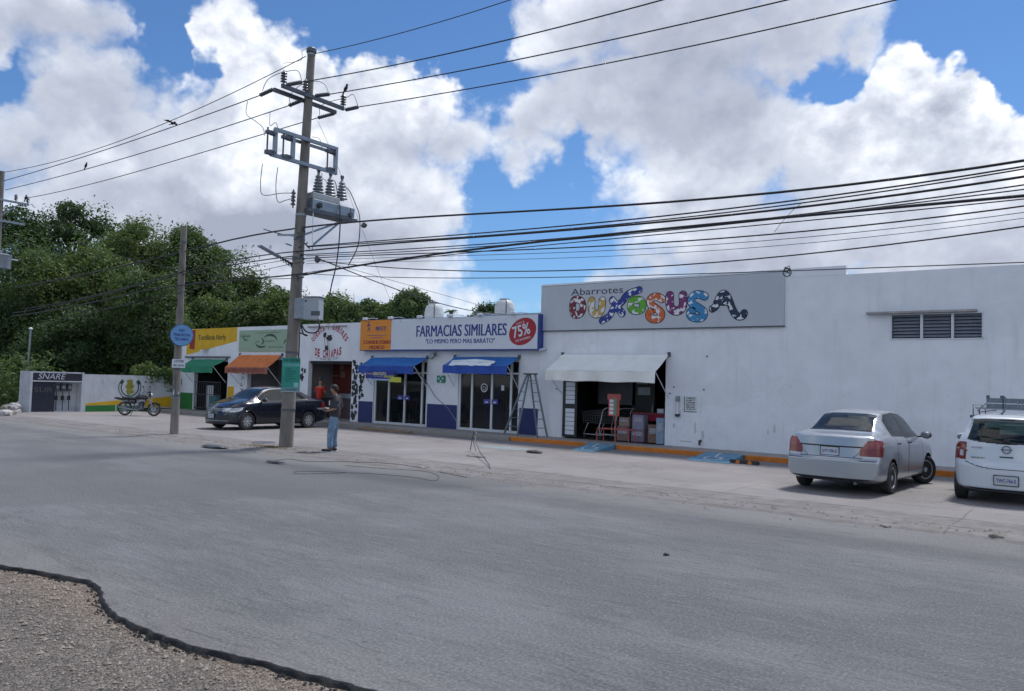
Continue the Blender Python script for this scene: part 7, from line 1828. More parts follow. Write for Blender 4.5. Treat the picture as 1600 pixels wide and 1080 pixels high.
seat(tS, 0, .72, .34, True, 1.2); MB().bevbox(-.6, .6, .02, .35, .98, 1.04, .01).build('parcel_shelf', M_cloth, tS, local=True); MB().box(-.62, .62, 2.0, 2.3, .75, .98).build('dashboard', M_trim, tS, local=True); MB().box(-.7, .7, -.2, 2.2, .24, .30).build('cabin_floor', M_trim, tS, local=True)
mirror(tS, .93, 1.98, 1.02, 1, M_trim); mirror(tS, -.93, 1.98, 1.02, -1, M_trim)
for yy in (.42, 1.17): 
    for sg in (-1, 1): MB().bevbox(sg * .835 - .02, sg * .835 + .02, yy - .09, yy + .09, .885, .915, .008).build('door_handle', M_trim, tS, local=True)
lplate(tS, 'UVT-700-D', 0, -.865, .765, .32, .14)
b_ = MB(); add_text(b_, 'Chevrolet', V(-.08, -.845, .90), V(1, 0, 0), V(0, 0, 1), .16, .045, offset=.02); b_.box(-.07, .09, -.846, -.842, .925, .935); b_.build('badge', M_steeld, tS, local=True, recalc=False)
MB().tube([(.45, -.6, .22), (.45, -.88, .22)], .03, 10).build('exhaust', M_steeld, tS, local=True); MB().bevbox(-.5, .5, -.6, -.2, .20, .32, .03).build('underbody', M_trim, tS, local=True)

# ---- white hatchback, rear view at the right edge
P_H = dict(L=3.80, W=1.67, rear=.66, wb=2.45, wr_=.295, ra=.345, fr=1.15, ff=.7,
         zt=[(0, 1.455), (.10, 1.48), (.5, 1.52), (1.2, 1.53), (1.8, 1.51), (2.1, 1.46), (2.85, 1.08), (3.1, 1.0), (3.6, .84), (3.8, .75)],
         zb=[(0, 1.02), (.5, 1.01), (1.5, .96), (2.5, .92), (3.2, .87), (3.8, .68)], zf=[(0, .24), (.3, .19), (3.3, .18), (3.8, .22)],
         w=[(0, .86), (.05, .92), (.2, .975), (.6, 1.0), (3.1, 1.0), (3.6, .96), (3.8, .84)],
         wr=[(0, .56), (.3, .575), (1.2, .58), (2.1, .57), (2.8, .62), (3.8, .62)],
         br=[(.2, .06), (.30, .0), (.62, .0), (.72, .05), (.98, .09), (1.04, .11), (1.40, .35), (1.44, .24), (1.5, .22)], cr=.30, bf=[(.2, .05), (.45, 0), (.9, .14)], cf=.34)
def cls_hatch(s_, y, z, seg, cap):
    ay = abs(y)
    if cap is None and arch_hit(P_H, s_, y, z, .835): return None
    if cap == 'rear':
        if 1.02 + .05 * (ay / .6) ** 2 - .0 < z < 1.395 and ay < .62 - .10 * (z - 1.0) / .4: return 'rear_window' if (z > 1.045 + .05 * (ay / .6) ** 2 and ay < .595 - .10 * (z - 1.0) / .4 and z < 1.385) else 'window_seal'
        if .72 < z < 1.03 and ay > .60 + .05 * abs(z - .9): return 'tail_light' if not (.78 < z < .89 and .65 < ay < .72) else 'lamp_lens'
        if abs(z - (.60 + .10 * (ay / .62) ** 3)) < .007 and ay < .62: return 'panel_gap'
        if ay < .30 and z < .47 and z > .35: return 'body'
        if z < .265: return 'lower_trim'
        if 1.425 < z < 1.44 and ay < .12: return 'high_stop_lamp'
        return 'body'
    if cap == 'front': return 'body'
    if s_ < .16 and .72 < z < 1.03 and seg in (3, 4, 5, 6, 7): return 'tail_light'
    if seg >= 9 and 2.1 < s_ < 2.83 and ay < .57: return 'windscreen'
    if seg in (7, 8) and z > .97 and inpoly((s_, z), [(.55, 1.05), (.75, 1.38), (1.3, 1.44), (1.8, 1.42), (2.2, 1.28), (2.65, .99), (1.6, 1.0)]): return 'side_window' if abs(s_ - 1.5) > .04 else 'window_seal'
    if 2 <= seg <= 6 and z > .3 and (abs(s_ - 1.5) < .008 or abs(s_ - 2.5) < .008): return 'panel_gap'
    return 'body'
M_wcar = paint('white_car_paint', (.55, .60, .66), .0, .3)
MH = dict(MS); MH.update(body=M_wcar, lamp_lens=M_clear, high_stop_lamp=M_trim, rear_window=M_cglass)
tH = thing('parked_car', 'white hatchback with a roof rack at the right edge, nose to the wall', 'car', (-1.49, 16.45, .03), 'cars parked on the forecourt', R(1))
car(tH, P_H, cls_hatch, MH)
for (x, y, sd) in ((-.73, 0, -1), (.73, 0, 1), (-.73, 2.45, -1), (.73, 2.45, 1)): wheel(tH, x, y, .290, .290, .18, sd, 7, 'cover')
for x in (-.35, .35): seat(tH, x, 1.25, .38)
seat(tH, 0, .45, .38, True, 1.15); MB().box(-.6, .6, 1.8, 2.1, .75, 1.0).build('dashboard', M_trim, tH, local=True); MB().box(-.7, .7, -.2, 2.0, .24, .30).build('cabin_floor', M_trim, tH, local=True)
mirror(tH, -.92, 1.72, 1.02, -1, M_wcar); mirror(tH, .92, 1.72, 1.02, 1, M_wcar)
lplate(tH, 'YWC-766-E', 0, -.672, .42, .34, .15)
MB().bar((-.02, -.50, 1.10), (-.38, -.46, 1.145), .022, .014).build('wiper', M_trim, tH, local=True); MB().sph((-.0, -.555, 1.075), .05, .025, .04).build('wiper_pivot', M_trim, tH, local=True, smooth=True)
b_ = MB(); ringM = Matrix.Translation((0, -.592, .935)) @ Matrix.Rotation(R(82), 4, 'X')
b_.tube([ringM @ V(.062 * math.cos(a), .062 * math.sin(a), 0) for a in [k * math.pi / 14 for k in range(29)]], .007, 6); b_.bar(ringM @ V(-.085, 0, .004), ringM @ V(.085, 0, .004), .02, .01); b_.build('badge', M_steeld, tH, local=True)
b_ = MB(); add_text(b_, 'ACTIVE', V(-.52, -.560, .93), V(1, 0, 0), V(0, 0, 1), .16, .03, offset=.02); add_text(b_, 'MARCH', V(-.52, -.575, .76), V(1, 0, 0), V(0, 0, 1), .2, .03, offset=.02); b_.build('badge_lettering', M_steeld, tH, local=True, recalc=False)
MB().bevbox(-.10, .10, -.612, -.585, .80, .818, .004).build('boot_handle', M_trim, tH, local=True)
# roof rack with tied ladder bundle
rk = thing('roof_rack', 'thin steel roof rack on top of the white hatchback', 'roof rack', (-1.49, 17.2, 1.53))
ox, oy = -1.49, 16.45 + .0
def rp(x, y, z): return V(ox + x, oy + y, z + .03)
zr = 1.61
b_ = MB()
for x in (-.52, .52): b_.tube([rp(x, .05, zr + .02), rp(x, 1.25, zr + .02)], .012, 6)
for y in (.05, .45, .85, 1.25):
    b_.tube([rp(-.52, y, zr), rp(.52, y, zr)], .012, 6)
b_.build('deck', M_steel, rk)
for y in (.05, .85):
    b_ = MB()
    for x in (-.56, .56): b_.tube([rp(x, y, 1.49), rp(x * 1.0, y, zr - .0)], .010, 6); b_.tube([rp(x * .82, y, 1.50), rp(x * .82, y, zr)], .010, 6); b_.bevbox(*(lambda c: (c.x - .05, c.x + .05, c.y - .03, c.y + .03, c.z - .03, c.z + .02))(rp(x * 1.0, y, 1.47)), .008)
    b_.build('foot', M_steeld, rk)
b_ = MB()
for x in (-.56, .56): b_.tube([rp(x, .05, zr + .002), rp(x, .05, zr + .06), rp(x, 1.2, zr + .06), rp(x, 1.2, zr)], .010, 6)
b_.build('side_rail', M_steel, rk)
lb = thing('folded_ladder', 'folded aluminium ladder bundle tied across the roof rack of the hatchback', 'ladder', (-1.3, 16.6, 1.78))
b_ = MB()
for i, (yy, zz) in enumerate([(.10, zr + .05), (.22, zr + .05), (.12, zr + .15), (.24, zr + .15)]): b_.bar(rp(-.36, yy, zz), rp(1.4, yy - .05, zz + .0), .028, .085)
b_.build('rail', M_ladder, lb)
b_ = MB()
for k in range(22): x = .12 + k * .055; b_.bar(rp(x, .09, zr + .11), rp(x, .25, zr + .11), .02, .02); b_.bar(rp(x, .075, zr + .03), rp(x, .075, zr + .17), .012, .012)
b_.build('rungs', M_steel, lb); b_ = MB()
for x in (-.1, .30, .38): b_.tube([rp(x, .06, zr - .06), rp(x, .05, zr + .20), rp(x + .02, .28, zr + .21), rp(x, .30, zr - .05), rp(x - .03, .06, zr - .08), rp(x, .04, 1.53)], .008, 5)
b_.tube([rp(-.36, .1, zr + .1), rp(-.5, .08, zr - .05), rp(-.44, .06, 1.55), rp(-.2, .05, zr - .02)], .007, 5); b_.build('rope', M_cable, lb)
b_ = MB(); b_.box(*(lambda c: (c.x - .02, c.x + .02, c.y, c.y + .14, c.z, c.z + .05))(rp(-.34, .09, zr + .19))); b_.box(*(lambda c: (c.x - .03, c.x + .03, c.y, c.y + .14, c.z, c.z + .045))(rp(-.12, .09, zr + .195))); b_.build('hook', M_steeld, lb)

# ---- dark blue sedan, front and left side seen
P_D = dict(L=4.40, W=1.72, rear=.98, wb=2.60, wr_=.30, ra=.35, fr=.7, ff=.95,
         zt=[(0, 1.0), (.06, 1.04), (.45, 1.075), (.65, 1.12), (1.35, 1.42), (1.7, 1.465), (2.1, 1.475), (2.5, 1.45), (2.8, 1.38), (3.42, 1.045), (3.6, 1.0), (4.15, .88), (4.40, .78)],
         zb=[(0, .97), (.6, 1.0), (1.6, .985), (2.4, .95), (3.2, .92), (3.6, .90), (4.2, .80), (4.4, .72)], zf=[(0, .26), (.3, .2), (1, .17), (3.4, .17), (4.4, .19)],
         w=[(0, .90), (.1, .96), (.4, 1.0), (3.7, 1.0), (4.1, .975), (4.3, .93), (4.4, .88)],
         wr=[(0, .66), (.7, .58), (1.4, .54), (2.1, .55), (2.7, .56), (3.3, .64), (3.6, .70), (4.4, .68)],
         br=[(.2, .05), (.35, 0), (.65, .03), (1.0, .10)], cr=.2, bf=[(.15, .02), (.30, -.02), (.45, 0), (.62, .03), (.85, .16)], cf=.42)
SWD = [(1.02, 1.05), (1.30, 1.28), (1.55, 1.36), (2.1, 1.40), (2.55, 1.37), (2.85, 1.24), (3.20, 1.0), (2.2, 1.01)]
def cls_dark(s_, y, z, seg, cap):
    ay = abs(y)
    if cap is None and arch_hit(P_D, s_, y, z, .86): return None
    if cap == 'front':
        if .60 < z < .735 and ay > .42: return 'headlight'
        if .62 < z < .72 and ay < .42: return 'grille' if int(z / .028) % 2 == 0 else 'grille_bar'
        if .33 < z < .50 and ay < .60: return 'grille'
        if .30 < z < .325 and ay < .66: return 'chrome_strip'
        if .36 < z < .46 and .64 < ay: return 'grille'
        if z < .24: return 'lower_trim'
        return 'body'
    if cap == 'rear': return 'tail_light' if (.68 < z < .92 and ay > .45) else ('lower_trim' if z < .3 else 'body')
    if seg >= 9 and 2.80 < s_ < 3.42 and ay < .60: return 'windscreen'
    if seg >= 9 and .68 < s_ < 1.36 and ay < .54: return 'rear_window'
    if s_ > 4.02 and .60 < z < .735 + .10 * (4.4 - s_) and seg in (3, 4, 5, 6, 7) and z > .60 + .18 * (4.4 - s_): return 'headlight'
    if s_ < .3 and .70 < z < .92 and seg in (3, 4, 5, 6): return 'tail_light'
    if seg in (7, 8) and z > 1.0 and inpoly((s_, z), SWD):
        if abs(s_ - (2.02 + (z - 1.0) * -.08)) < .03: return 'window_seal'
        return 'side_window'
    if seg in (7, 8) and inpoly((s_, z), [(.98, 1.035), (1.28, 1.31), (1.53, 1.385), (2.1, 1.425), (2.57, 1.395), (2.89, 1.26), (3.26, .985), (2.2, .99)]): return 'window_seal'
    if 2 <= seg <= 6 and z > .30:
        for sd in (2.02, 3.08):
            if abs(s_ - sd) < .008: return 'panel_gap'
        if abs(s_ - (1.22 + max(0, .78 - z) * .3)) < .008 and z > .5: return 'panel_gap'
    return 'body'
M_dcar = paint('dark_blue_paint', (.010, .013, .026), .35, .22)
MD = dict(MS); MD.update(body=M_dcar, headlight=M_clear, grille=M_trim, grille_bar=M_steel, chrome_strip=M_steel, rear_window=M_cgdark, windscreen=M_cgdark, side_window=M_cgdark)
tD = thing('parked_car', 'dark blue sedan parked behind the main pole with its nose to the road', 'car', (-24.22, 18.72, .03), 'cars parked on the forecourt', R(180 + 1))
car(tD, P_D, cls_dark, MD)
for (x, y, sd) in ((-.76, 0, -1), (.76, 0, 1), (-.76, 2.60, -1), (.76, 2.60, 1)): wheel(tD, x, y, .30, .30, .19, sd, 8, 'alloy', 0 if y < 1 else R(4))
for x in (-.36, .36): seat(tD, x, 1.35, .34)
seat(tD, 0, .6, .34, True, 1.2); MB().box(-.62, .62, 2.1, 2.35, .75, .98).build('dashboard', M_trim, tD, local=True); MB().box(-.7, .7, -.2, 2.2, .24, .30).build('cabin_floor', M_trim, tD, local=True)
mirror(tD, -.94, 2.02, 1.02, -1, M_dcar); mirror(tD, .94, 2.02, 1.02, 1, M_dcar)
for yy in (.50, 1.30):
    for sg in (-1, 1): MB().bevbox(sg * .845 - .02, sg * .845 + .02, yy - .09, yy + .09, .89, .918, .008).build('door_handle', M_dcar, tD, local=True)
lplate(tD, 'ZAY-41-C', 0, 3.435, .46, .33, .13, 1)
b_ = MB(); ringM = Matrix.Translation((0, 3.392, .69)) @ Matrix.Rotation(R(90), 4, 'X'); b_.tube([ringM @ V(.055 * math.cos(a), .055 * math.sin(a), 0) for a in [k * math.pi / 12 for k in range(25)]], .007, 6)
for s_ in (-1, 1): b_.tube([ringM @ V(s_ * .042, -.02 + .045, 0), ringM @ V(s_ * .018, -.042, 0), ringM @ V(0, .012, 0)], .006, 5)
b_.build('badge', M_steel, tD, local=True)
# ------------------------------------------------------------------ skinned figures
def skin(name, m_, parent, nodes, edges, sub=2, smooth=True):
    """nodes: {key: (pos, rx, ry)}; edges list of key pairs; first node is the root"""
    keys = list(nodes); idx = {k: i for i, k in enumerate(keys)}
    me = bpy.data.meshes.new(name); me.from_pydata([nodes[k][0] for k in keys], [(idx[a], idx[b]) for a, b in edges], [])
    o = bpy.data.objects.new(name, me); COL.objects.link(o)
    sk = o.modifiers.new('skin', 'SKIN'); sk.use_smooth_shade = True; sk.branch_smoothing = .6
    for i, k in enumerate(keys):
        me.skin_vertices[0].data[i].radius = (nodes[k][1], nodes[k][2]); me.skin_vertices[0].data[i].use_root = (i == 0)
    s_ = o.modifiers.new('sub', 'SUBSURF'); s_.levels = sub; s_.render_levels = sub
    dg = bpy.context.evaluated_depsgraph_get(); dg.update(); nm = bpy.data.meshes.new_from_object(o.evaluated_get(dg)); bpy.data.objects.remove(o)
    nm.materials.clear(); nm.materials.append(m_); nm.shade_smooth(); o2 = bpy.data.objects.new(name, nm); COL.objects.link(o2)
    if parent is not None: o2.parent = parent; ORG[o2.name] = Vector((0, 0, 0))
    return o2
M_skin = mat('skin_tan', (.30, .165, .11), .55, var=.1, vscale=14)
M_tee = mat('tee_charcoal', (.035, .032, .042), .85, var=.2, vscale=9, bump=.2)
M_jean = mat('jeans_blue', (.12, .20, .30), .85, var=.25, vscale=10, col2=(.18, .26, .34), c2scale=5, c2lo=.5, c2hi=.7)
M_hair = mat('hair_black', (.012, .010, .010), .7, var=.3, vscale=40)
# local frame: person faces -x (left in the picture), slightly towards the camera
man = thing('person', 'man in dark t-shirt and blue jeans standing at the road edge, reading papers', 'person', (-15.55, 13.25, .03), None, R(36))
B = {
 'pel': ((0, 0, .93), .09, .075), 'wst': ((.01, 0, 1.08), .10, .085), 'chs': ((.03, 0, 1.26), .13, .10), 'up': ((.045, 0, 1.37), .085, .07), 'nk': ((.02, 0, 1.47), .052, .055), 'nk2': ((-.015, 0, 1.525), .05, .05),
 'hd1': ((-.05, 0, 1.575), .070, .080), 'hd2': ((-.055, 0, 1.63), .082, .088), 'hd3': ((-.04, 0, 1.69), .072, .078),
 'shl': ((.045, .165, 1.365), .040, .040), 'ell': ((.10, .235, 1.12), .044, .044), 'wrl': ((-.14, .16, 1.055), .028, .032), 'pal': ((-.20, .13, 1.065), .040, .020),
 'shr': ((.045, -.165, 1.365), .040, .040), 'elr': ((.09, -.24, 1.12), .044, .044), 'wrr': ((-.15, -.14, 1.06), .028, .032), 'par': ((-.215, -.10, 1.065), .040, .020),
 'hpl': ((0, .095, .84), .065, .065), 'knl': ((-.02, .12, .50), .05, .05), 'anl': ((.0, .13, .09), .042, .042), 'tol': ((-.13, .135, .035), .035, .03),
 'hpr': ((0, -.095, .84), .065, .065), 'knr': ((-.05, -.15, .50), .05, .05), 'anr': ((-.05, -.20, .09), .042, .042), 'tor': ((-.18, -.215, .035), .035, .03),
}
def bend(p): return p
E_ = [('pel', 'wst'), ('wst', 'chs'), ('chs', 'up'), ('up', 'nk'), ('nk', 'nk2'), ('nk2', 'hd1'), ('hd1', 'hd2'), ('hd2', 'hd3'), ('up', 'shl'), ('shl', 'ell'), ('ell', 'wrl'), ('wrl', 'pal'), ('up', 'shr'), ('shr', 'elr'), ('elr', 'wrr'), ('wrr', 'par'),
      ('pel', 'hpl'), ('hpl', 'knl'), ('knl', 'anl'), ('anl', 'tol'), ('pel', 'hpr'), ('hpr', 'knr'), ('knr', 'anr'), ('anr', 'tor')]
body = skin('body', M_skin, man, B, E_)
# face details, joined as small children
fc = MB(); fc.prism([(-.135, 1.602), (-.162, 1.585), (-.135, 1.578)], 'y', -.012, .012); fc.build('nose', M_skin, man, local=True, smooth=True)
for sy in (-1, 1): MB().sph((-.128, sy * .03, 1.622), .010, .013, .008, 8, 6).build('eye', M_black, man, local=True); MB().sph((-.045, sy * .082, 1.61), .014, .008, .028, 8, 6).build('ear', M_skin, man, local=True, smooth=True)
MB().bar((-.126, -.022, 1.555), (-.126, .022, 1.555), .006).build('mouth', mat('lip', (.16, .06, .05), .6), man, local=True)
hb = MB(); hb.sph((-.030, 0, 1.668), .098, .092, .082, 18, 12); hb.sph((.022, 0, 1.62), .060, .076, .075, 14, 10); hb.build('hair', M_hair, man, local=True, smooth=True)
T_ = {'a': ((.005, 0, .80), .165, .150), 'b': ((.012, 0, 1.02), .178, .150), 'c': ((.030, 0, 1.24), .200, .150), 'd': ((.05, 0, 1.375), .165, .13), 'e': ((.03, 0, 1.455), .085, .08),
      'sl': ((.05, .16, 1.375), .095, .092), 'ml': ((.07, .20, 1.28), .086, .084), 'tl': ((.092, .230, 1.16), .078, .076), 'sr': ((.05, -.16, 1.375), .095, .092), 'mr': ((.068, -.202, 1.28), .086, .084), 'tr': ((.088, -.234, 1.16), .078, .076)}
skin('t_shirt', M_tee, man, T_, [('a', 'b'), ('b', 'c'), ('c', 'd'), ('d', 'e'), ('d', 'sl'), ('sl', 'ml'), ('ml', 'tl'), ('d', 'sr'), ('sr', 'mr'), ('mr', 'tr')])
man.scale = (.96, .96, .96)
for s_ in (-1, 1): MB().tube([(.04, s_ * .09, 1.41), (.045, s_ * .155, 1.405), (.06, s_ * .20, 1.32), (.094, s_ * .236, 1.14)], [.06, .078, .080, .076], 14).build('sleeve', M_tee, man, local=True, smooth=50)
b_ = MB(); 
for (a, c) in (((-.145, -.02, 1.22), (-.145, .05, 1.30)), ((-.145, .05, 1.22), (-.145, -.02, 1.30)), ((-.148, -.05, 1.25), (-.148, .07, 1.26)), ((-.146, 0, 1.18), (-.146, .02, 1.33))): b_.bar(a, c, .012, .01)
b_.build('shirt_print', M_sgn, man, local=True)
J_ = {'a': ((0, 0, 1.02), .150, .128), 'b': ((0, 0, .88), .155, .135), 'l1': ((0, .10, .78), .118, .118), 'l2': ((-.02, .12, .50), .095, .095), 'l2b': ((-.01, .125, .28), .076, .076), 'l3': ((.01, .13, .085), .078, .074),
      'r1': ((0, -.10, .78), .118, .118), 'r2': ((-.05, -.15, .50), .095, .095), 'r2b': ((-.05, -.175, .28), .076, .076), 'r3': ((-.04, -.20, .085), .078, .074)}
skin('jeans', M_jean, man, J_, [('a', 'b'), ('b', 'l1'), ('l1', 'l2'), ('l2', 'l2b'), ('l2b', 'l3'), ('b', 'r1'), ('r1', 'r2'), ('r2', 'r2b'), ('r2b', 'r3')])
for (x, y) in ((0, .13), (-.05, -.205)):
    s_ = MB(); s_.bevbox(x - .20, x + .07, y - .048, y + .048, .018, .085, .03); o = s_.build('shoe', M_black, man, local=True, smooth=60); MB().bevbox(x - .21, x + .075, y - .052, y + .052, .0, .02, .008).build('sole', M_alu, o, local=True)
# hands: palm grows from the arm; four fingers and a thumb closing on the papers
def hand(side, px_, py_, pz_):
    for i, (dy, ln) in enumerate(((-.030, .062), (-.010, .072), (.010, .068), (.030, .054))):
        b0 = V(px_ - .02, py_ + dy * .9, pz_ + .004); skin('finger', M_skin, man, {'a': (tuple(b0), .0105, .010), 'b': (tuple(b0 + V(-ln * .5, -side * .01, -.006 - .004 * i)), .0095, .009), 'c': (tuple(b0 + V(-ln * .85, -side * .014, .004)), .0085, .008), 'd': (tuple(b0 + V(-ln, -side * .016, .018)), .0075, .007)}, [('a', 'b'), ('b', 'c'), ('c', 'd')], 1)
    b0 = V(px_ + .012, py_ - side * .035, pz_ + .012); skin('thumb', M_skin, man, {'a': (tuple(b0), .013, .012), 'b': (tuple(b0 + V(-.03, -side * .018, .016)), .0115, .011), 'c': (tuple(b0 + V(-.058, -side * .016, .018)), .0095, .009)}, [('a', 'b'), ('b', 'c')], 1)
hand(1, -.20, .13, 1.065); hand(-1, -.215, -.10, 1.065)
pp_ = thing('papers', 'open pale papers held flat in the hands of the standing man', 'papers', (-15.8, 13.1, 1.06), None, R(36))
PM = Matrix.Translation((-.0, 0, 0))
Rz = Matrix.Rotation(R(36), 3, 'Z'); off = Rz.inverted() @ (V(-15.55, 13.25, .03) - V(-15.8, 13.1, 1.1))
b_ = MB(); vs = []
for i in range(9):
    for j in range(7): u = i / 8 - .5; v = j / 6 - .5; vs.append(V(-.27 + .22 * v, .02 + .36 * u, 1.098 + .012 * math.sin(u * 8) + .02 * abs(u) + .02 * v) + off)
b_.add(vs, [(i * 7 + j, i * 7 + j + 1, (i + 1) * 7 + j + 1, (i + 1) * 7 + j) for i in range(8) for j in range(6)]); b_.build('sheet', M_sgn, pp_, local=True, smooth=True)
b_ = MB(); b_.v = [tuple(V(v) + V(-.03, -.05, .014)) for v in vs]; b_.f = [(i * 7 + j, i * 7 + j + 1, (i + 1) * 7 + j + 1, (i + 1) * 7 + j) for i in range(8) for j in range(6)]; b_.mi = [0] * len(b_.f); b_.build('sheet', mat('paper_pink', (.42, .36, .40), .7), pp_, local=True, smooth=True)

# shop worker in red seen over the boot of the dark sedan, head and shoulders behind the counter
wk = thing('person', 'worker in red top and dark cap in the cheese shop doorway behind the dark sedan', 'person', (onY(499, 640, 21.9).x, 21.9, .16), None, R(-70))
W_ = {'pel': ((0, 0, .88), .09, .08), 'chs': ((0, 0, 1.2), .12, .10), 'up': ((0, 0, 1.33), .10, .09), 'nk': ((0, 0, 1.42), .05, .05), 'h1': ((-.02, 0, 1.52), .072, .08), 'h2': ((-.02, 0, 1.6), .078, .082),
      'sl': ((0, .16, 1.31), .042, .042), 'el': ((-.04, .24, 1.08), .042, .042), 'wl': ((-.22, .12, 1.02), .034, .034), 'sr': ((0, -.16, 1.31), .042, .042), 'er': ((-.04, -.24, 1.08), .042, .042), 'wr': ((-.22, -.12, 1.02), .034, .034),
      'll': ((0, .09, .8), .09, .09), 'lk': ((0, .1, .45), .062, .062), 'la': ((0, .1, .06), .045, .045), 'lt': ((-.12, .1, .035), .035, .03), 'rl': ((0, -.09, .8), .09, .09), 'rk': ((0, -.1, .45), .062, .062), 'ra': ((0, -.1, .06), .045, .045), 'rt': ((-.12, -.1, .035), .035, .03)}
skin('body', M_skin, wk, W_, [('pel', 'chs'), ('chs', 'up'), ('up', 'nk'), ('nk', 'h1'), ('h1', 'h2'), ('up', 'sl'), ('sl', 'el'), ('el', 'wl'), ('up', 'sr'), ('sr', 'er'), ('er', 'wr'), ('pel', 'll'), ('ll', 'lk'), ('lk', 'la'), ('la', 'lt'), ('pel', 'rl'), ('rl', 'rk'), ('rk', 'ra'), ('ra', 'rt')])
skin('top', mat('top_scarlet', (.45, .02, .012), .8, var=.15), wk, {'a': ((0, 0, .68), .16, .14), 'b': ((0, 0, 1.18), .185, .145), 'c': ((0, 0, 1.33), .15, .12), 'l': ((0, .16, 1.32), .09, .085), 'l2': ((-.02, .22, 1.17), .062, .062), 'r': ((0, -.16, 1.32), .09, .085), 'r2': ((-.02, -.22, 1.17), .062, .062)}, [('a', 'b'), ('b', 'c'), ('c', 'l'), ('l', 'l2'), ('c', 'r'), ('r', 'r2')])
skin('trousers', M_trim, wk, {'a': ((0, 0, .88), .14, .11), 'l1': ((0, .095, .78), .1, .1), 'l2': ((0, .1, .45), .075, .075), 'l3': ((0, .1, .08), .065, .065), 'r1': ((0, -.095, .78), .1, .1), 'r2': ((0, -.1, .45), .075, .075), 'r3': ((0, -.1, .08), .065, .065)}, [('a', 'l1'), ('l1', 'l2'), ('l2', 'l3'), ('a', 'r1'), ('r1', 'r2'), ('r2', 'r3')])
MB().sph((-.0, 0, 1.655), .10, .092, .062, 16, 8).build('cap', mat('cap_teal', (.03, .07, .08), .8), wk, local=True, smooth=True)

# ------------------------------------------------------------------ motorcycle at the side wall
mp0, mp1 = onZ(190, 657, .03), onZ(240, 655, .03)
rv = V(mp0.x + .0, mp0.y, .03)
dep_ = 34.4
A = depth(194.5, 654, 34.0); B_ = depth(238.5, 654, 34.0); hd = V(B_.x - A.x, B_.y - A.y, 0).normalized()
mo = thing('motorcycle', 'small black motorcycle standing on its side stand by the side wall', 'motorcycle', (A.x, A.y, .03), None, math.atan2(hd.y, hd.x))
WB_ = 1.24
M_mblk = mat('tank_black', (.012, .013, .018), .25, .0, var=.1, coat=.6); M_chr = mat('chrome', (.5, .52, .55), .25, .9, var=.1)
def mwheel(x, r, w_, nm):
    to = thing_local('wheel', mo); M_ = Matrix.Translation((x, 0, r)) @ Matrix.Rotation(R(90), 4, 'X')
    MB().tube([M_ @ V((r - .032) * math.cos(a), (r - .032) * math.sin(a), 0) for a in [q * math.pi / 18 for q in range(37)]], .034, 10).build('tyre', M_rubber, to, local=True, smooth=40)
    rb = MB(); 
    for k in range(5):
        a = k * 2 * math.pi / 5 + .3
        for o_ in (-.12, .12): rb.bar(M_ @ V(.03 * math.cos(a), .03 * math.sin(a), 0), M_ @ V((r - .06) * math.cos(a + o_), (r - .06) * math.sin(a + o_), 0), .022, .022)
    rb.lathe([(.01, -.05), (.045, -.05), (.045, .05), (.01, .05)], 14, M_); rb.build('rim', M_steeld, to, local=True)
    rr2 = MB(); rr2.tube([M_ @ V((r - .066) * math.cos(a), (r - .066) * math.sin(a), 0) for a in [q * math.pi / 16 for q in range(33)]], .014, 6); rr2.build('rim_edge', M_steel, to, local=True)
    MB().lathe([(.02, .055), (.12, .056), (.12, .062), (.02, .063)], 20, M_).build('brake_disc', M_steel, to, local=True)
mwheel(0, .30, .10, 'r'); mwheel(WB_, .29, .085, 'f')
fb = MB(); 
for s_ in (-.09, .09): fb.tube([(0, s_, .30), (.42, s_ * .9, .34)], .022, 6); fb.tube([(.04, s_ * 1.1, .38), (-.02, s_ * 1.1, .68)], .018, 6)
fb.tube([(.38, 0, .35), (.40, 0, .62), (.95, 0, .80)], .025, 6); fb.tube([(.95, 0, .82), (.80, 0, .45), (.72, 0, .25), (.40, 0, .25)], .022, 6); fb.tube([(.42, 0, .66), (-.30, 0, .72)], .02, 6)
fb.build('frame', M_steeld, mo, local=True)
fk = MB()
for s_ in (-.08, .08): fk.tube([(WB_, s_, .29), (1.02, s_, .80), (.96, s_, .96)], [.026, .022, .018], 8)
fk.build('fork', M_steel, mo, local=True)
en = MB(); en.bevbox(.46, .78, -.10, .10, .26, .42, .03); en.bevbox(.60, .78, -.07, .07, .40, .60, .02)
for k in range(6): en.box(.585, .795, -.085, .085, .42 + .03 * k, .43 + .03 * k)
en.lathe([(.01, -.14), (.09, -.14), (.1, -.1), (.1, .1), (.09, .14), (.01, .14)], 18, Matrix.Translation((.52, 0, .33)) @ Matrix.Rotation(R(90), 4, 'X')); en.build('engine', M_steeld, mo, local=True, smooth=30)
MB().tube([(.72, -.1, .50), (.78, -.12, .34), (.60, -.14, .25), (.30, -.15, .27), (-.20, -.16, .36)], [.018, .02, .022, .04, .042], 10).build('exhaust', M_steel, mo, local=True, smooth=True)
tk = MB(); M_ = Matrix.Translation((.72, 0, .80)) @ Matrix.Rotation(R(6), 4, 'Y'); tk.sph((0, 0, 0), .27, .13, .115, 18, 12, M_); tk.build('fuel_tank', M_mblk, mo, local=True, smooth=True)
st = MB(); st.bevbox(-.14, .50, -.11, .11, .70, .79, .035, Matrix.Rotation(R(2), 4, 'Y')); st.build('seat', M_trim, mo, local=True, smooth=50)
MB().bevbox(.12, .46, -.10, .10, .50, .69, .04).build('side_cover', M_mblk, mo, local=True, smooth=50); MB().prism([(-.42, .70), (-.10, .62), (.1, .66), (.08, .72), (-.38, .77)], 'y', -.07, .07).build('tail', M_mblk, mo, local=True); MB().bevbox(-.46, -.40, -.05, .05, .70, .76, .01).build('tail_light', M_red, mo, local=True)
b_ = MB()
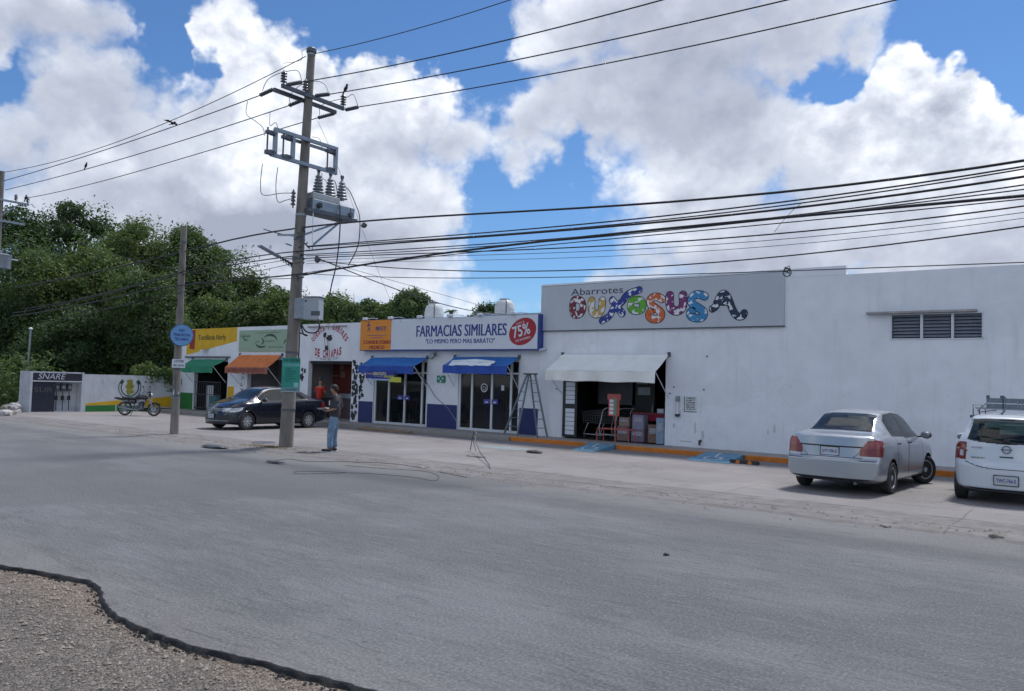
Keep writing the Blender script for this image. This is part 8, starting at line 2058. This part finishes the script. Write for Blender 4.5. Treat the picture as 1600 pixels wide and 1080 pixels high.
for i in range(9):
    for s_ in (0,):
        a0 = R(60 + i * 11); a1 = R(60 + (i + 1) * 11); r_ = .335; b_.add([(r_ * math.cos(a0) , -.06, .30 + r_ * math.sin(a0)), (r_ * math.cos(a0), .06, .30 + r_ * math.sin(a0)), (r_ * math.cos(a1), .06, .30 + r_ * math.sin(a1)), (r_ * math.cos(a1), -.06, .30 + r_ * math.sin(a1))], [(0, 1, 2, 3)])
        a0 = R(35 + i * 13); a1 = R(35 + (i + 1) * 13); r_ = .32; b_.add([(WB_ + r_ * math.cos(a0), -.055, .29 + r_ * math.sin(a0)), (WB_ + r_ * math.cos(a0), .055, .29 + r_ * math.sin(a0)), (WB_ + r_ * math.cos(a1), .055, .29 + r_ * math.sin(a1)), (WB_ + r_ * math.cos(a1), -.055, .29 + r_ * math.sin(a1))], [(0, 1, 2, 3)])
b_.build('mudguards', M_mblk, mo, local=True, recalc=False)
MB().tube([(.88, -.36, 1.0), (.94, -.22, 1.04), (.95, 0, .98), (.94, .22, 1.04), (.88, .36, 1.0)], .014, 8).build('handlebar', M_steeld, mo, local=True, smooth=True)
MB().sph((1.06, 0, .88), .09, .09, .10, 14, 10).build('headlight', M_mblk, mo, local=True, smooth=True); MB().sph((1.13, 0, .88), .04, .075, .085, 12, 8).build('headlight_lens', M_clear, mo, local=True, smooth=True)
for s_ in (-1, 1):
    MB().tube([(.92, s_ * .26, 1.03), (.88, s_ * .30, 1.2)], .008, 5).build('mirror_stem', M_trim, mo, local=True); MB().sph((.88, s_ * .32, 1.25), .02, .06, .045, 10, 8).build('mirror', M_trim, mo, local=True, smooth=True); MB().sph((1.02, s_ * .2, .84), .035, .03, .03, 8, 6).build('indicator', mat('amber', (.45, .14, .01), .3), mo, local=True, smooth=True)
MB().bevbox(.98, 1.06, -.08, .08, .98, 1.05, .02).build('instruments', M_trim, mo, local=True)
MB().tube([(.40, -.1, .26), (.36, -.24, .01)], .014, 6).build('side_stand', M_steeld, mo, local=True)
b_ = MB()
for (a, c) in (((.3, .0, .5), (.7, .05, .62)), ((.6, -.1, .45), (.9, -.05, .7)), ((.9, 0, .9), (.7, .05, .7)), ((.0, -.08, .5), (.35, -.08, .6))): b_.tube([a, c], .01, 5)
b_.build('hoses', M_cable, mo, local=True)
